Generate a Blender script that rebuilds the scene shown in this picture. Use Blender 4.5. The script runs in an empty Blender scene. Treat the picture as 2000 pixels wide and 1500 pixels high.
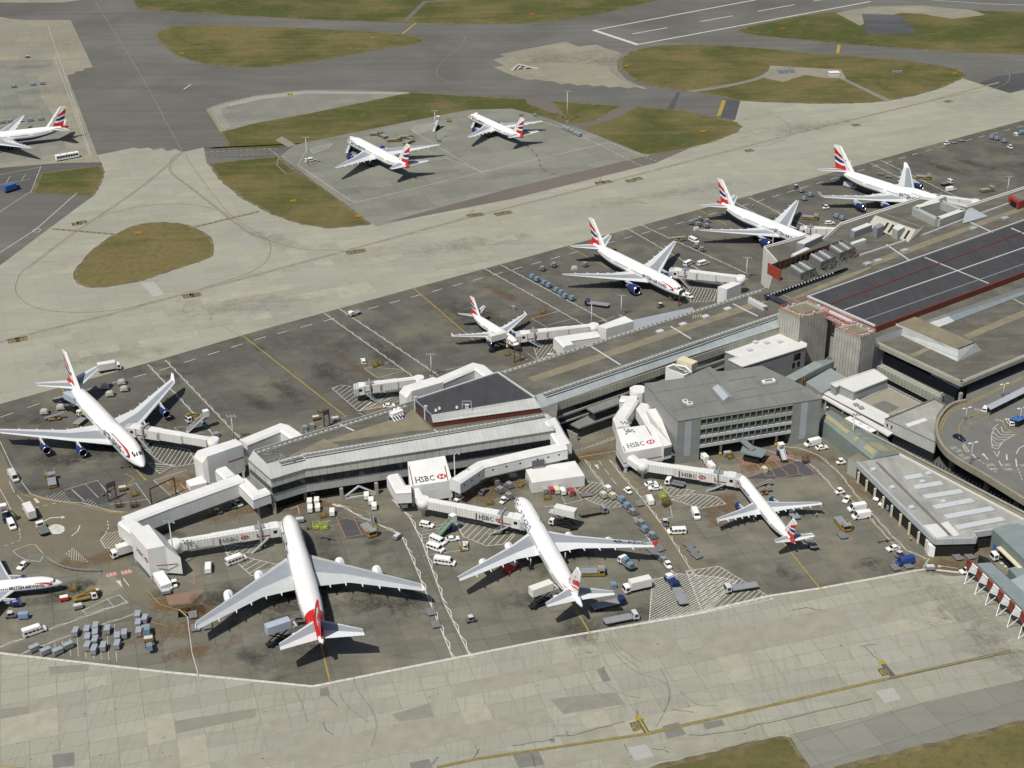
import bpy, bmesh, math, random
from mathutils import Vector, Matrix
from mathutils.geometry import tessellate_polygon
random.seed(7)
scene = bpy.context.scene
COL = scene.collection
rad = math.radians
# ---------------------------------------------------------------- camera, world, sun, exposure
CF, CH, CP, CR = 2881.55, 246.167, rad(27.43051), rad(0.753117)   # focal length in photo pixels, height, pitch, roll
cam_data = bpy.data.cameras.new('camera'); cam = bpy.data.objects.new('camera', cam_data); COL.objects.link(cam)
cam_data.sensor_width = 36.0; cam_data.lens = CF/2000*36.0; cam_data.clip_start = 1.0; cam_data.clip_end = 20000
cam.matrix_world = Matrix.Translation((0, 0, CH)) @ (Matrix.Rotation(rad(90)-CP, 4, 'X') @ Matrix.Rotation(-CR, 4, 'Z'))
scene.camera = cam
SUN_EL, SUN_AZ = rad(59.5), rad(-143)          # azimuth clockwise from +y (the viewing direction)
world = bpy.data.worlds.new('World'); scene.world = world; world.use_nodes = True
wn = world.node_tree.nodes; wl = world.node_tree.links
sky = wn.new('ShaderNodeTexSky'); sky.sky_type = 'NISHITA'; sky.sun_disc = False
sky.sun_elevation = SUN_EL; sky.sun_rotation = SUN_AZ; sky.dust_density = 2.0; sky.altitude = 100
bg = wn['Background']; bg.inputs['Strength'].default_value = 0.075
wl.new(sky.outputs['Color'], bg.inputs['Color'])
sun_data = bpy.data.lights.new('sun', 'SUN'); sun_data.energy = 4.6; sun_data.angle = rad(0.5); sun_data.color = (1.0, 0.955, 0.86)
sun = bpy.data.objects.new('sun', sun_data); COL.objects.link(sun)
sdir = Vector((math.sin(SUN_AZ)*math.cos(SUN_EL), math.cos(SUN_AZ)*math.cos(SUN_EL), math.sin(SUN_EL)))
sun.rotation_euler = sdir.to_track_quat('Z', 'Y').to_euler(); sun.location = (0, 300, 400)
scene.view_settings.view_transform = 'Standard'; scene.view_settings.look = 'None'
scene.view_settings.exposure = -0.12; scene.view_settings.gamma = 1.0

# ---------------------------------------------------------------- where a point of the photo lies at height z
def G(u, v, z=0.0):
    a = u-1000; b = 750-v; c, s = math.cos(CR), math.sin(CR)
    a, b = (c*a+s*b)/CF, (-s*a+c*b)/CF
    dy = math.cos(CP)+b*math.sin(CP); dz = -math.sin(CP)+b*math.cos(CP); t = (z-CH)/dz
    return Vector((a*t, dy*t, z))
def GL(pts, z=0.0): return [G(p[0], p[1], z) for p in pts]
def PJ(p):
    Z = p[2]-CH; zc = p[1]*math.cos(CP)-Z*math.sin(CP); yc = p[1]*math.sin(CP)+Z*math.cos(CP)
    u = CF*p[0]/zc; v = CF*yc/zc; c, s = math.cos(CR), math.sin(CR)
    return 1000+c*u-s*v, 750-(s*u+c*v)
def at_z(p, z): return Vector((p[0], p[1], z))
def heading(a, b):
    d = G(*b)-G(*a); return math.atan2(d.y, d.x)

# ---------------------------------------------------------------- materials
MATS = {}
def nodes_of(name, rough=0.7, metal=0.0, spec=0.3):
    m = bpy.data.materials.new(name); m.use_nodes = True; nt = m.node_tree
    b = nt.nodes['Principled BSDF']; b.inputs['Roughness'].default_value = rough; b.inputs['Metallic'].default_value = metal
    b.inputs['Specular IOR Level'].default_value = spec
    return m, nt, b
def mixc(nt, fac, a, b, mode='MIX'):
    n = nt.nodes.new('ShaderNodeMix'); n.data_type = 'RGBA'; n.blend_type = mode; n.clamp_factor = True
    for k, x in ((0, fac), (6, a), (7, b)):
        if hasattr(x, 'is_output'): nt.links.new(x, n.inputs[k])
        else: n.inputs[k].default_value = x if k == 0 else (x[0], x[1], x[2], 1)
    return n.outputs[2]
def math_n(nt, op, a, b=None, c=None):
    n = nt.nodes.new('ShaderNodeMath'); n.operation = op
    for i, x in enumerate((a, b, c)):
        if x is None: continue
        if hasattr(x, 'is_output'): nt.links.new(x, n.inputs[i])
        else: n.inputs[i].default_value = x
    return n.outputs[0]
def ramp(nt, fac, lo, hi):
    n = nt.nodes.new('ShaderNodeMapRange'); n.inputs[1].default_value = lo; n.inputs[2].default_value = hi
    nt.links.new(fac, n.inputs[0]); return n.outputs[0]
def pos(nt, rot=0.0, scale=(1, 1, 1), local=False):
    if local:
        t = nt.nodes.new('ShaderNodeTexCoord').outputs['Object']
    else:
        t = nt.nodes.new('ShaderNodeNewGeometry').outputs['Position']
    mp = nt.nodes.new('ShaderNodeMapping'); mp.inputs['Rotation'].default_value = (0, 0, rot); mp.inputs['Scale'].default_value = scale
    nt.links.new(t, mp.inputs[0]); return mp.outputs[0]
def noise(nt, vec, scale, detail=4, rough=0.55, dist=0.0):
    n = nt.nodes.new('ShaderNodeTexNoise'); n.inputs['Scale'].default_value = scale; n.inputs['Detail'].default_value = detail
    n.inputs['Roughness'].default_value = rough; n.inputs['Distortion'].default_value = dist
    nt.links.new(vec, n.inputs['Vector']); return n.outputs[0]
def mat(name, col, rough=0.6, var=0.12, scale=0.6, seams=(), metal=0.0, spec=0.3, local=False, streak=None):
    """plain surface with soft soiling and optional seams: (dx,dy,dz, period, width, strength)"""
    if name in MATS: return MATS[name]
    m, nt, b = nodes_of(name, rough, metal, spec)
    p = pos(nt, local=local)
    n1 = noise(nt, p, scale, 5); n2 = noise(nt, p, scale*7, 3)
    f = math_n(nt, 'ADD', math_n(nt, 'MULTIPLY', n1, 0.7), math_n(nt, 'MULTIPLY', n2, 0.3))
    dark = [c*(1-var*1.6) for c in col]; light = [min(1, c*(1+var)) for c in col]
    c = mixc(nt, ramp(nt, f, 0.32, 0.68), dark, light)
    if streak:
        st = noise(nt, pos(nt, streak[0], (streak[1], streak[2], 0.02)), 1.0, 3)
        c = mixc(nt, math_n(nt, 'MULTIPLY', ramp(nt, st, 0.45, 0.7), streak[3]), c, [x*0.55 for x in col])
    for (dx, dy, dz, per, w, k) in seams:
        d = nt.nodes.new('ShaderNodeVectorMath'); d.operation = 'DOT_PRODUCT'; d.inputs[1].default_value = (dx/per, dy/per, dz/per)
        nt.links.new(p, d.inputs[0])
        fr = math_n(nt, 'FRACT', d.outputs['Value'])
        s = math_n(nt, 'LESS_THAN', fr, w/per)
        fl = nt.nodes.new('ShaderNodeTexWhiteNoise'); fl.noise_dimensions = '1D'
        nt.links.new(math_n(nt, 'FLOOR', d.outputs['Value']), fl.inputs['W'])
        c = mixc(nt, math_n(nt, 'MULTIPLY', fl.outputs['Value'], 0.16), c, [x*0.6 for x in col])
        c = mixc(nt, math_n(nt, 'MULTIPLY', s, k), c, [x*0.3 for x in col])
    nt.links.new(c, b.inputs['Base Color'])
    MATS[name] = m; return m
def slab_mat(name, c1, c2, joint, ang, sx, sy, stain=(0.1, 0.1, 0.09), stain_amt=0.35, tint=None, tint_amt=0.0, jw=0.02, big=0.02, rows=0.5, lo=0.5, tlo=0.5, groove=0.0):
    """cast slabs laid along an angle, each its own shade, with joints, stains and tinted areas"""
    m, nt, b = nodes_of(name, 0.85, 0, 0.2)
    p = pos(nt, -ang)
    br = nt.nodes.new('ShaderNodeTexBrick'); br.offset = 0.0; br.squash = 1.0
    br.inputs['Scale'].default_value = 1.0; br.inputs['Brick Width'].default_value = sx; br.inputs['Row Height'].default_value = sy
    br.inputs['Mortar Size'].default_value = jw; br.inputs['Mortar Smooth'].default_value = 0.3; br.inputs['Bias'].default_value = 0.0
    for k, c in (('Color1', c1), ('Color2', c2), ('Mortar', joint)): br.inputs[k].default_value = (*c, 1)
    nt.links.new(p, br.inputs['Vector'])
    b2 = nt.nodes.new('ShaderNodeTexBrick'); b2.offset = 0.37; b2.offset_frequency = 2
    b2.inputs['Scale'].default_value = 1.0; b2.inputs['Brick Width'].default_value = sx*6; b2.inputs['Row Height'].default_value = sy
    b2.inputs['Mortar Size'].default_value = 0.0
    b2.inputs['Color1'].default_value = (0.74, 0.75, 0.76, 1); b2.inputs['Color2'].default_value = (1, 1, 1, 1); b2.inputs['Mortar'].default_value = (1, 1, 1, 1)
    nt.links.new(p, b2.inputs['Vector'])
    c = mixc(nt, rows, br.outputs['Color'], b2.outputs['Color'], 'MULTIPLY')
    wp = pos(nt)
    n1 = noise(nt, wp, big, 6, 0.6, 0.4); n2 = noise(nt, wp, 0.25, 5, 0.65); n3 = noise(nt, wp, 2.5, 3)
    if tint: c = mixc(nt, math_n(nt, 'MULTIPLY', ramp(nt, noise(nt, wp, big*1.7, 5, 0.6), tlo, tlo+0.2), tint_amt), c, tint)
    sf = math_n(nt, 'MULTIPLY', ramp(nt, n1, lo, lo+0.25), ramp(nt, n2, 0.25, 0.65))
    c = mixc(nt, math_n(nt, 'MULTIPLY', sf, stain_amt), c, stain)
    st = noise(nt, pos(nt, -ang, (0.012, 0.35, 1)), 1.0, 4)
    c = mixc(nt, math_n(nt, 'MULTIPLY', ramp(nt, st, 0.5, 0.75), 0.22), c, stain)
    if groove:
        gn = noise(nt, pos(nt, -ang, (1.1, 0.06, 1)), 1.0, 2)
        c = mixc(nt, math_n(nt, 'MULTIPLY', ramp(nt, gn, 0.5, 0.7), groove), c, stain)
    c = mixc(nt, math_n(nt, 'MULTIPLY', ramp(nt, n3, 0.35, 0.75), 0.18), c, [min(1, x*1.35) for x in c1])
    nt.links.new(c, b.inputs['Base Color']); MATS[name] = m; return m
def asphalt_mat(name, col, ang, var=0.25, amt=0.4):
    m, nt, b = nodes_of(name, 0.9, 0, 0.15)
    wp = pos(nt)
    n1 = noise(nt, wp, 0.012, 5, 0.6, 0.6); n2 = noise(nt, wp, 1.3, 4, 0.7)
    c = mixc(nt, ramp(nt, n1, 0.35, 0.68), [x*(1-var) for x in col], [x*(1+var) for x in col])
    st = noise(nt, pos(nt, -ang, (0.006, 0.16, 1)), 1.0, 5, 0.6)
    c = mixc(nt, math_n(nt, 'MULTIPLY', ramp(nt, st, 0.42, 0.7), amt), c, [x*0.6 for x in col])
    c = mixc(nt, math_n(nt, 'MULTIPLY', ramp(nt, n2, 0.4, 0.7), 0.2), c, [min(1, x*1.5) for x in col])
    nt.links.new(c, b.inputs['Base Color']); MATS[name] = m; return m
def grass_mat(name, dry=0.5, ang=0.3):
    m, nt, b = nodes_of(name, 0.95, 0, 0.1)
    wp = pos(nt)
    n1 = noise(nt, wp, 0.02, 6, 0.62, 0.5); n2 = noise(nt, wp, 0.35, 6, 0.7); n3 = noise(nt, wp, 3.0, 3, 0.7)
    st = noise(nt, pos(nt, -ang, (0.02, 0.22, 1)), 1.0, 4)
    f = math_n(nt, 'ADD', math_n(nt, 'MULTIPLY', n1, 0.6), math_n(nt, 'ADD', math_n(nt, 'MULTIPLY', n2, 0.2), math_n(nt, 'MULTIPLY', st, 0.2)))
    c = mixc(nt, ramp(nt, f, 0.5-dry*0.2, 0.64-dry*0.2), (0.072, 0.086, 0.027), (0.175, 0.142, 0.063))
    c = mixc(nt, math_n(nt, 'MULTIPLY', ramp(nt, n2, 0.48, 0.68), 0.6), c, (0.06, 0.055, 0.022))
    n4 = noise(nt, wp, 0.11, 5, 0.7, 1.0)
    c = mixc(nt, math_n(nt, 'MULTIPLY', ramp(nt, n4, 0.52, 0.7), 0.45), c, (0.2, 0.155, 0.075))
    c = mixc(nt, math_n(nt, 'MULTIPLY', ramp(nt, n3, 0.4, 0.7), 0.5), c, (0.045, 0.052, 0.016))
    nt.links.new(c, b.inputs['Base Color']); MATS[name] = m; return m
WHITE = mat('white_paint', (0.78, 0.78, 0.76), 0.35, 0.03, 0.3, spec=0.5, local=True)
GREYP = mat('grey_paint', (0.25, 0.265, 0.28), 0.5, 0.08, 1.0, local=True)
LGREY = mat('light_grey_paint', (0.52, 0.54, 0.55), 0.45, 0.06, 1.0, local=True)
DGREY = mat('dark_grey_paint', (0.11, 0.115, 0.12), 0.6, 0.15, 1.5, local=True)
BLACK = mat('black_rubber', (0.015, 0.015, 0.016), 0.8, 0.1, 2.0, local=True)
GLASS = mat('dark_glass', (0.012, 0.015, 0.02), 0.12, 0.1, 0.5, spec=0.5, local=True)
BLUE = mat('dark_blue_paint', (0.012, 0.028, 0.13), 0.35, 0.06, 0.8, spec=0.5, local=True)
MBLUE = mat('mid_blue_paint', (0.05, 0.13, 0.36), 0.45, 0.1, 0.8, local=True)
LBLUE = mat('pale_blue_paint', (0.17, 0.26, 0.36), 0.5, 0.1, 0.8, local=True)
RED = mat('red_paint', (0.52, 0.03, 0.025), 0.4, 0.06, 0.5, spec=0.4, local=True)
ORANGE = mat('orange_paint', (0.6, 0.16, 0.05), 0.5, 0.08, 0.5, local=True)
GREEN = mat('green_paint', (0.12, 0.26, 0.12), 0.5, 0.08, 0.5, local=True)
YELLOW = mat('yellow_paint', (0.5, 0.31, 0.03), 0.5, 0.12, 0.8, local=True)
OCHRE = mat('worn_ochre_paint', (0.25, 0.17, 0.045), 0.6, 0.25, 1.5, local=True)
LIME = mat('lime_paint', (0.4, 0.5, 0.06), 0.5, 0.1, 0.8, local=True)
RUST = mat('rusty_steel', (0.1, 0.055, 0.035), 0.8, 0.3, 1.5, local=True)
STEEL = mat('galvanised_steel', (0.4, 0.42, 0.43), 0.4, 0.12, 1.0, metal=0.3, local=True)
CHROME = mat('polished_lip', (0.75, 0.75, 0.76), 0.25, 0.02, 1.0, metal=0.9, local=True)
CREAM = mat('cream_paint', (0.62, 0.58, 0.42), 0.5, 0.08, 0.8, local=True)
SKIN = mat('skin', (0.45, 0.28, 0.2), 0.6, 0.05, 5, local=True)
HIVIS = mat('hi_vis_yellow', (0.55, 0.6, 0.08), 0.7, 0.05, 5, local=True)
NAVY = mat('navy_cloth', (0.02, 0.025, 0.05), 0.9, 0.1, 5, local=True)
HAIR = mat('dark_hair', (0.03, 0.02, 0.015), 0.7, 0.1, 5, local=True)

# ---------------------------------------------------------------- mesh builder
class MB:
    def __init__(self): self.v = []; self.f = []; self.m = []; self.sm = []
    def add(self, vs, fs, mi=0, smooth=False):
        o = len(self.v); self.v += [tuple(x) for x in vs]
        for f in fs: self.f.append([i+o for i in f]); self.m.append(mi); self.sm.append(smooth)
        return self
    def quad(self, a, b, c, d, mi=0): return self.add([a, b, c, d], [(0, 1, 2, 3)], mi)
    def poly(self, pts, mi=0): return self.add(pts, [tuple(range(len(pts)))], mi)
    def box(self, c, s, mi=0, rz=0.0, taper=(1, 1), rx=0.0, ry=0.0):
        hx, hy, hz = s[0]/2, s[1]/2, s[2]/2
        vs = []
        for z, tx, ty in ((-hz, 1, 1), (hz, taper[0], taper[1])):
            for x, y in ((-hx, -hy), (hx, -hy), (hx, hy), (-hx, hy)): vs.append(Vector((x*tx, y*ty, z)))
        M = Matrix.Translation(c) @ Matrix.Rotation(rz, 4, 'Z') @ Matrix.Rotation(ry, 4, 'Y') @ Matrix.Rotation(rx, 4, 'X')
        return self.add([M @ v for v in vs], [(3, 2, 1, 0), (4, 5, 6, 7), (0, 1, 5, 4), (1, 2, 6, 5), (2, 3, 7, 6), (3, 0, 4, 7)], mi)
    def beam(self, a, b, w, h, mi=0):
        a = Vector(a); b = Vector(b); d = (b-a); L = d.length
        if L < 1e-6: return self
        d.normalize(); up = Vector((0, 0, 1))
        if abs(d.z) > 0.98: up = Vector((0, 1, 0))
        s = d.cross(up).normalized(); u = s.cross(d).normalized()
        vs = []
        for p in (a, b):
            for i, j in ((-1, -1), (1, -1), (1, 1), (-1, 1)): vs.append(p+s*(i*w/2)+u*(j*h/2))
        return self.add(vs, [(3, 2, 1, 0), (4, 5, 6, 7), (0, 1, 5, 4), (1, 2, 6, 5), (2, 3, 7, 6), (3, 0, 4, 7)], mi)
    def tube(self, a, b, r, r2=None, n=10, mi=0, smooth=True):
        a = Vector(a); b = Vector(b); r2 = r if r2 is None else r2; d = (b-a).normalized()
        up = Vector((0, 0, 1)) if abs(d.z) < 0.95 else Vector((1, 0, 0))
        s = d.cross(up).normalized(); u = s.cross(d)
        vs = []
        for p, q in ((a, r), (b, r2)):
            for i in range(n):
                t = 2*math.pi*i/n; vs.append(p+s*(math.cos(t)*q)+u*(math.sin(t)*q))
        self.add(vs, [(i, (i+1) % n, n+(i+1) % n, n+i) for i in range(n)], mi, smooth)
        o = len(self.v)-2*n
        self.f.append([o+i for i in range(n)][::-1]); self.m.append(mi); self.sm.append(False)
        self.f.append([o+n+i for i in range(n)]); self.m.append(mi); self.sm.append(False)
        return self
    def path(self, pts, r, n=6, mi=0):
        for a, b in zip(pts, pts[1:]): self.tube(a, b, r, r, n, mi)
        return self
    def prism(self, pts, z0, z1, mi=0, mtop=None, mside=None):
        """vertical prism; z1 may be a list with one top height per point"""
        n = len(pts); zt = z1 if isinstance(z1, (list, tuple)) else [z1]*n
        ar = sum(pts[i][0]*pts[(i+1) % n][1]-pts[(i+1) % n][0]*pts[i][1] for i in range(n))
        if ar < 0: pts = list(pts)[::-1]; zt = list(zt)[::-1]
        vs = [(p[0], p[1], z0) for p in pts]+[(p[0], p[1], z) for p, z in zip(pts, zt)]
        self.add(vs, [tuple(range(n))[::-1]], mi if mside is None else mside)
        o = len(self.v)-2*n
        self.f.append([o+n+i for i in range(n)]); self.m.append(mi if mtop is None else mtop); self.sm.append(False)
        for i in range(n):
            j = (i+1) % n; self.f.append([o+i, o+j, o+n+j, o+n+i]); self.m.append(mi if mside is None else mside); self.sm.append(False)
        return self
    def slabpoly(self, top, off, mi=0):
        """polygon in any plane given thickness along vector off"""
        n = len(top); off = Vector(off); vs = [Vector(p) for p in top]+[Vector(p)+off for p in top]
        self.add(vs, [tuple(range(n)), tuple(range(n, 2*n))[::-1]]+[(i, i+n, (i+1) % n+n, (i+1) % n) for i in range(n)], mi)
        return self
    def loft(self, rings, mi=0, smooth=True, cap=(True, True), closed=True, mfun=None):
        n = len(rings[0]); o = len(self.v)
        for r in rings: self.v += [tuple(p) for p in r]
        for k in range(len(rings)-1):
            for i in range(n if closed else n-1):
                j = (i+1) % n
                self.f.append([o+k*n+i, o+k*n+j, o+(k+1)*n+j, o+(k+1)*n+i]); self.m.append(mfun(k, i) if mfun else mi); self.sm.append(smooth)
        if cap[0]: self.f.append([o+i for i in range(n)][::-1]); self.m.append(mi); self.sm.append(False)
        if cap[1]: self.f.append([o+(len(rings)-1)*n+i for i in range(n)]); self.m.append(mi); self.sm.append(False)
        return self
    def profile(self, prof, hw0, hw1=None, mi=0, zref=None):
        """side outline (x,z) extruded across y; half width eases from hw0 at the bottom to hw1 at the top"""
        hw1 = hw0 if hw1 is None else hw1; zs = [p[1] for p in prof]; za, zb = min(zs), max(zs)
        def hw(z):
            t = (z-za)/(zb-za+1e-9); zr = 0.45
            return hw0 if t < zr else hw0+(hw1-hw0)*(t-zr)/(1-zr)
        n = len(prof)
        vs = [(x, -hw(z), z) for x, z in prof]+[(x, hw(z), z) for x, z in prof]
        return self.add(vs, [tuple(range(n))[::-1], tuple(range(n, 2*n))]+[(i, (i+1) % n, (i+1) % n+n, i+n) for i in range(n)], mi)
    def build(self, name, mats, parent=None, origin=None, bevel=0.0):
        if not isinstance(mats, (list, tuple)): mats = [mats]
        me = bpy.data.meshes.new(name)
        top = parent
        while top is not None and top.parent is not None: top = top.parent
        o = Vector(origin) if origin is not None else (top.location.copy() if top is not None and top.get('world_built') else Vector((0, 0, 0)))
        me.from_pydata([(Vector(v)-o)[:] for v in self.v], [], self.f)
        for m in mats: me.materials.append(m)
        for p, mi, s in zip(me.polygons, self.m, self.sm): p.material_index = mi; p.use_smooth = s
        bm = bmesh.new(); bm.from_mesh(me); bmesh.ops.recalc_face_normals(bm, faces=bm.faces)
        if bevel:
            es = [e for e in bm.edges if len(e.link_faces) == 2 and e.calc_face_angle(0) > 0.6]
            bmesh.ops.bevel(bm, geom=es, offset=bevel, segments=1, affect='EDGES', clamp_overlap=True)
        bm.to_mesh(me); bm.free()
        ob = bpy.data.objects.new(name, me); COL.objects.link(ob)
        if parent is not None: ob.parent = parent
        else: ob.location = o
        return ob
def thing(name, label, cat, loc=(0, 0, 0), rz=0.0, group=None, world_built=False):
    o = bpy.data.objects.new(name, None); COL.objects.link(o); o.empty_display_size = 0.5
    o.location = loc; o.rotation_euler = (0, 0, rz); o['label'] = label; o['category'] = cat
    if group: o['group'] = group
    if world_built: o['world_built'] = 1
    return o
def tag(o, label, cat, group=None):
    o['label'] = label; o['category'] = cat
    if group: o['group'] = group
    return o
def kids(o): return [c for c in o.children]
def dup(root, loc, rz, label, group=None, scale=None):
    r = root.copy(); COL.objects.link(r); r.location = loc; r.rotation_euler = (0, 0, rz); r['label'] = label
    if group: r['group'] = group
    if scale: r.scale = scale
    for ch in CH_OF(root):
        c = ch.copy(); COL.objects.link(c); c.parent = r
        for g in CH_OF(ch):
            d = g.copy(); COL.objects.link(d); d.parent = c
    return r
_children = {}
def CH_OF(o):
    k = o.name
    if k not in _children: _children[k] = [c for c in bpy.data.objects if c.parent == o]
    return _children[k]
def structure(o): o['kind'] = 'structure'; return o
def smooth_line(pts, n=8, closed=False):
    """Catmull-Rom through pixel points"""
    out = []; N = len(pts)
    rng = range(N if closed else N-1)
    for i in rng:
        if closed: p0, p1, p2, p3 = [pts[(i+k-1) % N] for k in range(4)]
        else: p0, p1, p2, p3 = pts[max(i-1, 0)], pts[i], pts[i+1], pts[min(i+2, N-1)]
        for k in range(n):
            t = k/n
            out.append(tuple(0.5*((2*p1[j])+(-p0[j]+p2[j])*t+(2*p0[j]-5*p1[j]+4*p2[j]-p3[j])*t*t+(-p0[j]+3*p1[j]-3*p2[j]+p3[j])*t**3) for j in range(2)))
    if not closed: out.append(tuple(pts[-1]))
    return out
def text_polys(s, size=1.0, bold=False):
    """flat letter mesh: (verts2d, faces)"""
    cu = bpy.data.curves.new('txt', 'FONT'); cu.body = s; cu.size = size; cu.resolution_u = 2
    if bold: cu.offset = 0.02*size
    ob = bpy.data.objects.new('txt', cu); COL.objects.link(ob)
    dg = bpy.context.evaluated_depsgraph_get(); me = ob.evaluated_get(dg).to_mesh()
    vs = [(v.co.x, v.co.y) for v in me.vertices]; fs = [tuple(p.vertices) for p in me.polygons]
    ob.evaluated_get(dg).to_mesh_clear(); bpy.data.objects.remove(ob); bpy.data.curves.remove(cu)
    return vs, fs
# ================================================================ the ground, laid as sheets
A_UP = rad(22.2); A_LO = rad(16.5); A_PIER = rad(33.7)
grass_mat('meadow', 0.42, 0.25); grass_mat('dry_meadow', 0.75, 0.4); grass_mat('green_meadow', 0.2, 0.2)
asphalt_mat('taxi_asphalt', (0.13, 0.127, 0.116), rad(10), 0.22, 0.42)
asphalt_mat('road_asphalt', (0.095, 0.095, 0.088), A_UP, 0.12, 0.25)
asphalt_mat('warm_asphalt', (0.135, 0.122, 0.108), A_UP, 0.1, 0.15)
asphalt_mat('dark_patch', (0.085, 0.087, 0.092), A_UP, 0.25, 0.4)
slab_mat('taxi_concrete', (0.305, 0.302, 0.24), (0.333, 0.329, 0.263), (0.235, 0.228, 0.182), A_UP, 7.6, 6.1, (0.13, 0.127, 0.105), 0.36, (0.262, 0.266, 0.243), 0.6, 0.07, 0.018, 0.4, 0.45, 0.45)
slab_mat('lower_concrete', (0.3, 0.297, 0.238), (0.35, 0.346, 0.278), (0.185, 0.18, 0.145), A_LO, 7.0, 5.4, (0.14, 0.138, 0.115), 0.35, (0.262, 0.268, 0.245), 0.55, 0.085, 0.02, 0.5, 0.48, 0.45, 0.26)
slab_mat('tan_concrete', (0.262, 0.242, 0.178), (0.29, 0.27, 0.2), (0.17, 0.158, 0.12), rad(12), 9, 7, (0.12, 0.117, 0.1), 0.6, (0.215, 0.212, 0.185), 0.8, 0.1, 0.02, 0.3, 0.42, 0.42)
slab_mat('remote_concrete', (0.19, 0.193, 0.163), (0.228, 0.23, 0.194), (0.13, 0.13, 0.11), A_UP, 9.0, 9.0, (0.1, 0.1, 0.088), 0.45, (0.235, 0.235, 0.2), 0.6, 0.09, 0.02, 0.5, 0.45)
slab_mat('north_apron', (0.1, 0.098, 0.083), (0.125, 0.122, 0.104), (0.066, 0.064, 0.056), A_PIER, 7.5, 7.5, (0.038, 0.037, 0.034), 0.85, (0.185, 0.17, 0.125), 0.85, 0.06, 0.03, 0.22, 0.44, 0.5)
slab_mat('south_apron', (0.142, 0.137, 0.11), (0.176, 0.17, 0.14), (0.075, 0.073, 0.06), A_LO, 7.0, 5.4, (0.05, 0.048, 0.042), 0.75, (0.235, 0.222, 0.168), 0.85, 0.07, 0.026, 0.4, 0.42, 0.48)
slab_mat('rusty_apron', (0.17, 0.13, 0.085), (0.185, 0.145, 0.1), (0.13, 0.1, 0.07), A_LO, 7.0, 5.4, (0.1, 0.085, 0.06), 0.55, (0.2, 0.185, 0.15), 0.8, 0.012, 0.06, 0.3, 0.45, 0.45)
slab_mat('road_concrete', (0.148, 0.136, 0.1), (0.165, 0.152, 0.113), (0.11, 0.1, 0.08), A_LO, 9, 9, (0.09, 0.085, 0.07), 0.5, (0.22, 0.165, 0.09), 0.55, 0.006, 0.03, 0.3, 0.42, 0.48)
mat('pale_slab', (0.35, 0.35, 0.33), 0.85, 0.06, 0.4); mat('grey_slab', (0.175, 0.175, 0.158), 0.85, 0.1, 0.4); mat('dim_slab', (0.225, 0.22, 0.18), 0.85, 0.08, 0.4)
mat('olive_slab', (0.282, 0.275, 0.22), 0.85, 0.1, 0.25); mat('sand_slab', (0.335, 0.323, 0.257), 0.85, 0.1, 0.25)
mat('worn_verge', (0.155, 0.125, 0.07), 0.95, 0.35, 0.25); mat('oil_stain', (0.06, 0.058, 0.052), 0.7, 0.3, 0.5); mat('brown_soil', (0.17, 0.13, 0.075), 0.95, 0.2, 0.3)
def ragged(P, amp, step, seed, grow=0.0):
    rnd = random.Random(seed); out = []; ar = sum(a.x*b.y-b.x*a.y for a, b in zip(P, P[1:]+P[:1])); s = 1 if ar > 0 else -1
    for a, b in zip(P, P[1:]+P[:1]):
        d = b-a; L = d.length; k = max(1, min(150, int(L/step))); n = Vector((d.y, -d.x, 0)).normalized()*s if L > 1e-6 else Vector()
        for i in range(k): out.append(a+d*(i/k)+n*(grow+rnd.uniform(-amp, amp)))
    return out
def sheet(name, px, z, m, smooth=0, closed=True):
    if smooth: px = smooth_line(px, smooth, True)
    P = GL(px, z)
    if name[:5] == 'grass' and name != 'grass_edge_soil' and name != 'grass_path':
        rim = MB(); rim.poly([at_z(p, z-.004) for p in ragged(P, .4, 2.5, 5, .3)]); o = rim.build('worn_verge', MATS['worn_verge']); structure(o)
        if o.data.polygons[0].normal.z < 0: o.data.flip_normals()
        P = ragged(P, .4, 2.5, 8, -1.2)
    mb = MB(); mb.poly(P); o = mb.build(name, MATS[m])
    if o.data.polygons[0].normal.z < 0: o.data.flip_normals()
    return structure(o)
def sheets(name, items, m, z=None):
    mb = MB()
    for k, px in enumerate(items): mb.poly(GL(px, z+0.0009*k))
    o = mb.build(name, MATS[m]); 
    for p in o.data.polygons:
        if p.normal.z < 0: p.flip()
    return structure(o)
mb = MB(); mb.quad((-6000, -3000, 0), (6000, -3000, 0), (6000, 9000, 0), (-6000, 9000, 0)); structure(mb.build('ground', MATS['meadow']))
sheet('taxiway_asphalt', [(-900, -330), (2900, -330), (2900, 420), (-900, 560)], 0.02, 'taxi_asphalt')
sheet('taxiway', [(-1500, 1150), (-400, 700), (0, 518), (100, 443), (160, 398), (190, 360), (203, 330), (190, 303), (262, 288), (272, 291), (290, 288), (300, 293), (317, 289), (326, 295), (343, 291), (356, 297), (398, 288), (404, 320), (560, 330), (740, 440), (1240, 310), (1436, 234), (1446, 197), (1500, 199), (1600, 201), (1760, 190), (1880, 153), (1972, 182), (1990, 178), (2500, 60), (2900, 600), (2600, 900), (-900, 1240)], 0.04, 'taxi_concrete')
sheet('lower_taxiway', [(-900, 1180), (0, 1276), (610, 1341), (1500, 1162), (1810, 1112), (2500, 1120), (3200, 1900), (-1800, 1900)], 0.05, 'lower_concrete')
sheet('lower_verge_strip', [(1540, 1434), (2000, 1327), (2500, 1205), (2700, 1230), (2000, 1407), (1588, 1512)], 0.062, 'remote_concrete')
sheet('north_stands', [(-600, 980), (-300, 872), (0, 789), (316, 701), (500, 647), (1000, 510), (1500, 372), (1800, 288), (2000, 235), (2500, 95), (2900, 500), (2600, 1250), (1890, 1121), (1500, 1000), (800, 1000), (-500, 1150)], 0.055, 'north_apron')
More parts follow.
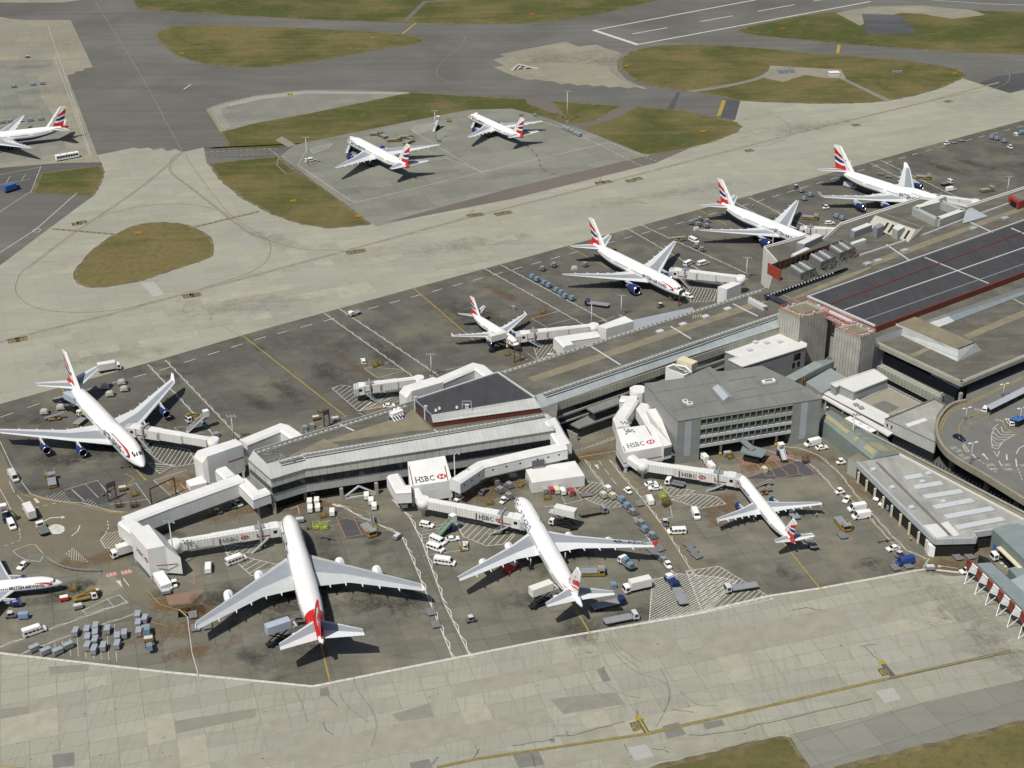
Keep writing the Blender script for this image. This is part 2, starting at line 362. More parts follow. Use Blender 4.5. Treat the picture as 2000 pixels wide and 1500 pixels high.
sheet('south_stands', [(-500, 1150), (0, 960), (250, 1000), (480, 930), (1100, 830), (1300, 760), (1700, 850), (2500, 1050), (2500, 1130), (1890, 1121), (1812, 1111), (1600, 1150), (1500, 1164), (610, 1341), (0, 1276), (-500, 1228)], 0.066, 'south_apron')
# grass islands
sheet('grass_island', smooth_line([(305, 72), (320, 57), (345, 51), (420, 49), (600, 55), (700, 60), (780, 66), (820, 73), (829, 79), (815, 85), (740, 97), (620, 118), (520, 131), (455, 131), (400, 124), (345, 108)], 6, True), 0.08, 'meadow')
sheet('grass_island', [(240, -90), (258, 0), (264, 13), (280, 19), (400, 27), (600, 38), (800, 45), (985, 47), (1050, 45), (1130, 35), (1200, 21), (1290, 0), (1360, -30), (1360, -90)], 0.08, 'green_meadow')
sheet('grass_island', smooth_line([(1212, 125), (1222, 108), (1248, 96), (1300, 88), (1400, 88), (1500, 95), (1600, 105), (1700, 112), (1800, 122), (1860, 133), (1886, 143), (1876, 154), (1830, 174), (1770, 190), (1700, 200), (1600, 202), (1500, 199), (1446, 196), (1400, 187), (1340, 178), (1275, 167), (1240, 155), (1220, 140)], 5, True), 0.08, 'meadow')
sheet('grass_island', [(1437, 61), (1460, 52), (1550, 33), (1620, 23), (1700, 18), (1900, 20), (2000, 23), (2600, 45), (2600, 160), (2000, 107), (1870, 101), (1700, 90), (1570, 78), (1480, 70)], 0.08, 'green_meadow')
sheet('grass_island', [(430, 257), (446, 284), (398, 290), (560, 291), (1100, 252), (1108, 238), (1094, 222), (1066, 198), (1030, 193), (900, 186), (805, 180), (740, 193), (600, 222), (500, 240)], 0.08, 'green_meadow')
sheet('grass_island', [(1077, 196), (1160, 203), (1215, 206), (1165, 237), (1112, 242), (1096, 222)], 0.08, 'green_meadow')
sheet('grass_island', [(1245, 208), (1340, 216), (1400, 229), (1440, 239), (1449, 247), (1440, 257), (1400, 274), (1340, 291), (1270, 302), (1235, 300), (1137, 249), (1170, 240)], 0.08, 'meadow')
sheet('grass_island', [(408, 320), (470, 312), (545, 305), (562, 322), (640, 372), (726, 438), (690, 442), (640, 446), (590, 438), (530, 418), (470, 385), (428, 350)], 0.08, 'meadow')
sheet('grass_island', smooth_line([(145, 541), (153, 520), (185, 485), (220, 460), (260, 442), (300, 434), (345, 436), (380, 445), (412, 467), (417, 495), (402, 506), (360, 520), (300, 540), (265, 551), (195, 561), (158, 556)], 5, True), 0.08, 'dry_meadow')
sheet('grass_island', [(62, 378), (80, 338), (120, 333), (196, 323), (204, 335), (195, 362), (180, 384)], 0.08, 'meadow')
sheet('grass_verge', [(800, 1800), (1020, 1560), (1270, 1500), (1525, 1437), (1545, 1440), (1560, 1465), (1590, 1515), (1640, 1900)], 0.08, 'meadow')
sheet('grass_verge', [(1630, 1500), (2000, 1407), (2700, 1230), (3000, 1700), (1900, 1900), (1640, 1620)], 0.0835, 'meadow')
# aprons and roads on top of the grass level
sheet('remote_stand', [(546, 305), (575, 283), (700, 257), (895, 218), (925, 214), (1000, 212), (1075, 232), (1095, 240), (1135, 252), (1262, 303), (1281, 318), (735, 442)], 0.09, 'remote_concrete')
sheet('warm_strip', [(754, 434), (1000, 367), (1255, 306), (1274, 302), (1345, 290), (1281, 318), (1000, 388), (800, 427)], 0.1, 'warm_asphalt')
sheet('old_stand', [(403, 212), (440, 199), (500, 186), (600, 175), (700, 176), (802, 180), (740, 193), (600, 222), (500, 240), (430, 258)], 0.085, 'remote_concrete')
sheet('helipad_concrete', [(963, 117), (985, 110), (975, 106), (1000, 101), (1105, 81), (1129, 91), (1165, 87), (1188, 96), (1212, 102), (1204, 118), (1206, 138), (1225, 157), (1262, 172), (1273, 170), (1259, 174), (1240, 170), (1226, 173), (1210, 169), (1190, 171), (1178, 167), (1160, 169), (1145, 165), (1128, 167), (1112, 163), (1096, 165), (1080, 159), (1064, 158), (1046, 155), (1030, 157), (990, 143), (963, 131), (985, 128)], 0.07, 'tan_concrete')
sheet('west_apron', [(-900, 20), (0, 33), (25, 37), (50, 39), (138, 39), (181, 131), (165, 134), (163, 138), (147, 140), (146, 144), (131, 147), (190, 303), (196, 318), (120, 330), (0, 350), (-900, 520)], 0.07, 'tan_concrete')
sheet('west_apron_stain', [(-300, 120), (105, 117), (100, 140), (75, 147), (80, 190), (110, 235), (130, 290), (110, 300), (0, 320), (-300, 360)], 0.076, 'remote_concrete')
sheet('far_apron', [(-300, -60), (175, -60), (160, 0), (120, 5), (0, 5), (-300, 0)], 0.07, 'tan_concrete')
sheet('service_road', [(-300, 378), (0, 328), (120, 318), (198, 317), (200, 322), (120, 331), (0, 352), (-300, 405)], 0.092, 'road_asphalt')
sheet('service_road', [(400, 297), (545, 289), (575, 283), (548, 305), (402, 306)], 0.092, 'taxi_asphalt')
sheet('crossing_road', [(0, 372), (60, 376), (64, 365), (80, 340), (0, 352), (-300, 400), (-300, 430)], 0.09, 'road_asphalt')
sheet('west_taxiway', [(-300, 470), (0, 412), (70, 377), (182, 383), (160, 398), (100, 443), (0, 517), (-500, 745)], 0.09, 'taxi_asphalt')
sheet('path', [(1025, 193), (1066, 197), (1094, 219), (1082, 222), (1030, 203)], 0.095, 'warm_asphalt')
sheet('path', [(1216, 205), (1247, 209), (1190, 236), (1138, 248), (1127, 245), (1168, 235)], 0.095, 'warm_asphalt')
sheet('path', smooth_line([(1338, 178), (1420, 165), (1475, 152), (1500, 138)], 5)+smooth_line([(1512, 142), (1480, 156), (1425, 169), (1355, 180)], 5), 0.095, 'remote_concrete')
sheet('path', [(1637, 152), (1650, 153), (1690, 172), (1742, 196), (1730, 198), (1680, 173)], 0.095, 'remote_concrete')
sheet('compound_slab', [(1500, 140), (1504, 128), (1643, 136), (1652, 153), (1610, 152), (1572, 146), (1530, 160), (1500, 154), (1488, 150)], 0.1, 'tan_concrete')
sheet('grass_edge_soil', [(1632, 25), (1700, 13), (1800, 11), (1900, 20), (1925, 29), (1860, 37), (1800, 27), (1760, 25), (1700, 40), (1680, 50)], 0.09, 'tan_concrete')
sheet('disused_square', [(1683, 27), (1758, 29), (1792, 66), (1693, 67)], 0.1, 'dark_patch')
sheet('grass_path', [(787, 41), (796, 41), (833, 5), (1300, -30), (825, 3)], 0.095, 'warm_asphalt')
sheet('asphalt_patch', [(1322, 180), (1329, 181), (1316, 214), (1303, 213)], 0.03, 'dark_patch')
sheet('asphalt_patch', [(1412, 193), (1446, 197), (1436, 234), (1404, 229)], 0.03, 'dark_patch')
sheet('asphalt_patch', [(1905, 165), (1945, 150), (2010, 140), (2060, 150), (1975, 181)], 0.03, 'dark_patch')
sheet('slab_base', [(538, 274), (550, 266), (577, 282), (563, 287)], 0.093, 'tan_concrete')
# stained areas of the stands
sheet('service_road', smooth_line([(1500, 880), (1560, 870), (1640, 880), (1690, 960), (1730, 1040), (1800, 1090), (1900, 1060), (1990, 1030), (2010, 1060), (1890, 1122), (1810, 1112), (1740, 1060), (1665, 990), (1620, 915), (1570, 893)], 4, True), 0.0745, 'road_concrete')
sheet('service_road', [(1100, 890), (1210, 835), (1230, 870), (1210, 905), (1260, 960), (1400, 1125), (1345, 1130), (1290, 1040), (1215, 960), (1150, 905)], 0.0745, 'road_concrete')
sheet('service_road', smooth_line([(-60, 885), (0, 878), (30, 950), (75, 968), (170, 985), (240, 1000), (320, 985), (520, 930), (560, 960), (330, 1040), (250, 1085), (270, 1120), (350, 1190), (330, 1200), (260, 1170), (215, 1120), (120, 1120), (60, 1070), (-60, 1060)], 4, True), 0.0745, 'road_concrete')
sheets('bay_surface', [[(300, 940), (345, 912), (385, 945), (400, 960), (335, 968)], [(1440, 893), (1548, 888), (1560, 905), (1450, 930)], [(322, 1163), (400, 1150), (376, 1180), (330, 1182)], [(720, 792), (765, 790), (765, 800), (715, 808)]], 'rusty_apron', 0.0785)
sheets('bay_surface', [[(128, 956), (192, 937), (235, 975), (190, 986), (160, 986)], [(655, 1008), (690, 1010), (740, 1040), (735, 1048), (675, 1052)], [(1455, 935), (1560, 900), (1600, 928), (1512, 935)]], 'dark_patch', 0.0785)
# repaired slabs, cracks and skid marks of the lower taxiway
sheets('repaired_slab', [[(1225, 1460), (1262, 1453), (1277, 1477), (1240, 1485)], [(1710, 1350), (1745, 1343), (1760, 1365), (1728, 1374)], [(274, 822-270), (300, 550), (322, 575), (300, 580)]], 'pale_slab', 0.0765)
sheets('repaired_slab', [[(1000, 1473), (1052, 1467), (1064, 1493), (1014, 1500)], [(1165, 1308), (1180, 1304), (1193, 1329), (1178, 1332)], [(1293, 1418), (1325, 1410), (1340, 1434), (1303, 1443)], [(1372, 1412), (1410, 1405), (1416, 1416), (1378, 1425)], [(625, 1345), (640, 1341), (645, 1358), (625, 1360)], [(102, 1474), (145, 1469), (145, 1495), (104, 1500)], [(800, 1490), (838, 1482), (845, 1500), (805, 1508)], [(1072, 1443), (1083, 1441), (1083, 1449), (1075, 1450)]], 'grey_slab', 0.0795)
sheets('repaired_slab', [[(305, 1414), (500, 1383), (500, 1400), (310, 1440)], [(765, 1395), (840, 1373), (848, 1400), (780, 1410)], [(95, 1302), (175, 1297), (172, 1310), (97, 1318)], [(1075, 1365), (1205, 1352), (1220, 1375), (1100, 1395)], [(0, 1385), (100, 1375), (100, 1400), (0, 1408)], [(520, 1322), (700, 1300), (800, 1310), (600, 1350)]][:5], 'dim_slab', 0.057)
# stray slabs of the two concrete taxiways
def slab_group(name, n, seed, m, z, ang, u0, u1, v0, v1, sx, sy, ok):
    rnd = random.Random(seed); mb = MB(); c, s = math.cos(ang), math.sin(ang); k = 0
    for _ in range(n*8):
        if k >= n: break
        u, v = rnd.uniform(u0, u1), rnd.uniform(v0, v1)
        w = rnd.choice((1, 1, 2, 3, 5)); h = rnd.choice((1, 1, 1, 2))
        p = G(u, v); X = p.x*c+p.y*s; Y = -p.x*s+p.y*c; X = math.floor(X/sx)*sx; Y = math.floor(Y/sy)*sy
        q = [(X, Y), (X+w*sx, Y), (X+w*sx, Y+h*sy), (X, Y+h*sy)]
        pts = [Vector((a*c-b*s, a*s+b*c, z+0.0002*k)) for a, b in q]
        if all(ok(*PJ(p)) for p in pts): mb.poly(pts); k += 1
    structure(mb.build(name, MATS[m]))
low_ok = lambda u, v: v > (1276+u*0.107 if u < 610 else 1341-(u-610)*0.2)+6 and v < (1520 if u < 1200 else 1510-(u-1200)*0.235) and u < 1960-(v-1120)*0.0
up_ok = lambda u, v: 5 < u < 1990 and v > 455+(730-u)*0.02 and v < 780-u*0.277 and (u > 430 or v > 575) and v > 430-(u-730)*0.235
slab_group('odd_slabs', 26, 3, 'olive_slab', 0.067, A_LO, 20, 1950, 1180, 1500, 7.0, 5.4, low_ok)
slab_group('odd_slabs', 8, 5, 'sand_slab', 0.0742, A_LO, 20, 1950, 1180, 1500, 7.0, 5.4, low_ok)
slab_group('odd_slabs', 26, 9, 'olive_slab', 0.042, A_UP, 20, 1950, 300, 760, 7.6, 6.1, up_ok)
slab_group('odd_slabs', 8, 13, 'sand_slab', 0.048, A_UP, 20, 1950, 300, 760, 7.6, 6.1, up_ok)
# soft stains lying on the concrete, each its own shape
def stain_mat(name, col, k=0.8):
    m, nt, b = nodes_of(name, 0.9, 0, 0.15); uv = nt.nodes.new('ShaderNodeUVMap'); ln = nt.nodes.new('ShaderNodeVectorMath'); ln.operation = 'LENGTH'; nt.links.new(uv.outputs[0], ln.inputs[0])
    wp = pos(nt); n1 = noise(nt, wp, 0.16, 6, 0.65, 0.8); n2 = noise(nt, wp, 0.9, 4, 0.7)
    e = math_n(nt, 'SUBTRACT', math_n(nt, 'ADD', 0.72, math_n(nt, 'MULTIPLY', math_n(nt, 'SUBTRACT', n1, 0.5), 2.2)), ln.outputs['Value'])
    a = math_n(nt, 'MULTIPLY', ramp(nt, e, 0.0, 0.6), ramp(nt, n2, 0.25, 0.7)); b.inputs['Base Color'].default_value = (*col, 1); nt.links.new(math_n(nt, 'MULTIPLY', a, k), b.inputs['Alpha']); MATS[name] = m; return m
def stains(name, items, m, z):
    me = bpy.data.meshes.new(name); vs = []; fs = []; c4 = ((-1, -1), (1, -1), (1, 1), (-1, 1))
    for k, (u, v, rx, ry, an) in enumerate(items):
        p = G(u, v, z+k*.0002); c, s = math.cos(rad(an)), math.sin(rad(an)); o = len(vs)
        vs += [(p.x+c*x*rx-s*y*ry, p.y+s*x*rx+c*y*ry, p.z) for x, y in c4]; fs.append((o, o+1, o+2, o+3))
    me.from_pydata(vs, [], fs); me.materials.append(m); uv = me.uv_layers.new()
    for i, l in enumerate(uv.data): l.uv = c4[i % 4]
    o = bpy.data.objects.new(name, me); COL.objects.link(o); structure(o)
stains('rust_stains', [(352, 1225, 9, 22, 105), (330, 1180, 9, 9, 20), (392, 1185, 8, 10, 100), (930, 965, 16, 9, 20), (975, 945, 8, 10, 20), (1500, 905, 18, 5, 20), (1430, 990, 16, 7, 105), (1400, 1010, 14, 6, 100), (350, 945, 10, 7, 25), (740, 795, 10, 5, 30), (1120, 960, 10, 8, 20), (985, 575, 26, 4, -52), (1050, 620, 12, 6, 30), (700, 720, 22, 4, -55), (200, 1090, 18, 6, 15), (250, 1040, 12, 8, 20), (1710, 970, 20, 5, 125), (1850, 1105, 18, 7, 10), (1950, 1070, 10, 12, 60), (1590, 890, 14, 5, 150), (600, 990, 14, 6, 20), (470, 1000, 26, 5, 25), (1160, 890, 18, 6, 30), (380, 1270, 6, 16, 105)], stain_mat('rust_film', (0.17, 0.1, 0.045)), 0.0795)
rs_ = random.Random(21); dk = [(900, 610, 16, 10, -50), (960, 620, 18, 7, -55), (750, 690, 20, 8, -55), (640, 730, 22, 9, -55), (560, 760, 18, 8, -50), (1290, 540, 20, 7, -55), (1210, 560, 14, 6, -50), (1480, 440, 16, 6, -50), (230, 870, 20, 8, -50), (180, 880, 18, 9, 20), (90, 900, 16, 7, 0), (1700, 380, 18, 6, -50), (1850, 330, 24, 6, -50), (1900, 320, 18, 6, -50), (620, 1110, 12, 26, 15), (560, 1180, 16, 8, 10), (600, 1230, 14, 18, 15), (1080, 1080, 16, 18, 15), (1050, 1170, 14, 8, 15), (1130, 1230, 8, 16, 15), (720, 1170, 22, 10, 15), (800, 1180, 16, 9, 15), (1240, 1200, 14, 7, 15), (95, 1170, 10, 6, 10), (160, 1140, 8, 5, 0), (450, 1160, 20, 8, 20)]
for k in range(46):
    u, v = rs_.uniform(20, 1900), rs_.uniform(420, 1320)
    if 800-u*.27 < v < (1255+u*.1 if u < 610 else 1320-(u-610)*.2): dk.append((u, v, rs_.uniform(3, 12), rs_.uniform(2, 6), rs_.uniform(-60, 60)))
stains('oil_stains', dk, stain_mat('oil_film', (0.05, 0.048, 0.042), .62), 0.0835)
stains('tyre_film', [(1900, 1190, 40, 16, -48), (1960, 1280, 34, 12, -50), (1060, 120, 26, 10, 10), (1180, 120, 18, 16, 70), (1090, 110, 40, 20, 0), (70, 180, 30, 9, 0), (30, 210, 26, 10, 0), (60, 130, 30, 7, 5), (850, 340, 30, 10, 20), (1000, 340, 26, 10, 20), (700, 370, 22, 9, 20), (460, 600, 40, 12, 20), (900, 480, 50, 10, 22), (1300, 380, 60, 9, 22), (200, 700, 40, 10, 20), (1560, 250, 60, 12, 20), (540, 470, 30, 12, -40)], stain_mat('rubber_haze', (0.17, 0.166, 0.143), 0.34), 0.0955)
# ================================================================ buildings
def along(a, b):
    d = Vector((b[0]-a[0], b[1]-a[1], 0)); return d.normalized(), d.length
def sm(name, col, a, b, per, w=0.12, k=0.6, rough=0.5, var=0.08, extra=(), streak=None, spec=0.3):
    d, _ = along(a, b); return mat(name, col, rough, var, 0.3, [(d.x, d.y, 0, per, w, k)]+list(extra), streak=streak, spec=spec)
ROOF_OLIVE = mat('olive_roof_felt', (0.128, 0.123, 0.102), 0.9, 0.22, 0.12, streak=(-A_PIER, 0.03, 0.4, 0.5))
ROOF_TAN = mat('tan_roof_walkway', (0.215, 0.19, 0.132), 0.9, 0.15, 0.2)
ROOF_DARK = mat('charcoal_roof_sheet', (0.058, 0.058, 0.062), 0.8, 0.1, 0.15, [(math.cos(A_PIER), math.sin(A_PIER), 0, 2.4, 0.1, 0.3)], streak=(-A_PIER, 0.5, 0.03, 0.35))
ROOF_GREY = mat('grey_roof_membrane', (0.195, 0.198, 0.186), 0.85, 0.1, 0.1, [(0.95, 0.3, 0, 3.4, 0.12, 0.3)], streak=(-0.3, 0.4, 0.03, 0.25))
ROOF_PALE = mat('pale_roof_membrane', (0.34, 0.34, 0.312), 0.85, 0.16, 0.12, [(0.97, 0.24, 0, 4.2, 0.14, 0.25)], streak=(rad(10), 0.3, 0.03, 0.45))
ROOF_WHITE = mat('white_roof_membrane', (0.6, 0.6, 0.58), 0.7, 0.05, 0.2)
CLAD = mat('silver_cladding', (0.47, 0.49, 0.48), 0.5, 0.05, 0.3)
PANEL_G = mat('grey_green_panel', (0.36, 0.38, 0.35), 0.6, 0.06, 0.3)
CONC = mat('grey_concrete', (0.31, 0.305, 0.26), 0.85, 0.12, 0.3)
CONC_D = mat('dark_concrete', (0.16, 0.158, 0.14), 0.85, 0.15, 0.3)
RUBBLE = mat('gutter_grit', (0.27, 0.26, 0.22), 0.9, 0.3, 1.2)
REDWALL = mat('red_fascia', (0.15, 0.035, 0.025), 0.6, 0.08, 0.3)
VOID = mat('shade_and_dark_wall', (0.018, 0.018, 0.017), 0.9, 0.1, 0.5)  # near-black: shade under pier and roofs painted in, also dark walls
def offs(p, q, d):
    """shift points p by d metres to the left of direction q"""
    n = Vector((-q.y, q.x, 0)); return [x+n*d for x in p]
def bld(name, label, cat, pts):
    c = sum((Vector((p[0], p[1], 0)) for p in pts), Vector())/len(pts)
    return thing(name, label, cat, c, 0, None, True)
def window_row(root, a, b, z0, z1, n, gap=0.14, out=0.06, m=None, name='window'):
    a = Vector((a[0], a[1], 0)); b = Vector((b[0], b[1], 0)); d, L = along(a, b); nn = Vector((d.y, -d.x, 0))*out; w = L/n
    for i in range(n):
        p = a+d*(w*i+gap/2); q = a+d*(w*(i+1)-gap/2)
        mb = MB(); mb.prism([p-nn*2, q-nn*2, q+nn, p+nn], z0, z1, 0); mb.build(name, [m or GLASS], root)
def wall_slab(root, name, a, b, z0, z1, out, m, back=0.3):
    a = Vector((a[0], a[1], 0)); b = Vector((b[0], b[1], 0)); d, L = along(a, b); nn = Vector((d.y, -d.x, 0))
    mb = MB(); mb.prism([a-nn*back, b-nn*back, b+nn*out, a+nn*out], z0, z1); return mb.build(name, [m], root)
def rail(root, name, pts, h=1.0, step=3.0, r=0.05, m=None):
    mb = MB()
    for a, b in zip(pts, pts[1:]):
        a, b = Vector(a), Vector(b); d = b-a; n = max(1, int(d.length/step))
        mb.beam(a+Vector((0, 0, h)), b+Vector((0, 0, h)), r, r); mb.beam(a+Vector((0, 0, h*.5)), b+Vector((0, 0, h*.5)), r, r)
        for i in range(n+1): p = a+d*(i/n); mb.beam(p, p+Vector((0, 0, h)), r, r)
    return mb.build(name, [m or STEEL], root)
def roof_patch(root, name, px, z, m):
    mb = MB(); mb.poly(GL(px, z)); o = mb.build(name, [m], root)
    for p in o.data.polygons:
        if p.normal.z < 0: p.flip()
    return o
def gutter(root, px0, px1, z, n, w=0.9):
    """a row of small roof-edge upstands with a grit channel"""
    a, b = G(*px0, z), G(*px1, z); d, L = along(a, b); s = Vector((-d.y, d.x, 0)); mb = MB(); ang = math.atan2(d.y, d.x)
    mb.beam(a+s*0.0+Vector((0, 0, .06)), b+Vector((0, 0, .06)), 0.9, 0.12, 1)
    mb.beam(a+s*1.15+Vector((0, 0, .09)), b+s*1.15+Vector((0, 0, .09)), 0.25, 0.18, 2)
    mb.beam(a-s*1.0+Vector((0, 0, .14)), b-s*1.0+Vector((0, 0, .14)), 0.35, 0.28, 2)
    for i in range(n):
        p = a+d*(L*(i+.5)/n); mb.box(p+Vector((0, 0, .2)), (1.1, 0.6, .26), 0, ang)
    return mb.build('roof_edge', [CLAD, CONC_D, RUBBLE], root)

# ---------------------------------------------------------------- the pier
ZE, ZR = 12.6, 15.6
E = GL([(529, 936), (594, 916), (1082, 841)], ZE); EW = G(484.5, 897, ZE)
Ru = GL([(495, 881), (797, 787), (1000, 721), (1500, 562)], ZR)
dfar, _ = along(Ru[0], Ru[3]); FE = [p+Vector((-dfar.y, dfar.x, 0))*2.4 for p in Ru]
RE = GL([(1057, 797), (1332, 700), (1528, 637)], ZE)
pier_poly = [E[0], E[1], E[2], G(1088, 786, ZE)] + [RE[0]+(RE[1]-RE[0])*0.12, RE[1], RE[2], G(1600, 604, ZR)] + [FE[3], FE[2], FE[1], FE[0], EW]
pier_poly = [Vector((p.x, p.y, 0)) for p in pier_poly]
pier = bld('terminal_pier', 'long grey terminal pier with sloping silver eaves and flat olive roof between the aircraft stands', 'airport pier', pier_poly)
sm('pier_eaves', (0.45, 0.465, 0.455), E[1], E[2], 1.55, 0.1, 0.35); sm('pier_louvre', (0.6, 0.6, 0.555), E[1], E[2], 2.4, 0.16, 0.75, extra=[(0, 0, 1, 0.42, 0.17, 0.55)])
sm('pier_panel', (0.37, 0.385, 0.365), E[1], E[2], 2.4, 0.1, 0.35); sm('pier_stripe', (0.38, 0.375, 0.31), RE[0], RE[1], 1.5, 0.18, 0.6); sm('pier_eaves_blue', (0.36, 0.4, 0.41), RE[0], RE[1], 2.2, 0.1, 0.3, streak=(-A_PIER, 0.35, 0.02, 0.3))
def ring_inset(d):
    c = sum(pier_poly, Vector())/len(pier_poly); out = []
    n = len(pier_poly)
    for i, p in enumerate(pier_poly):
        a = pier_poly[i-1]; b = pier_poly[(i+1) % n]
        d1 = (p-a).normalized(); d2 = (b-p).normalized(); n1 = Vector((-d1.y, d1.x, 0)); n2 = Vector((-d2.y, d2.x, 0)); bis = n1+n2
        if bis.length < 0.2: bis = n1
        bis = bis.normalized(); k = max(0.45, bis.dot(n1)); out.append(p+bis*(d/k))
    return out
MB().prism(ring_inset(0.0), 4.2, 7.25).build('lower_panel', [MATS['pier_panel']], pier)
MB().prism(ring_inset(0.25), 7.25, 9.6).build('window_recess', [DGREY], pier)
MB().prism(ring_inset(-0.05), 9.6, 12.45).build('louvre_band', [MATS['pier_louvre']], pier)
MB().prism(ring_inset(-0.35), 12.45, 12.62).build('eaves_gutter', [CONC_D], pier)
MB().prism(ring_inset(2.7), 0, 4.19).build('undercroft', [VOID], pier)  # near-black block stands in for the deep shade beneath the pier
R_NEAR = [G(521, 907, ZR), G(589, 887, ZR), G(1069, 809, ZR), G(1050, 801, ZR), G(1046, 773, ZR), G(1332, 676, ZR), G(1520, 612, ZR), G(1600, 596, ZR)]
roof_poly = R_NEAR+[Ru[3], Ru[2], Ru[1], Ru[0]]
MB().prism(roof_poly, 12.7, ZR, 0).build('roof', [ROOF_OLIVE], pier)
def slope(name, lo, hi, m):
    mb = MB()
    for i in range(len(lo)-1):
        a, b, c, d = lo[i], lo[i+1], hi[i+1], hi[i]
        a = at_z(a, 12.63); b = at_z(b, 12.63); c = at_z(c, ZR+.18); d = at_z(d, ZR+.18)
        n = (b-a).cross(d-a).normalized()*-0.2
        mb.slabpoly([a, b, c, d], n)
    return mb.build(name, [m], pier)
slope('eaves_cladding', E, R_NEAR[:3], MATS['pier_eaves'])
slope('eaves_cladding', RE, [G(1042, 774, ZR), R_NEAR[5], R_NEAR[6]], MATS['pier_eaves_blue'])
slope('end_cladding', [EW, E[0]], [Ru[0], R_NEAR[0]], CLAD)
slope('end_cladding', [E[2], G(1094, 826, ZE)], [R_NEAR[2], G(1062, 806, ZR)], CLAD)
slope('eaves_cladding', FE, Ru, MATS['pier_eaves'])
slope_mb = MB()
window_row(pier, E[0], E[1], 7.3, 9.55, 5, 0.2, -0.12); window_row(pier, E[1], E[2], 7.3, 9.55, 34, 0.2, -0.12)
for z0, z1, nm, m in ((9.62, 12.4, 'striped_panel', MATS['pier_stripe']), (6.6, 7.35, 'spandrel', PANEL_G), (3.9, 4.5, 'spandrel', PANEL_G)):
    wall_slab(pier, nm, RE[0], RE[2], z0, z1, 0.22, m, 0.1)
window_row(pier, RE[0]+(RE[1]-RE[0])*0.02, RE[1], 7.4, 9.55, 26, 0.16, 0.1); window_row(pier, RE[0]+(RE[1]-RE[0])*0.1, RE[1], 4.5, 6.55, 22, 0.16, 0.1)
wall_slab(pier, 'spandrel', RE[0], RE[2], 0, 3.9, 0.05, VOID, 0.5)  # ground-level strip is painted shade below the facade, no spandrel
for u, v in ((537, 1004), (597, 977), (668, 976), (736, 965), (492, 938)):
    p = G(u, v); MB().box(p+Vector((0, 0, 2.1)), (1.0, 1.0, 4.2), 0, 0.3).build('column', [CONC], pier)
p, q = G(668, 976), G(736, 965); mb = MB(); m_ = (p+q)/2
mb.beam(p+Vector((0, 0, .3)), m_+Vector((0, 0, 4)), .45, .45); mb.beam(q+Vector((0, 0, .3)), m_+Vector((0, 0, 4)), .45, .45); mb.beam(p+Vector((0, 0, .25)), q+Vector((0, 0, .25)), .4, .5)
mb.build('truss_brace', [LGREY], pier)
# roof finishes
roof_patch(pier, 'roof_walkway', [(560, 893), (633, 857), (664, 871), (610, 880)], ZR+.02, ROOF_TAN)
roof_patch(pier, 'roof_walkway', [(634, 861), (790, 812), (806, 800), (845, 840), (800, 842), (690, 858), (632, 866)], ZR+.03, ROOF_TAN)
roof_patch(pier, 'roof_walkway', [(1030, 738), (1470, 590), (1500, 588), (1480, 599), (1045, 746)], ZR+.02, ROOF_TAN)
gutter(pier, (500, 885), (795, 793), ZR, 30); gutter(pier, (982, 729), (1488, 568), ZR, 58)
gutter(pier, (545, 903), (590, 891), ZR, 5); gutter(pier, (592, 889), (1062, 811), ZR, 54); gutter(pier, (1062, 770), (1516, 616), ZR, 62)
for a, b in (((1150, 674), (1212, 713)), ((1310, 638), (1350, 662)), ((1432, 594), (1480, 618)), ((664, 829), (692, 842)), ((848, 840), (856, 845))):
    MB().beam(G(*a, ZR)+Vector((0, 0, .08)), G(*b, ZR)+Vector((0, 0, .08)), .55, .16).build('roof_upstand', [LGREY], pier)
for u, v in ((1289, 648), (1334, 634), (1378, 619), (1421, 604)):
    mb = MB(); mb.box(G(u, v, ZR)+Vector((0, 0, .25)), (2.6, 1.9, .5), 0, A_PIER); mb.build('rooflight', [LGREY], pier)
mb = MB(); c = G(1354, 622, ZR); [mb.box(c+Vector((k*.9, .3*k, .6)), (.3, .3, 1.2)) for k in range(4)]; mb.build('roof_vent', [CREAM], pier)
mb = MB(); mb.beam(G(1464, 590, ZR)+Vector((0, 0, .8)), G(1494, 606, ZR)+Vector((0, 0, .8)), 1.8, 1.6); [mb.box(G(1464+7.5*k, 590+4*k, ZR)+Vector((0, 0, 1.75)), (1.2, 1.2, .3)) for k in range(5)]; mb.build('ventilation_duct', [LGREY], pier)
mb = MB(); mb.beam(G(764, 816, ZR)+Vector((0, 0, 1.0)), G(785, 808, ZR)+Vector((0, 0, 1.0)), 2.0, 1.5, 0)
for k in range(5):
    a = G(764+5*k, 818-2*k, ZR); mb.beam(a+Vector((0, 0, .9)), a+Vector((1.5, -2.4, .2)), .25, .25, 0)
for k in (0.35, 0.7): mb.tube(G(764+21*k, 813-8*k, ZR)+Vector((0, 0, 1.7)), G(764+21*k, 813-8*k, ZR)+Vector((0, 0, 2.2)), .6, .5, 10, 0)
mb.box(G(776, 817, ZR)+Vector((0, 0, .35)), (5.2, 1.2, .5), 1, .3); mb.build('air_handling_unit', [WHITE, BLUE], pier)
for u, v in ((520, 886), (542, 898), (530, 880), (560, 893)):
    mb = MB(); c = G(u, v, ZR)
    for k in range(5): mb.box(c+Vector((random.uniform(-2, 2), random.uniform(-1.5, 1.5), .25)), (random.uniform(.6, 2.6), .3, .5), 0, random.choice((.5, 2.1)))
    mb.build('cradle_rig', [GREYP], pier)
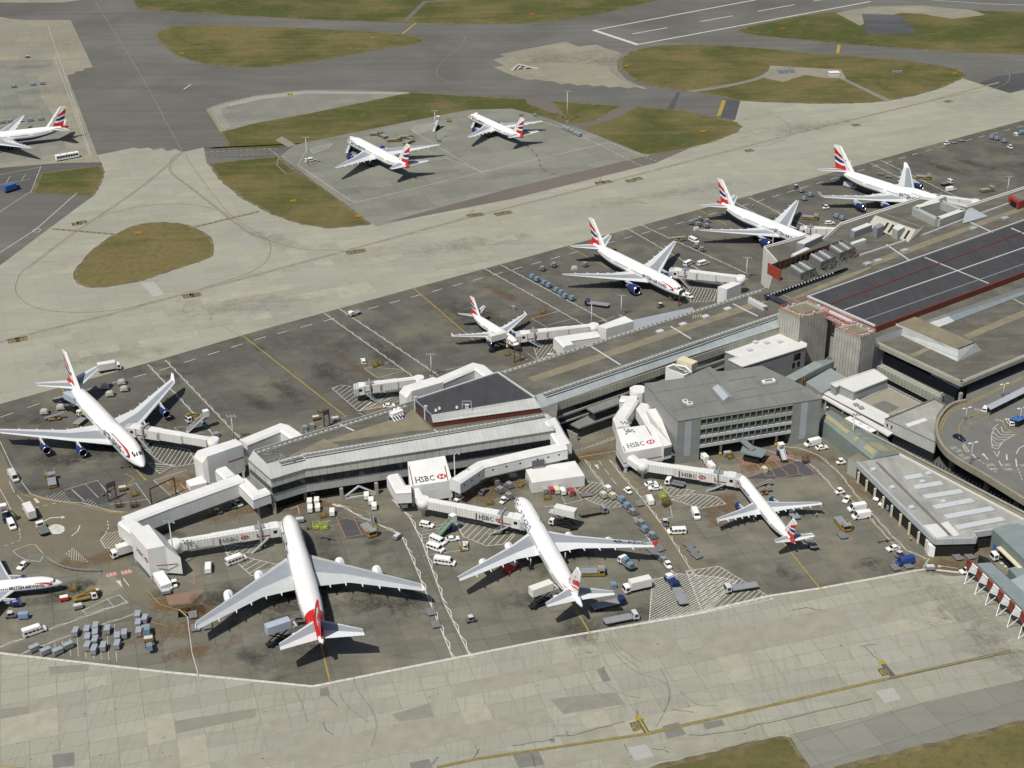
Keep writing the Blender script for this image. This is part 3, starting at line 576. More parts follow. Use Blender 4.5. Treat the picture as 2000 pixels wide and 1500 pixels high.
# raised block with charcoal roof
ZP = 19.6
PT = GL([(809, 781), (972, 728), (1044, 777), (842, 811)], ZP); PB = GL([(846, 835), (1056, 806)], ZR)
back = GL([(799, 807), (968, 750)], ZR)
mb = MB(); base = [at_z(PB[0], 0), at_z(PB[1], 0), at_z(PT[1]+(PB[1]-PB[1]), 0), at_z(PT[0], 0)]
mb.prism([PB[0], PB[1], G(1045, 777, ZP), PT[1], PT[0], G(842, 811, ZP)], ZR, 17.6); mb.build('penthouse', [REDWALL], pier)
MB().prism([PT[3], PT[2], PT[1], PT[0]], 17.6, ZP).build('penthouse_roof', [ROOF_DARK], pier)
mb = MB(); a, b = at_z(PB[0], 17.55), at_z(PB[1], 17.55); d, L = along(a, b); o_ = Vector((d.y, -d.x, 0))*0.25
mb.slabpoly([a+o_, b+o_, at_z(PT[2], ZP+.15), at_z(PT[3], ZP+.15)], Vector((-o_.x, -o_.y, -0.3))); mb.build('penthouse_fascia', [MATS['pier_eaves']], pier)
mb = MB(); a, b = PT[0], PT[3]; d, L = along(a, b); n_ = Vector((d.y, -d.x, 0))*-0.35
mb.prism([at_z(b, 0), at_z(a, 0), at_z(a, 0)-n_*-1*1, at_z(b, 0)-n_*-1*1], ZR, ZP+.2); mb.build('fin_wall', [GREYP], pier)
for t in (0.02, 0.62):
    p = a+(b-a)*t; MB().box(at_z(p, (ZR+ZP+1.2)/2)+n_*1.2, (.8, 1.0, ZP+1.2-ZR), 0, math.atan2(d.y, d.x)).build('fin_pylon', [LGREY], pier)
MB().beam(PT[1]+Vector((0, 0, .2)), PT[2]+Vector((0, 0, .2)), .5, .5).build('parapet', [LGREY], pier); MB().beam(PT[0]+Vector((0, 0, .15)), PT[1]+Vector((0, 0, .15)), .5, .4).build('parapet', [LGREY], pier)
mb = MB(); c = G(912, 797, ZP)
for dx, dy in ((-1.5, -1), (1.5, -1), (1.5, 1), (-1.5, 1)): mb.beam(c+Vector((dx, dy, 0)), c+Vector((dx, dy, 2)), .12, .12)
mb.beam(c+Vector((-1.5, -1, 2)), c+Vector((1.5, -1, 2)), .12, .12); mb.beam(c+Vector((-1.5, 1, 2)), c+Vector((1.5, 1, 2)), .12, .12); mb.box(c+Vector((0, 0, .6)), (1.2, 1, 1.2)); mb.build('aerial_frame', [LGREY], pier)
for u, v in ((857, 802), (850, 806), (891, 800)):
    mb = MB(); c = G(u, v, ZP); mb.tube(c, c+Vector((0, 0, .8)), .08, .08, 6); mb.tube(c+Vector((0, 0, .8)), c+Vector((.25, -.25, 1.0)), .25, .55, 10); mb.build('dish_aerial', [WHITE], pier)
# glazed annexes at the foot of the pier
def annex(name, label, px, z, zw, nwin, side):
    P = GL(px, z); r = bld(name, label, 'building', P)
    MB().prism(P, z-.55, z).build('roof', [ROOF_GREY], r)
    c = sum(P, Vector())/len(P); I = [p+(c-p).normalized()*0.7 for p in P]
    MB().prism(I, zw, z-.55).build('wall', [DGREY], r)
    for i, n in side:
        a, b = I[i], I[(i+1) % len(I)]
        if sum(I[j].x*I[(j+1) % len(I)].y-I[(j+1) % len(I)].x*I[j].y for j in range(len(I))) < 0: a, b = b, a
        window_row(r, a, b, zw+.35, z-.75, n, .16, .06)
    return r
annex('glazed_annex', 'flat grey roofed glazed upper annex against the pier behind the double white gangway', [(1146, 797), (1205, 775), (1221, 784), (1160, 806)], 7.6, 4.0, 12, ((3, 5), (2, 13)))
annex('glazed_annex', 'low grey roofed glazed lobby at the foot of the pier beside the white duct', [(1114, 828), (1149, 811), (1225, 788), (1232, 800), (1131, 836)], 4.0, 0, 12, ((3, 16), (4, 4)))
r = bld('boundary_wall', 'short pale concrete wall panel marked D beside the glazed lobby', 'wall', [G(1108, 858)])
wall_slab(r, 'panel', G(1107, 852), G(1128, 862), 0, 2.6, .15, CONC)

# ---------------------------------------------------------------- office block
ZO = 16.2
opx = [(1259, 749), (1277, 767), (1305, 803), (1324, 822), (1605, 778), (1578, 758), (1487, 714), (1418, 725), (1400, 725), (1386, 716), (1352, 731), (1343, 737)]
OP = GL(opx, ZO); off = bld('office_block', 'grey flat roofed office block with three ribbon window floors facing the stands', 'office building', OP)
da, La = along(OP[3], OP[4]); sn = Vector((-da.y, da.x, 0))
sm('office_metal', (0.27, 0.28, 0.275), OP[3], OP[4], 1.6, 0.07, 0.3, extra=[(0, 0, 1, 1.4, 0.06, 0.3)]); mat('office_green', (0.33, 0.37, 0.31), 0.5, 0.05, 0.3)
mat('pale_strip', (0.36, 0.39, 0.42), 0.35, 0.05, 0.3)
front = [OP[3]+da*8.0, OP[3]+da*(La-10.2)]
ins = lambda d: [OP[0], OP[1], OP[2], OP[3], OP[3]+da*8, OP[3]+da*8+sn*d, OP[3]+da*(La-10.2)+sn*d, OP[3]+da*(La-10.2)]+OP[4:]
MB().prism(ins(0.7), 4.8, ZO-.25, 0).build('wall', [MATS['office_metal']], off)
MB().prism(ins(9.0), 0.0, 4.8, 0).build('ground_floor', [MATS['office_metal']], off)
mb = MB(); mb.prism([p+(p-off.location).normalized()*.12*Vector((1, 1, 0)).length for p in [at_z(x, 0) for x in OP]], ZO-.25, ZO); mb.build('roof', [ROOF_GREY], off)
fa, fb = front; dm_ = (fb-fa)/15; mm = MB(); [mm.prism([fa+dm_*k-da*.13, fa+dm_*k+da*.13, fa+dm_*k+da*.13+sn*.3, fa+dm_*k-da*.13+sn*.3], 4.8, 15.9) for k in range(16)]; mm.build('mullions', [GREYP], off); OGL = mat('office_glass', (.03, .036, .036), .15, .3, .35, spec=.6); REFLG = mat('pane_reflection', (.13, .14, .13), .3, .3, .3)  # lower panes paler: reflection and visible interior painted as glass colour
for k, (z0, z1, m) in enumerate(((15.25, 15.9, MATS['office_green']), (11.6, 12.9, MATS['office_green']), (8.15, 9.2, CLAD), (4.7, 5.75, CLAD))):
    wall_slab(off, 'spandrel', fa, fb, z0, z1, 0.05, m, .9)
for z0, z1 in ((12.9, 15.25), (9.2, 11.6), (5.75, 8.15)):
    window_row(off, fa+sn*.5, fb+sn*.5, z0+.08, z1-.08, 15, .34, .12, OGL); window_row(off, fa+sn*.5, fb+sn*.5, z0+.08, z0+.75, 15, .34, .16, REFLG, 'lower_pane')
wall_slab(off, 'pale_strip', OP[3]+da*2.6, OP[3]+da*4.9, 2.5, 15.2, .06, MATS['pale_strip'], .05); wall_slab(off, 'pale_strip', OP[3]+da*(La-7.2), OP[3]+da*(La-4.9), 1.8, 15.6, .06, MATS['pale_strip'], .05)
for t in (0.25, 0.6, 0.86):
    p = fa+(fb-fa)*t+sn*1.2; MB().tube(at_z(p, 1.2), at_z(p, 4.8), .42, .42, 12).build('column', [CREAM], off); MB().tube(at_z(p, 0), at_z(p, 1.2), .5, .5, 12).build('column_guard', [YELLOW], off)
roof_patch(off, 'roof_curb', [(1386, 762), (1412, 753), (1440, 783), (1411, 790)], ZO+.02, CONC_D); roof_patch(off, 'roof_curb', [(1325, 783), (1343, 779), (1362, 794), (1337, 798)], ZO+.02, CONC_D); roof_patch(off, 'roof_curb', [(1477, 745), (1514, 740), (1521, 750), (1488, 755)], ZO+.02, CONC_D)
mb = MB(); q = GL([(1391, 760), (1411, 756), (1432, 779), (1413, 785)], ZO); mb.prism(q, ZO+.03, ZO+.5); a, b = (q[0]+q[1])/2, (q[2]+q[3])/2
mb.add([at_z(x, ZO+.5) for x in q]+[at_z(a, ZO+1.5), at_z(b, ZO+1.5)], [(0, 4, 5, 3), (1, 2, 5, 4), (0, 1, 4), (2, 3, 5)]); mb.build('ridge_skylight', [MATS['pale_strip']], off)
for px in ([(1332, 784), (1340, 782), (1345, 787), (1337, 789)], [(1340, 789), (1349, 787), (1354, 791), (1344, 793)], [(1487, 746), (1511, 742), (1515, 747), (1491, 751)]):
    q = GL(px, ZO); o = MB().prism(q, ZO+.03, ZO+.7).build('skylight', [WHITE], off); c = sum(q, Vector())/4; MB().prism([c+(p-c)*.62 for p in q], ZO+.7, ZO+.74).build('pane', [mat('green_glass', (0.08, 0.2, 0.17), .2, .1, local=True)], o)
for a, b in (((1277, 767), (1400, 747)), ((1420, 744), (1478, 735)), ((1306, 803), (1346, 796)), ((1420, 783), (1574, 757)), ((1356, 790), (1402, 782)), ((1436, 765), (1480, 757)), ((1380, 721), (1412, 756))):
    mb = MB(); mb.beam(G(*a, ZO)+Vector((0, 0, .02)), G(*b, ZO)+Vector((0, 0, .02)), .7, .05); mb.build('roof_seam', [CONC_D], off)
r = bld('plant_enclosure', 'white walled roof plant enclosure with pipes behind the office block', 'plant room', [G(1320, 722, 13)])
P = GL([(1300, 718), (1336, 734), (1352, 727), (1340, 716), (1314, 711)], 13); MB().prism(P, 0, 13.2).build('wall', [WHITE], r); roof_patch(r, 'roof', [(1303, 718), (1336, 731), (1348, 726), (1338, 717), (1315, 713)], 13.22, CONC_D)
mb = MB(); [mb.beam(G(1318+6*k, 714+4*k, 13.5), G(1330+6*k, 722+1.5*k, 14), .3, .3) for k in range(4)]; mb.build('pipework', [LGREY], r)
mb = MB(); mb.box(G(1342, 711, 13)+Vector((0, 0, .2)), (6.5, 3.6, 2.6), 0, -.75); mb.build('cooling_unit', [CREAM], r)

# ---------------------------------------------------------------- twin stair towers
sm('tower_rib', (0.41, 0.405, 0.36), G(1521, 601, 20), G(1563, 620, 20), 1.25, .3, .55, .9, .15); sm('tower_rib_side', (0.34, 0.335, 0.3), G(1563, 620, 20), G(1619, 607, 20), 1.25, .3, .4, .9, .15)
def tower(label, px, zt=20.0):
    P = GL(px, zt); r = bld('stair_tower', label, 'tower', P)
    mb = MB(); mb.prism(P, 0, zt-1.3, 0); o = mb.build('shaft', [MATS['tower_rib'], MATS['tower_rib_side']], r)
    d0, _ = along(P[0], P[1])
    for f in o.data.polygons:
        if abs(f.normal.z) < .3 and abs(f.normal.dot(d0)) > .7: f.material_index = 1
    MB().prism(P, zt-1.3, zt-.3).build('coping', [CONC], r)
    c = sum(P, Vector())/4; MB().prism([c+(p-c)*.6 for p in P], zt-.3, zt+.2).build('roof_box', [ROOF_TAN], r)
    rail(r, 'red_railing', [at_z(p, zt-.3) for p in P]+[at_z(P[0], zt-.3)], 1.1, 1.5, .12, mat('faded_red_rail', (.5, .17, .14), .6, .1))
    mb = MB()
    for k in range(14):
        t = random.random(); i = random.randrange(4); p = P[i]+(P[(i+1) % 4]-P[i])*t; mb.box(at_z(p+(c-p)*.12, zt+.1), (random.uniform(.3, 1.2), random.uniform(.3, .9), random.uniform(.5, 1.4)), 0, random.random())
    mb.build('roof_clutter', [LGREY], r); return r
tower('ribbed concrete stair tower beside the white roofed block', [(1521, 601), (1563, 620), (1619, 607), (1576, 586)])
tower('ribbed concrete stair tower nearest the forecourt corner of the terminal', [(1631, 638), (1682, 659), (1711, 648), (1666, 630)])
r = bld('lattice_footbridge', 'red lattice footbridge spanning between the two concrete stair towers', 'footbridge', [G(1640, 625, 19)])
fm = MATS['faded_red_rail']
for (a, b) in (((1598, 602), (1660, 632)), ((1612, 597), (1676, 627))):
    mb = MB(); A, B = G(*a, 19.8), G(*b, 19.8); mb.beam(A, B, .3, .3); mb.beam(A-Vector((0, 0, 2.2)), B-Vector((0, 0, 2.2)), .3, .3)
    for k in range(9):
        p, q = A+(B-A)*(k/9), A+(B-A)*((k+1)/9); mb.beam(p-Vector((0, 0, 2.2 if k % 2 else 0)), q-Vector((0, 0, 0 if k % 2 else 2.2)), .2, .2)
    mb.build('truss', [fm], r)
mb = MB(); A, B = G(1605, 600, 19.8), G(1668, 630, 19.8); mb.beam(A-Vector((0, 0, .1)), B-Vector((0, 0, .1)), 1.6, .25); mb.beam(A+Vector((.0, 0, -2.2)), B+Vector((0, 0, -2.2)), 2.4, .3); mb.build('deck', [LGREY], r)
mb = MB(); c = G(1639, 628, 15); mb.box(c, (4, 3, 3), 0, -.9); o = mb.build('lobby', [WHITE], r)
P = GL([(1600, 610), (1640, 632), (1655, 622), (1620, 600)], 15); r2 = bld('link_block', 'grey wall block tucked between the two concrete stair towers', 'building', P); MB().prism(P, 0, 15).build('wall', [PANEL_G], r2); wall_slab(r2, 'window', G(1613, 616, 15), G(1632, 627, 15), 5.5, 8, .08, GLASS)

# ---------------------------------------------------------------- main terminal hall
ZD, ZM, ZL = 15.75, 18.0, 13.0
hall_deck = GL([(1517, 512), (1492, 484), (1573, 461), (1606, 470), (1643, 437), (1797, 387), (1842, 391), (1888, 403), (2000, 367), (2400, 232), (2500, 420), (2000, 560), (1709, 660), (1585, 600), (1500, 563)], ZD)
hall = bld('terminal_hall', 'vast terminal hall with charcoal roof strips, red fascia and olive decks at the right', 'airport terminal', GL([(1580, 580), (1878, 748), (2000, 700), (2300, 300)], 14))
MB().prism(hall_deck, 0, ZD-.02, 0).build('north_wing', [CLAD], hall)
roof_patch(hall, 'north_deck', [(1517, 512), (1493, 485), (1573, 463), (1606, 472), (1644, 439), (1797, 389), (1842, 393), (1888, 405), (2000, 369), (2400, 234), (2500, 420), (2000, 560), (1709, 660), (1585, 599), (1501, 564)], ZD, ROOF_OLIVE)
for px in ([(1528, 590), (1640, 541), (1700, 520), (1702, 524), (1646, 548), (1560, 582)], [(1700, 510), (1920, 430), (2000, 402), (2300, 300), (2300, 312), (2000, 410), (1930, 436), (1704, 520)]):
    roof_patch(hall, 'roof_walkway', px, ZD+.03, ROOF_TAN)
MR = GL([(1577, 580), (1803, 501), (1860, 482), (2000, 432), (2450, 270), (2550, 400), (2000, 531), (1709, 638)], ZM)
MB().prism(MR, ZD, ZM-.02).build('hall_roof_wall', [CONC], hall)
roof_patch(hall, 'charcoal_roof', [(1577, 580), (1803, 501), (1860, 482), (2000, 432), (2450, 270), (2550, 400), (2000, 531), (1709, 638)], ZM, ROOF_DARK)
def strip(name, a, b, w, h, m, z=ZM):
    MB().beam(G(*a, z)+Vector((0, 0, h/2)), G(*b, z)+Vector((0, 0, h/2)), w, h).build(name, [m], hall)
strip('red_ridge', (1622, 594), (2300, 341), 0.6, .25, REDWALL); strip('pale_ridge', (1649, 606), (2300, 380), .55, .22, CLAD); strip('pale_ridge', (1690, 625), (2300, 411), .4, .22, GREYP)
strip('cross_upstand', (1806, 503), (1931, 554), .5, .2, CLAD); strip('cross_upstand', (1975, 446), (2050, 478), .6, .2, LGREY); strip('roof_parapet', (1577, 580), (1709, 638), .9, .6, LGREY)
strip('roof_parapet', (1577, 580), (2300, 324), .5, .3, LGREY)
for a, b in (((1731, 478), (1778, 510)), ((1896, 435), (1943, 456))): strip('cross_upstand', a, b, .6, .2, LGREY, ZD)
for u, v in ((1767, 490), (1901, 447), (1694, 516), (1715, 510), (1963, 427)): MB().box(G(u, v, ZD)+Vector((0, 0, .3)), (3, 2.2, .6), 0, A_PIER).build('rooflight', [MATS['pale_strip']], hall)
# red fascia, sloping glazing, lower olive roof
fa_, fb_ = G(1709, 638, ZM), G(2500, 350, ZM)
df, Lf = along(fa_, G(2000, 531, ZM)); nf = Vector((df.y, -df.x, 0))
fa_ = at_z(fa_, 0); fb_ = fa_+df*230
MB().prism([fa_, fb_, fb_+nf*.5, fa_+nf*.5], ZM-2.6, ZM+.1).build('red_fascia', [REDWALL], hall)
sm('glazed_slope_glass', (0.22, 0.26, 0.27), fa_, fb_, 1.5, .1, .5, .3, extra=[(-df.y, df.x, 0, 1.6, .1, .4)]); sm('ribbed_white', (0.5, 0.52, 0.52), fa_, fb_, .8, .1, .4)
gs = MB(); a0, b0 = fa_+df*35+nf*.5, fb_+nf*.5
gs.slabpoly([at_z(a0, ZM-2.6), at_z(b0, ZM-2.6), at_z(b0+nf*7.0, ZL+.3), at_z(a0+nf*7.0, ZL+.3)], (0, 0, -.3)); gs.build('glazed_slope', [MATS['glazed_slope_glass']], hall)
gs = MB(); a1 = fa_+df*24+nf*.5; gs.slabpoly([at_z(a1, ZM-2.6), at_z(a0, ZM-2.6), at_z(a0+nf*7.0, ZL+.3), at_z(a1+nf*7.0, ZL+.3)], (0, 0, -.3)); gs.build('ribbed_slope', [MATS['ribbed_white']], hall)
c0, c1 = G(1711, 670, ZL), G(1878, 748, ZL); c2 = c1+df*220; c3 = fa_+df*230+nf*.2
MB().prism([at_z(c0, 0), at_z(c1, 0), at_z(c2, 0), at_z(c3, 0), fa_+nf*.2], ZL-1.3, ZL, 0).build('lower_roof', [ROOF_OLIVE, CONC], hall)
d01, L01 = along(c0, c1); n01 = Vector((d01.y, -d01.x, 0)); n12 = nf
for a, b, n in ((c0, c1, n01), (c1, c2, n12)):
    d, L = along(a, b); mb = MB(); mb.beam(at_z(a, ZL+.1)-n*.5, at_z(b, ZL+.1)-n*.5, 1.0, .5); mb.build('roof_edge_beam', [CONC], hall)
    MB().beam(at_z(a, ZL-.6)+n*.1, at_z(b, ZL-.6)+n*.1, .5, 1.5).build('roof_fascia', [CONC], hall)
inn = [at_z(c0-n01*4+d01*1, 0), at_z(c1-n01*4-d01*5, 0), at_z(c1-n01*4-d01*5+df*215, 0), at_z(c3, 0), fa_+nf*.4]
MB().prism(inn, 0, ZL-1.3).build('hall_wall', [DGREY], hall)
window_row(hall, inn[0], inn[1], 7.9, 9.5, 24, .18, .1); window_row(hall, inn[0], inn[1], 9.7, 11.3, 24, .18, .1); window_row(hall, inn[1], inn[2], 7.8, 11.0, 40, .18, .1)
for px in ([(1830, 652), (1915, 616), (2000, 580), (2300, 460), (2300, 470), (2000, 590), (1880, 641)],): pass
roof_patch(hall, 'roof_walkway', [(1880, 655), (2000, 605), (2300, 482), (2300, 495), (2000, 618), (1893, 662)], ZL+.03, ROOF_TAN); roof_patch(hall, 'roof_walkway', [(1776, 693), (1812, 677), (1820, 681), (1787, 697)], ZL+.03, ROOF_TAN); roof_patch(hall, 'roof_walkway', [(1711, 668), (1745, 648), (1752, 652), (1722, 668)], ZL+.03, ROOF_TAN)
for a, b in (((1832, 723), (2300, 542)), ((1730, 672), (1764, 656)), ((1960, 574), (2010, 600))): strip('roof_seam', a, b, .3, .12, CONC_D if a[0] != 1960 else LGREY, ZL)
T = GL([(1750, 631), (1786, 618), (1905, 670), (1872, 683)], 16.6); B_ = GL([(1745, 648), (1788, 632), (1917, 684), (1870, 706)], ZL+.02)
mb = MB(); mb.add(B_+T, [(0, 1, 2, 3)[::-1], (0, 3, 7, 4), (3, 2, 6, 7), (2, 1, 5, 6), (1, 0, 4, 5)], 0); mb.build('roof_lantern', [MATS['ribbed_white']], hall); mb = MB(); c = sum(T, Vector())/4; mb.prism([c+(p-c)*.96 for p in T], 16.3, 16.75); mb.build('lantern_roof', [ROOF_TAN], hall)
# striped balcony wall along the forecourt end
b0, b1 = G(1713, 715, 8.2), G(1834, 776, 8.2)
sm('balcony_stripe', (0.33, 0.34, 0.29), b0, b1, 1.6, .5, .35, .8, .1)
MB().prism([at_z(b0, 0), at_z(b1, 0), at_z(b1-n01*3, 0), at_z(b0-n01*3, 0)], 5.2, 8.2).build('balcony_wall', [MATS['balcony_stripe']], hall)
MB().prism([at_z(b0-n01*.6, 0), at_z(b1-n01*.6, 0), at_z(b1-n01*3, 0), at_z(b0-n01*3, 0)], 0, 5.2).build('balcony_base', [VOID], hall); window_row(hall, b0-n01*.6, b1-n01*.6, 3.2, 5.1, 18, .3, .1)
wall_slab(hall, 'lower_stripe', at_z(b0, 0)-n01*.4, at_z(b1, 0)-n01*.4, 0, 3.1, .3, MATS['balcony_stripe'])
for k, t in enumerate((1.0,)):
    p = b0+(b1-b0)*t; MB().box(at_z(p-n01*1.2, 4.8), (.8, .8, 9.6), 0, .6).build('column', [CONC], hall)
p = G(1875, 782, 7); MB().box(at_z(p, 8.4), (1.0, 1.0, 3.0), 0, .5).build('column', [CONC], hall)
mb = MB(); q0, q1 = at_z(c1-n01*1.5-d01*14, 10.2), at_z(c1-n01*1.0-d01*1.5, 10.2)
mb.beam(q0, q1, .35, .35); 
for k in range(6): mb.beam(q0+(q1-q0)*(k/6)+Vector((0, 0, 0 if k % 2 else 1.6)), q0+(q1-q0)*((k+1)/6)+Vector((0, 0, 1.6 if k % 2 else 0)), .2, .2)
mb.build('truss', [LGREY], hall)
# white parapet and plant on the north deck
mb = MB(); pl = GL([(1492, 484), (1573, 461), (1606, 470), (1643, 437), (1797, 387), (1842, 391), (1888, 403), (2000, 367), (2300, 266)], ZD)
for a, b in zip(pl, pl[1:]): mb.beam(a+Vector((0, 0, .3)), b+Vector((0, 0, .3)), .5, .7)
mb.build('white_parapet', [ROOF_WHITE], hall)
wall_slab(hall, 'end_wall', pl[0], G(1517, 512, ZD), 0, ZD+.6, .2, ROOF_WHITE)
for pts in ([(1660, 493), (1690, 497), (1740, 483), (1805, 463), (1860, 440), (1990, 400)],):
    mb = MB(); q = GL([(1680, 500), (1745, 479), (1815, 456), (1880, 431), (1990, 392)], ZD)
    for a, b in zip(q, q[1:]): mb.beam(a+Vector((0, 0, .35)), b+Vector((0, 0, .35)), .4, .7)
    mb.build('white_parapet', [ROOF_WHITE], hall)
def plant(name, label, cat, px, h, m, extra=None, z=ZD, group=None):
    P = GL(px, z); r = bld(name, label, cat, P); r.location.z = z
    if group: r['group'] = group
    MB().prism(P, z+.03, z+h).build('housing', [m], r); c = sum(P, Vector())/len(P)
    if extra: extra(r, P, c, z+h)
    return r
def fans(r, P, c, zt):
    a, b = P[0], P[1]; d, L = along(a, b)
    for k in range(4):
        t = (k+.5)/4; p = P[0]+(P[3]-P[0])*t; q = P[1]+(P[2]-P[1])*t
        MB().beam(at_z(p, zt+.2), at_z(q, zt+.2), .55, .4).build('fan_deck', [LGREY if k % 2 == 0 else DGREY], r)
    mb = MB()
    for k in range(40):
        t, s = random.random(), random.random()*.7; p = P[1]+(P[2]-P[1])*t+(P[1]-P[0]).normalized()*(s*4); mb.beam(at_z(p, ZD+.2), at_z(p+Vector((random.uniform(-1, 1), random.uniform(-1, 1), 0)), ZD+random.uniform(.5, 2.6)), .25, .25)
    mb.build('pipework', [DGREY], r)
for k, (u, v, w) in enumerate(((1541, 540, 'nearest the red panel'), (1580, 518, 'in the middle of the row of three'), (1617, 500, 'farthest from the red panel'))):
    plant('rooftop_chiller', 'grey slatted rooftop chiller with pipework, '+w, 'chiller', [(u, v-6), (u+22, v+8), (u+52, v-4), (u+30, v-18)], 3.0, mat('chiller_grey', (.17, .175, .17), .6, .2, .5), fans, group='chillers on the terminal roof')
r = bld('plant_screen', 'dark red screen panel standing at the end of the rooftop chillers', 'screen', [G(1511, 535, ZD)]); wall_slab(r, 'panel', G(1499, 534, ZD), G(1523, 549, ZD), ZD, ZD+4.5, .2, mat('screen_red', (.3, .05, .03), .6, .1))
mb = MB(); mb.beam(G(1500, 533, ZD)+Vector((0, 0, 2)), G(1640, 486, ZD)+Vector((0, 0, 2)), .5, .4); mb.beam(G(1503, 536, ZD)+Vector((0, 0, 4)), G(1645, 484, ZD)+Vector((0, 0, 3.4)), .3, .3)
for k in range(14): p = G(1503+10*k, 536-3.5*k, ZD); mb.beam(p, p+Vector((0, 0, 4)), .2, .2)
mb.build('screen_frame', [RUST], r); wall_slab(r, 'back_panel', G(1508, 531, ZD), G(1640, 487, ZD), ZD+.4, ZD+3.2, .1, mat('umber_screen', (.07, .045, .035), .8, .3, .8))
r = bld('plant_screen', 'dull red screen panel behind the farthest rooftop chiller', 'screen', [G(1655, 490, ZD)]); wall_slab(r, 'panel', G(1645, 487, ZD), G(1665, 499, ZD), ZD, ZD+2.6, .2, MATS['screen_red'])
mb = MB(); [mb.beam(G(1497+k*2, 585-k*1.2, ZD)+Vector((0, 0, .5)), G(1645+k*2, 532-k, ZD)+Vector((0, 0, .5)), .9, .7) for k in range(-1, 6)]; [mb.box(G(1500+6*k, 582-2.1*k, ZD)+Vector((0, 0, 1.0)), (.5, .5, .4), 1) for k in range(22)]
mb.beam(G(1497, 578, ZD)+Vector((0, 0, .6)), G(1540, 600, ZD)+Vector((0, 0, .6)), 2.6, .8); o = mb.build('cable_trays', [mat('navy_pipe', (.035, .04, .06), .6, .2), LGREY]); tag(o, 'bundle of dark pipes and trays along the roof in front of the chillers', 'pipework')
def whitecap(r, P, c, zt): MB().prism([c+(p-c)*.98 for p in P], zt, zt+.25).build('lid', [ROOF_WHITE], r)
plant('air_handler', 'long grey air handling unit with white lid near the white deck edge', 'ventilation unit', [(1555, 486), (1570, 489), (1606, 472), (1592, 468)], 2.6, GREYP, whitecap)
plant('air_handler', 'low grey air handling unit with white lid in front of a longer one', 'ventilation unit', [(1545, 503), (1553, 505), (1582, 492), (1574, 489)], 1.2, LGREY, whitecap)
plant('air_handler', 'tall grey duct unit with long white lid beside the slotted concrete bank', 'ventilation unit', [(1660, 462), (1668, 466), (1702, 453), (1693, 449)], 3.0, GREYP, whitecap)
plant('air_handler', 'square grey cooling unit with white lid below the slotted concrete bank', 'ventilation unit', [(1741, 463), (1752, 469), (1765, 462), (1755, 456)], 4.0, PANEL_G, whitecap)
plant('air_handler', 'low flat unit with white lid inside the small roof court', 'ventilation unit', [(1660, 481), (1665, 484), (1692, 475), (1686, 472)], 1.4, LGREY, whitecap)
plant('air_handler', 'stepped grey duct unit with white lid behind the box ring', 'ventilation unit', [(1802, 408), (1811, 411), (1847, 395), (1838, 392)], 2.6, LGREY, whitecap)
plant('air_handler', 'grey louvred duct elbow beside the small roof court', 'ventilation unit', [(1704, 461), (1712, 466), (1725, 460), (1716, 455)], 4.5, GREYP)
mb = MB(); Q = GL([(1785, 420), (1830, 442), (1880, 424), (1836, 406)], ZD); c = sum(Q, Vector())/4; r = bld('plant_ring', 'ring of grey plant boxes with two white lids on the terminal roof', 'plant room', Q); r.location.z = ZD
for i in range(4):
    a, b = Q[i], Q[(i+1) % 4]; MB().beam(at_z(a, ZD+1.7), at_z(b, ZD+1.7), 2.6, 3.3).build('housing', [PANEL_G], r)
for i in (1, 3): a, b = Q[i], Q[(i+1) % 4]; MB().beam(at_z(a+(b-a)*.1, ZD+3.5), at_z(a+(b-a)*.9, ZD+3.5), 2.7, .25).build('lid', [ROOF_WHITE], r)
r = bld('slotted_bank', 'sloping pale concrete bank with five dark slots on the terminal roof', 'roof structure', [G(1745, 440, ZD)]); r.location.z = ZD
T1, T2, S1, S2, S3, S4 = G(1708, 420, 20), G(1728, 420, 20), G(1694, 430, ZD), G(1724, 452, ZD), G(1798, 462, ZD), G(1804, 456, ZD)
tl, tr, bl, br = G(1709, 421, 19.5), G(1788, 449, 19.5), G(1695, 441, ZD), G(1774, 473, ZD)
mb = MB(); bk = tl-bl; bk.z = 0; mb.add([bl, br, tr, tl, at_z(tl+bk*1.3, 19.5), at_z(tr+bk*1.3, 19.5), at_z(tl+bk*1.3, ZD), at_z(tr+bk*1.3, ZD)], [(0, 1, 2, 3), (3, 2, 5, 4), (4, 5, 7, 6), (1, 7, 5, 2), (0, 3, 4, 6)], 0); mb.build('bank', [mat('pale_concrete', (.42, .41, .35), .8, .06)], r)
MB().slabpoly([at_z(tl+bk*.15, 19.53), at_z(tr+bk*.15, 19.53), at_z(tr+bk*1.2, 19.53), at_z(tl+bk*1.2, 19.53)], (0, 0, .05)).build('bank_top', [ROOF_OLIVE], r)
up = Vector((0, 0, .06))
for k in range(5):
    t = .34+.13*k; p0, p1 = bl+(br-bl)*t, bl+(br-bl)*(t+.05); q0, q1 = tl+(tr-tl)*t, tl+(tr-tl)*(t+.05)
    MB().slabpoly([p0+(q0-p0)*.1+up, p1+(q1-p1)*.1+up, p1+(q1-p1)*.8+up, p0+(q0-p0)*.8+up], Vector((0, 0, .03))).build('slot', [BLACK], r)
r = bld('red_plant_room', 'red plant room box with a dark opening at the far right roof edge', 'plant room', [G(1985, 395, ZD)]); r.location.z = ZD
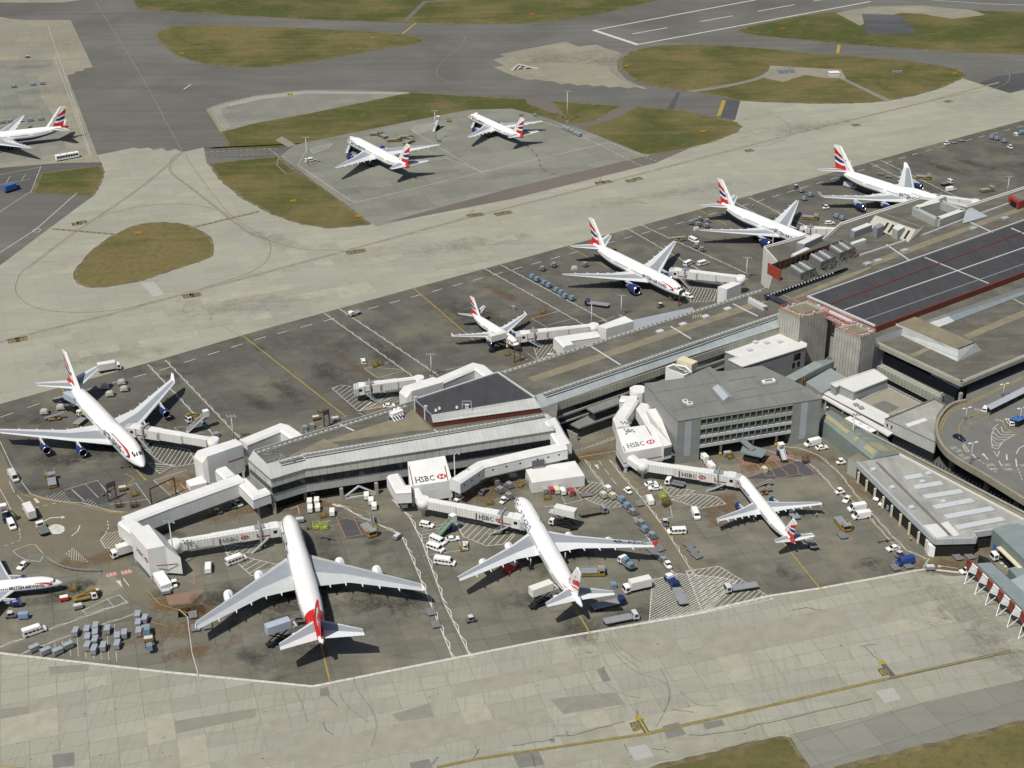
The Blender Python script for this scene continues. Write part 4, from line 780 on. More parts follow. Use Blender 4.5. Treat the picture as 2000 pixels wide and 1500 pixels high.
P = GL([(1968, 398), (1988, 410), (2060, 384), (2040, 372)], ZD); MB().prism(P, ZD, ZD+3.6).build('wall', [mat('brick_red', (.3, .05, .035), .7, .1)], r); d, L = along(P[0], P[1]); MB().prism([P[0]+d*L*.25+nf*0, P[0]+d*L*.8, P[0]+d*L*.8+Vector((d.y, -d.x, 0))*.1, P[0]+d*L*.25+Vector((d.y, -d.x, 0))*.1], ZD+.2, ZD+2.6).build('opening', [BLACK], r); MB().prism([p+(sum(P, Vector())/4-p)*.15 for p in P], ZD+3.6, ZD+3.7).build('roof', [CONC_D], r)
mb = MB(); p = GL([(1884, 405), (1898, 412), (1932, 424), (1916, 414)], ZD); mb.slabpoly([G(1886, 411, ZD+3), G(1897, 405, ZD+3), G(1929, 422, ZD+.5), G(1880, 436, ZD+.5)], (0, 0, -.3)); o = mb.build('glazed_slope', [MATS['pale_strip']], hall)

# ---------------------------------------------------------------- white and flat roofed blocks between office and forecourt
def block(name, label, px, z, wall, roof, zb=0, cat='building', kerb=.35, kw=.5, kerbm=None):
    P = GL(px, z); r = bld(name, label, cat, P); MB().prism(P, zb, z-.06).build('wall', [wall], r)
    o = MB().poly(P).build('roof', [roof], r)
    for f in o.data.polygons:
        if f.normal.z < 0: f.flip()
    if kerb:
        mb = MB()
        for i in range(len(P)): a, b = P[i], P[(i+1) % len(P)]; mb.beam(at_z(a, z+kerb/2-.05), at_z(b, z+kerb/2-.05), kw, kerb)
        mb.build('parapet', [kerbm or roof], r)
    return r, P
sm('grey_block_wall', (0.25, 0.26, 0.26), G(1448, 716, 10), G(1573, 670, 10), 2.0, .08, .35, extra=[(0, 0, 1, 2, .08, .3)])
r, P = block('white_roofed_block', 'white flat roofed grey block with three roof vents below the stair tower', [(1413, 686), (1424, 683), (1454, 670), (1520, 648), (1575, 672), (1574, 678), (1450, 717), (1423, 703), (1441, 698)], 10, MATS['grey_block_wall'], ROOF_WHITE)
for u, v in ((1497, 671), (1523, 669), (1475, 670), (1464, 685)): MB().box(G(u, v, 10)+Vector((0, 0, .4)), (1.8, 1.6, .8), 0, .4).build('roof_vent', [LGREY], r)
a, b = P[6], P[5]; d, L = along(a, b)
for t0, t1, z0, z1 in ((.82, .92, 6, 8.5), (.8, .84, 3, 5), (.88, .92, 3, 5), (.3, .42, 4, 6.5)): wall_slab(r, 'window', a+d*L*t0, a+d*L*t1, z0, z1, .08, GLASS)
sm('blue_gangway', (0.19, 0.235, 0.25), G(1540, 745, 8), G(1600, 710, 8), 1.2, .08, .3); sm('teal_roof', (0.27, 0.3, 0.295), G(1575, 745, 8), G(1650, 730, 8), 1.2, .08, .25)
P = GL([(1535, 737), (1551, 745), (1612, 714), (1630, 705), (1614, 702), (1588, 707)], 8); r = bld('covered_walkway', 'dark blue grey covered walkway bending between office block and stair tower', 'walkway', P); MB().prism(P, 0, 8).build('wall', [MATS['blue_gangway']], r); MB().beam(at_z((P[0]+P[1])/2, 8.1), at_z((P[2]+P[5])/2, 8.1), 4.2, .3).build('roof', [MATS['teal_roof']], r)
for t in (.25, .33): a, b = P[1], P[2]; p = a+(b-a)*t; MB().box(at_z(p, 4)+Vector((.1, -.1, 0)), (.5, .5, 8), 0, .5).build('yellow_post', [OCHRE], r)
r, P = block('teal_roofed_wedge', 'pale teal flat roofed wedge at the foot of the forecourt stair tower', [(1574, 746), (1622, 719), (1655, 738), (1605, 768)], 6, MATS['teal_roof'], MATS['teal_roof'], kerb=0)
r, P = block('white_roofed_block', 'white roofed box with dark grey side wall facing the flat tan court', [(1623, 750), (1707, 722), (1734, 740), (1668, 766), (1640, 753), (1633, 757)], 8.5, mat('side_wall_grey', (.3, .31, .31), .7, .06), ROOF_WHITE)  # plain mid grey for the side walls
r, P = block('white_canopy', 'long white canopy with two grey roof hatches above the service lane', [(1608, 768), (1636, 761), (1736, 812), (1727, 830)], 5.2, CONC_D, ROOF_WHITE, kerb=.25, cat='canopy')
for u, v in ((1672, 792), (1682, 798)): MB().box(G(u, v, 5.2)+Vector((0, 0, .3)), (1.6, 1.6, .6), 0, .3).build('hatch', [GREYP], r)
r, P = block('white_canopy', 'narrow white canopy strip along the bus lane in front of the longer canopy', [(1598, 771), (1605, 769), (1744, 845), (1735, 851)], 4.6, ROOF_WHITE, ROOF_WHITE, zb=4.1, kerb=0, cat='canopy')
for t in (.1, .35, .6, .85): p = P[0]+(P[3]-P[0])*t+Vector((.5, .5, 0)); MB().box(at_z(p, 2), (.4, .4, 4.1)).build('post', [LGREY], r)
r, P = block('flat_court', 'tan flat roofed court with dark stained rectangle below the balcony wall', [(1676, 785), (1733, 757), (1798, 790), (1738, 812)], 4.6, CONC, mat('court_roof', (.27, .255, .2), .9, .08, .3), kerb=.3, kerbm=PANEL_G)
roof_patch(r, 'stained_area', [(1703, 791), (1727, 782), (1758, 796), (1733, 807)], 4.62, CONC_D)
sm('white_tile_wall', (.5, .52, .5), G(1730, 820, 8), G(1826, 866, 8), 1.8, .12, .3, extra=[(0, 0, 1, 1.1, .1, .25)])
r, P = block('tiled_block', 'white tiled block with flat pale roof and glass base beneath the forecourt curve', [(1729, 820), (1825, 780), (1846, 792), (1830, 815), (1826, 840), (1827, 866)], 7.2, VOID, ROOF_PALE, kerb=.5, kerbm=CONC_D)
a, b = P[0], P[5]; wall_slab(r, 'tiled_wall', a, b, 3.6, 7.4, .35, MATS['white_tile_wall']); window_row(r, a, b, .5, 3.5, 22, .25, .1); roof_patch(r, 'roof_stain', [(1768, 828), (1806, 816), (1812, 821), (1774, 834)], 7.23, ROOF_WHITE)
wall_slab(r, 'window', a+(b-a)*.05, a+(b-a)*.08, 5.2, 6.4, .42, GLASS); wall_slab(r, 'window', a+(b-a)*.14, a+(b-a)*.17, 5.2, 6.4, .42, GLASS)
# ---------------------------------------------------------------- baggage hall and sheds, lower right
ZS = 6.0
SH = [(1674, 903), (1757, 888), (2000, 1016), (2030, 1032), (1985, 1024), (1939, 1035), (1899, 1041), (1906, 1052), (1827, 1054)]
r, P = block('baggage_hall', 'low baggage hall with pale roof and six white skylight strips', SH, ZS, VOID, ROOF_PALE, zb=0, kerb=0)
sm('hall_fascia', (.4, .43, .44), P[0], P[8], 3, .06, .3)
for i, j in ((8, 0), (7, 8), (6, 7), (5, 6)): a, b = P[i], P[j]; wall_slab(r, 'fascia', b, a, ZS-1.6, ZS+.35, .5, MATS['hall_fascia'], .1) if False else MB().beam(at_z(a, ZS-.6), at_z(b, ZS-.6), .8, 1.9).build('fascia', [MATS['hall_fascia']], r)
MB().beam(at_z(P[1], ZS+.15), at_z(P[2], ZS+.15), .5, .5).build('parapet', [ROOF_WHITE], r)
for a, b in (((1767, 937), (1801, 931)), ((1786, 955), (1839, 946)), ((1805, 974), (1878, 962)), ((1824, 994), (1899, 980)), ((1846, 1013), (1939, 996)), ((1868, 1034), (1959, 1016))):
    MB().beam(G(*a, ZS)+Vector((0, 0, .35)), G(*b, ZS)+Vector((0, 0, .35)), 2.2, .7).build('skylight', [mat('skylight_sheet', (.5, .52, .54), .4, .06)], r)
for u, v in ((1705, 920), (1742, 955), (1780, 994), (1801, 944), (1841, 983), (1813, 928)): MB().box(G(u, v, ZS)+Vector((0, 0, .45)), (1.6, 1.4, .9), 0, .4).build('roof_vent', [LGREY], r)
roof_patch(r, 'roof_repair', [(1800, 1026), (1834, 1022), (1852, 1047), (1828, 1051)], ZS+.02, ROOF_WHITE); roof_patch(r, 'roof_repair', [(1837, 1022), (1851, 1018), (1874, 1044), (1863, 1048)], ZS+.025, ROOF_WHITE)
mb = MB(); mb.beam(G(1712, 903, ZS)+Vector((0, 0, .05)), G(1856, 1046, ZS)+Vector((0, 0, .05)), .9, .12); mb.build('roof_gully', [CONC_D], r)
for k in range(9):
    p = P[0]+(P[8]-P[0])*((k+.5)/9); MB().box(at_z(p, 2)+Vector((-.6, -.4, 0)), (.6, .6, 4.2)).build('column', [CREAM], r)
P2 = GL([(1657, 895), (1676, 884), (1703, 901), (1674, 906)], 5.6); r2 = bld('tan_roofed_porch', 'small tan roofed porch at the narrow end of the baggage hall', 'building', P2); MB().prism(P2, 0, 5.55).build('wall', [PANEL_G], r2); MB().poly(P2).build('roof', [ROOF_TAN], r2)
sm('shed_green', (.2, .235, .22), G(1604, 815, 6), G(1660, 880, 6), 1.0, .08, .25)
L0, L1, M0, M1, N0, N1 = G(1603, 818, 6), G(1702, 897, 6), G(1613, 805, 8), G(1716, 882, 8), G(1622, 800, 6.6), G(1758, 886, 6.2)
r3 = bld('arched_shed', 'grey green arched shed with yellowed roof panels behind the light mast', 'shed', [L0, L1, N0, N1])
mb = MB(); q = [L0, L1, N1, N0]; mb.prism(q, 0, 5.95); mb.build('wall', [MATS['shed_green']], r3)
mb = MB(); mb.add([L0, L1, M1, M0, N1, N0], [(0, 1, 2, 3), (3, 2, 4, 5), (1, 4, 2), (0, 3, 5)]); mb.build('roof', [MATS['shed_green']], r3)
YP = mat('yellowed_sheet', (.31, .29, .16), .6, .08, .4)
nr = (L1-L0).cross(M0-L0).normalized(); nr = nr if nr.z > 0 else -nr
nr2 = (M1-M0).cross(N0-M0).normalized(); nr2 = nr2 if nr2.z > 0 else -nr2
def rp(A, B, Cc, Dd, s0, s1, t0, t1, n): 
    f = lambda s, t: (A+(B-A)*s)*(1-t)+(Dd+(Cc-Dd)*s)*t
    MB().slabpoly([f(s0, t0)+n*.05, f(s1, t0)+n*.05, f(s1, t1)+n*.05, f(s0, t1)+n*.05], n*.05).build('roof_panel', [YP], r3)
rp(L0, L1, M1, M0, .02, .48, .45, .9, nr); rp(M0, M1, N1, N0, .25, .46, .1, .8, nr2); rp(L0, L1, M1, M0, .8, .97, .4, .92, nr); rp(M0, M1, N1, N0, .78, .97, .08, .7, nr2); rp(L0, L1, M1, M0, .6, .66, .4, .9, nr); rp(M0, M1, N1, N0, .55, .6, .1, .4, nr2); rp(M0, M1, N1, N0, .66, .7, .1, .5, nr2)
sm('teal_sheet', (.22, .265, .27), G(1950, 1040, 8), G(2000, 1090, 8), .9, .08, .25)
r, P = block('teal_roofed_shed', 'large teal grey roofed shed at the right edge beside the baggage hall', [(1939, 1034), (1958, 1026), (1990, 1022), (2090, 1075), (2090, 1120), (2000, 1092)], 7, MATS['shed_green'], MATS['teal_sheet'], kerb=0)
a, b = P[0], P[5]; MB().beam(at_z(a+(b-a)*.3, 4.0), at_z(a+(b-a)*1.0, 4.0), 2.6, .35).build('door_canopy', [CREAM], r); wall_slab(r, 'door', a+(b-a)*.32, a+(b-a)*.95, .05, 3.7, .1, BLACK); wall_slab(r, 'blue_door', a+(b-a)*.1, a+(b-a)*.18, .05, 3.2, .1, MBLUE)
r, P = block('teal_roofed_shed', 'small teal grey roofed hut behind the striped blast screen', [(1970, 1110), (2000, 1102), (2020, 1115), (1987, 1128)], 4, MATS['shed_green'], MATS['teal_sheet'], kerb=0)
r, P = block('teal_roofed_shed', 'pale teal roofed shed cut off by the right frame edge below the hut', [(1968, 1135), (2010, 1118), (2080, 1150), (2080, 1190), (2000, 1160)], 4.5, MATS['shed_green'], mat('pale_teal', (.32, .36, .37), .6, .06, .4), kerb=0)
r, P = block('white_kiosk', 'small white kiosk at the corner under the baggage hall roof', [(1808, 1052), (1817, 1055), (1827, 1069), (1815, 1066)], 3.6, WHITE, WHITE, kerb=0, cat='kiosk')
# red and white blast screen with grey roof behind it
SB = GL([(1889, 1092), (1904, 1103), (2000, 1199), (2040, 1240)], 5.5)
r = bld('blast_screen', 'red and white striped blast screen on white props at the right edge', 'blast fence', SB)
a, b = SB[0], SB[3]; d, L = along(a, b); n_ = Vector((d.y, -d.x, 0)); ns = 14
for k in range(ns):
    p, q = a+d*(L*k/ns), a+d*(L*(k+1)/ns); z = 5.5
    MB().slabpoly([at_z(p+n_*(1.0 if k % 2 else .3), 3.1 if k % 2 else 3.6), at_z(q+n_*(.3 if k % 2 else 1.0), 3.6 if k % 2 else 3.1), at_z(q, z), at_z(p, z)], n_*-.25).build('panel', [REDWALL if k % 2 == 0 else LGREY], r, None)
    MB().beam(at_z(p, z+.2), at_z(q, z+.2), .35, .35).build('top_rail', [mat('signal_red', (.3, .045, .025), .5, .1) if k % 2 == 0 else WHITE], r)
    if k % 2:
        m_ = (p+q)/2; MB().beam(at_z(p+n_*1.0, 3.1), at_z(m_+n_*2.6, 0), .16, .16).beam(at_z(q+n_*.6, 3.3), at_z(m_+n_*2.6, 0), .16, .16).build('prop', [WHITE], r)
P = [at_z(x, 0) for x in GL([(1908, 1100), (1936, 1098), (2060, 1210), (2040, 1232)], 4.6)]
r = bld('screen_roof', 'flat teal grey roof running along the back of the striped blast screen', 'roof', P); MB().prism(P, 0, 4.55).build('roof', [MATS['teal_sheet']], r)
q0 = GL([(1908, 1106), (1925, 1112), (2050, 1232), (2036, 1240)], 0); r = bld('screen_shade_block', 'dark block painted as shade behind the props of the striped blast screen', 'shed', q0); MB().prism([at_z(p, 0) for p in q0], 0, 4.0).build('wall', [VOID], r)  # near-black block paints the dark void under the screen
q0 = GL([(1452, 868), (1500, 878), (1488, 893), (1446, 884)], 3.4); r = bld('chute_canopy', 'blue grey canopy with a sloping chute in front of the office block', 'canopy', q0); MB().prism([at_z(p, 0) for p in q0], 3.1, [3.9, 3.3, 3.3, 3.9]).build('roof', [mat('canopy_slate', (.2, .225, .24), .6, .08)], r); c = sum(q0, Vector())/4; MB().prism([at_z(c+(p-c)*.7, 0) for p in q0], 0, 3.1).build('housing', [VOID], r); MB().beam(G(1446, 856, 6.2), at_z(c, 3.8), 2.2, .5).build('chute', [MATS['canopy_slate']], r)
# ---------------------------------------------------------------- retaining wall and elevated forecourt
w0, w1, w2 = G(1690, 842, 6.5), G(1738, 858, 6.5), G(2000, 998, 6.5); w3 = w2+(w2-w1)*.6
r = bld('retaining_wall', 'long tan concrete retaining wall between baggage hall and elevated forecourt', 'wall', [w1, w2]); sm('wall_tan', (.27, .25, .185), w1, w2, 9, .15, .3, .9, .12)
mb = MB(); d, L = along(w1, w3); n_ = Vector((d.y, -d.x, 0))
mb.add([at_z(w0, 6.5), at_z(w3, 6.5), at_z(w3+n_*2.5, 0), at_z(w0+n_*2.5, 0), at_z(w0-n_*.6, 6.5), at_z(w3-n_*.6, 6.5), at_z(w0-n_*.6, 0), at_z(w3-n_*.6, 0)], [(0, 1, 2, 3), (0, 4, 5, 1), (4, 6, 7, 5), (3, 6, 4, 0), (1, 5, 7, 2)]); mb.build('wall_face', [MATS['wall_tan']], r); MB().beam(at_z(w0, 6.6), at_z(w3, 6.6), .7, .4).build('coping', [CONC], r)
mb = MB()
for k in range(60): p = w1+(w3-w1)*(k/60)-n_*1.6; mb.beam(at_z(p, 3.0), at_z(p, 6.0), .25, .25)
mb.build('hanging_ivy_posts', [mat('navy_post', (.03, .035, .07), .7, .2)], r)
sheet('lower_road', [(1690, 860), (1760, 850), (1900, 850), (2300, 1000), (2300, 1150), (2000, 1010), (1750, 880)], .11, 'road_asphalt')
ZK = 7.0
edge = smooth_line([(1886, 786), (1862, 792), (1844, 806), (1831, 827), (1829, 848), (1836, 868), (1852, 888), (1880, 907), (1920, 930), (1960, 955), (2000, 980), (2300, 1170)], 6)
DK = GL(edge+[(2500, 900), (2400, 500), (2000, 697), (1890, 748)], ZK)
r = bld('elevated_forecourt', 'curved elevated forecourt roadway with lane markings outside the terminal', 'elevated road', DK)
MB().prism(DK, ZK-1.2, ZK).build('deck', [mat('deck_asphalt', (.155, .152, .142), .9, .1, .15), CONC], r)
ek = GL(edge, ZK); mb = MB()
for a, b in zip(ek, ek[1:]): mb.beam(a+Vector((0, 0, .1)), b+Vector((0, 0, .1)), .9, 2.2)
mb.build('parapet', [MATS['wall_tan']], r)
for u, v in ((1851, 893), (1920, 935), (1978, 972), (1838, 828)): p = G(u, v, ZK-1.2)+Vector((2.2, 1.5, 0)); MB().box(at_z(p, (ZK-1.2)/2), (1.4, 1.2, ZK-1.2), 0, .4).build('column', [CONC_D], r)
# ================================================================ aircraft
def sstep(a, b, x):
    t = min(1, max(0, (x-a)/(b-a))); return t*t*(3-2*t)
BELLY_BLUE = BLUE
WINGGREY = mat('wing_box_grey', (0.27, 0.295, 0.325), 0.4, 0.05, 0.4, local=True)
WINGLT = mat('wing_edge_grey', (0.6, 0.62, 0.63), 0.4, 0.04, 0.4, local=True)
ACWHITE = mat('aircraft_white', (0.8, 0.8, 0.79), 0.25, 0.02, 0.25, spec=0.5, local=True)
PANE = mat('cabin_pane', (0.05, 0.055, 0.065), 0.2, 0.1, local=True)
LETTER = mat('dark_lettering', (0.03, 0.04, 0.1), 0.5, 0.05, local=True)
ACRED = mat('aircraft_red', (0.5, 0.018, 0.015), 0.3, 0.04, spec=0.5, local=True)
FANM = mat('fan_disc', (0.03, 0.03, 0.033), 0.5, 0.1, local=True)
SPECS = dict(
 jumbo=dict(L=68.6, R=3.25, zc=5.7, hump=1, wing=[(2.2, 19.8, 36.8, 4.1, .125), (12.3, 29.0, 38.6, 4.7, .1), (31.2, 46.6, 50.4, 6.0, .09)], fin=[(55.2, 67.0, 8.3), (64.6, 69.3, 19.4)], finw=.9, tail=[(1.0, 58.6, 67.0, 8.3), (11.1, 66.9, 69.8, 9.2)],
   eng=[(11.7, 23.6, 2.55, 2.75, 5.4), (21.2, 31.5, 3.05, 2.75, 5.4)], gear=[(3.0, 32), (3.6, 33), (1.9, 36), ], mains=[(5.5, 32.0), (1.9, 35.0)], nosegear=8.0),
 big_twin=dict(L=62.9, R=3.1, zc=5.45, wing=[(2.2, 19.0, 33.8, 4.0, .125), (9.8, 25.6, 34.9, 4.75, .1), (30.3, 40.6, 42.3, 7.2, .09)], fin=[(51.0, 60.2, 8.0), (59.8, 63.4, 18.5)], finw=.8, tail=[(1.0, 53.0, 60.8, 7.2), (10.7, 60.6, 62.9, 8.2)],
   eng=[(9.6, 18.2, 2.75, 3.7, 6.4)], mains=[(5.5, 31.5)], nosegear=6.0),
 quad=dict(L=62.9, R=2.82, zc=5.0, wing=[(2.0, 19.6, 31.8, 3.8, .12), (9.2, 25.6, 32.8, 4.5, .1), (29.3, 39.8, 42.2, 7.0, .09)], fin=[(51.2, 59.3, 7.5), (58.5, 62.2, 16.7)], finw=.75, tail=[(1.0, 54.0, 60.5, 7.0), (9.7, 60.6, 62.6, 8.3)],
   eng=[(9.3, 22.0, 2.45, 2.4, 4.6), (19.2, 29.6, 3.55, 2.4, 4.6)], mains=[(5.3, 32.0)], nosegear=6.6, winglet=1.7),
 mid_twin=dict(L=54.0, R=2.52, zc=4.6, wing=[(1.8, 17.6, 29.6, 3.4, .12), (7.6, 22.8, 30.2, 4.0, .1), (23.7, 35.2, 37.4, 5.9, .09)], fin=[(43.6, 51.6, 6.8), (50.6, 54.2, 15.9)], finw=.7, tail=[(1.0, 46.0, 52.2, 6.2), (9.3, 52.0, 54.0, 7.4)],
   eng=[(7.9, 17.0, 2.2, 2.7, 5.0)], mains=[(4.6, 27.5)], nosegear=5.0),
)
def narrow(L, dw):
    s = L-33.4
    return dict(L=L, R=1.98, zc=3.45, wing=[(1.4, 11.0+dw, 18.0+dw, 2.8, .12), (6.3, 14.0+dw, 18.3+dw, 3.3, .1), (16.9, 18.9+dw, 20.6+dw, 4.6, .09)], fin=[(26.4+s, 32.0+s, 5.3), (30.8+s, 33.7+s, 11.8)], finw=.55, tail=[(.7, 28.6+s, 32.4+s, 4.7), (6.2, 32.1+s, 33.6+s, 6.1)],
      eng=[(5.75, 9.3+dw, 1.75, 2.05, 3.6)], mains=[(3.8, 17.5+dw)], nosegear=5.0, fence=1.3)
SPECS['short_narrow'] = narrow(33.4, 0); SPECS['narrow'] = narrow(37.2, 1.8); SPECS['long_narrow'] = narrow(44.0, 6.0)
class Fus:
    def __init__(s, sp): s.L, s.R, s.zc, s.hump = sp['L'], sp['R'], sp['zc'], sp.get('hump', 0)
    def sec(s, d):
        R, L, zc = s.R, s.L, s.zc; zn = zc-.33*R; Ln = 3.7*R
        if d < Ln:
            t = max(0.0, d/Ln); k = 1-(1-t)**2.0
            w = R*k**.62; zt = zn+(zc+R-zn)*k**.78; zb = zn-(zn-zc+R)*k**.55; zm = zn+(zc-zn)*k
        else: w, zt, zb, zm = R, zc+R, zc-R, zc
        d0 = L*.66
        if d > d0:
            u = (d-d0)/(L-d0); w = R*(1-.9*u**1.75); zt = zc+R*(1-.22*u**2.2); zb = zc-R+1.5*R*u**1.45; zm = zc+(zt+zb-2*zc)*.5*min(1, u*1.6)
            zm = min(max(zm, zb+.3*(zt-zb)), zt-.3*(zt-zb))
        if s.hump:
            e = sstep(.3, 6, d)*(1-sstep(19, 31, d)); zt += .45*R*e
        return w, zt, zb, zm
    def pt(s, d, a, off=0.0):
        """a from the crown, positive to the aircraft's left"""
        w, zt, zb, zm = s.sec(d); ca, sa = math.cos(a), math.sin(a)
        n = 1.0
        if s.hump and ca > 0:
            e = sstep(.3, 6, d)*(1-sstep(19, 31, d)); n = 1-.1*e*ca
        y = w*sa*n; z = zm+((zt-zm) if ca > 0 else (zm-zb))*ca
        r = Vector((0, sa, ca)); return Vector((-d, y, z))+r*off
    def patch(s, mb, d0, d1, a0, a1, mi=0, off=.05, nd=2, na=2):
        vs = [s.pt(d0+(d1-d0)*i/nd, a0+(a1-a0)*j/na, off) for i in range(nd+1) for j in range(na+1)]
        mb.add(vs, [(i*(na+1)+j, (i+1)*(na+1)+j, (i+1)*(na+1)+j+1, i*(na+1)+j+1) for i in range(nd) for j in range(na)], mi)
def fus_text(F, s, d0, acen, size, side, stretch=1.0, off=.08, bold=True, slant=0.0):
    vs, fs = text_polys(s, size, bold); w = max(v[0] for v in vs)*stretch; mb = MB(); out = []
    for x, y in vs:
        x = x*stretch+slant*y
        d = d0+x if side > 0 else d0+w-x
        out.append(F.pt(d, side*(acen-(y-size*.35)/F.R), off))
    return mb.add(out, fs)
def fin_pt(sp, s, t, side, off=0.03):
    (a0, a1, z0), (b0, b1, z1) = sp['fin']; d0 = a0+(b0-a0)*t; d1 = a1+(b1-a1)*t
    half = sp['finw']/2*(1-.55*t)*(1 if .18 < s < .6 else (.55 if s < .18 else 1-(s-.6)*2.1))
    return Vector((-(d0+(d1-d0)*s), side*(max(half, .04)+off), z0+(z1-z0)*t))
def fin_shape(sp, polys, name, m, parent):
    mb = MB()
    for side in (-1, 1):
        for p in polys:
            # split the outline into chordwise columns so that it follows the fin's section
            xs = sorted(set([q[0] for q in p]+[.18, .6])); xs = [x for x in xs if min(q[0] for q in p) <= x <= max(q[0] for q in p)]
            def yr(x):
                ys = []
                for (x0, y0), (x1, y1) in zip(p, p[1:]+p[:1]):
                    if abs(x1-x0) < 1e-9:
                        if abs(x-x0) < 1e-9: ys += [y0, y1]
                    elif min(x0, x1)-1e-9 <= x <= max(x0, x1)+1e-9: ys.append(y0+(y1-y0)*(x-x0)/(x1-x0))
                return min(ys), max(ys)
            for xa, xb in zip(xs, xs[1:]):
                (l0, h0), (l1, h1) = yr(xa), yr(xb)
                mb.add([fin_pt(sp, xa, l0, side), fin_pt(sp, xb, l1, side), fin_pt(sp, xb, h1, side), fin_pt(sp, xa, h0, side)], [(0, 1, 2, 3)])
    return mb.build(name, [m], parent)
AIRF = [(0, 0), (.03, .34), (.13, .5), (.16, .52), (.38, .56), (.62, .44), (.65, .42), (.82, .2), (1.0, .015), (.82, -.1), (.5, -.34), (.2, -.42), (.04, -.28)]
def wing_mesh(secs, side, zoff=0):
    rings = []
    for (y, le, te, z, tc) in secs:
        c = te-le; rings.append([Vector((-(le+c*u), side*y, z+tc*c*v)) for u, v in AIRF])
    mb = MB(); mb.loft(rings, 0, False, (True, True), mfun=lambda k, i: 1 if i in (3, 4) else 0)
    return mb
def subdiv(secs, n=6):
    out = []
    for a, b in zip(secs, secs[1:]):
        for k in range(n): t = k/n; out.append(tuple(a[i]+(b[i]-a[i])*t for i in range(5)))
    out.append(secs[-1]); return out
def wing_at(secs, y):
    for a, b in zip(secs, secs[1:]):
        if a[0] <= y <= b[0]: t = (y-a[0])/(b[0]-a[0]); return tuple(a[i]+(b[i]-a[i])*t for i in range(5))
    return secs[-1]
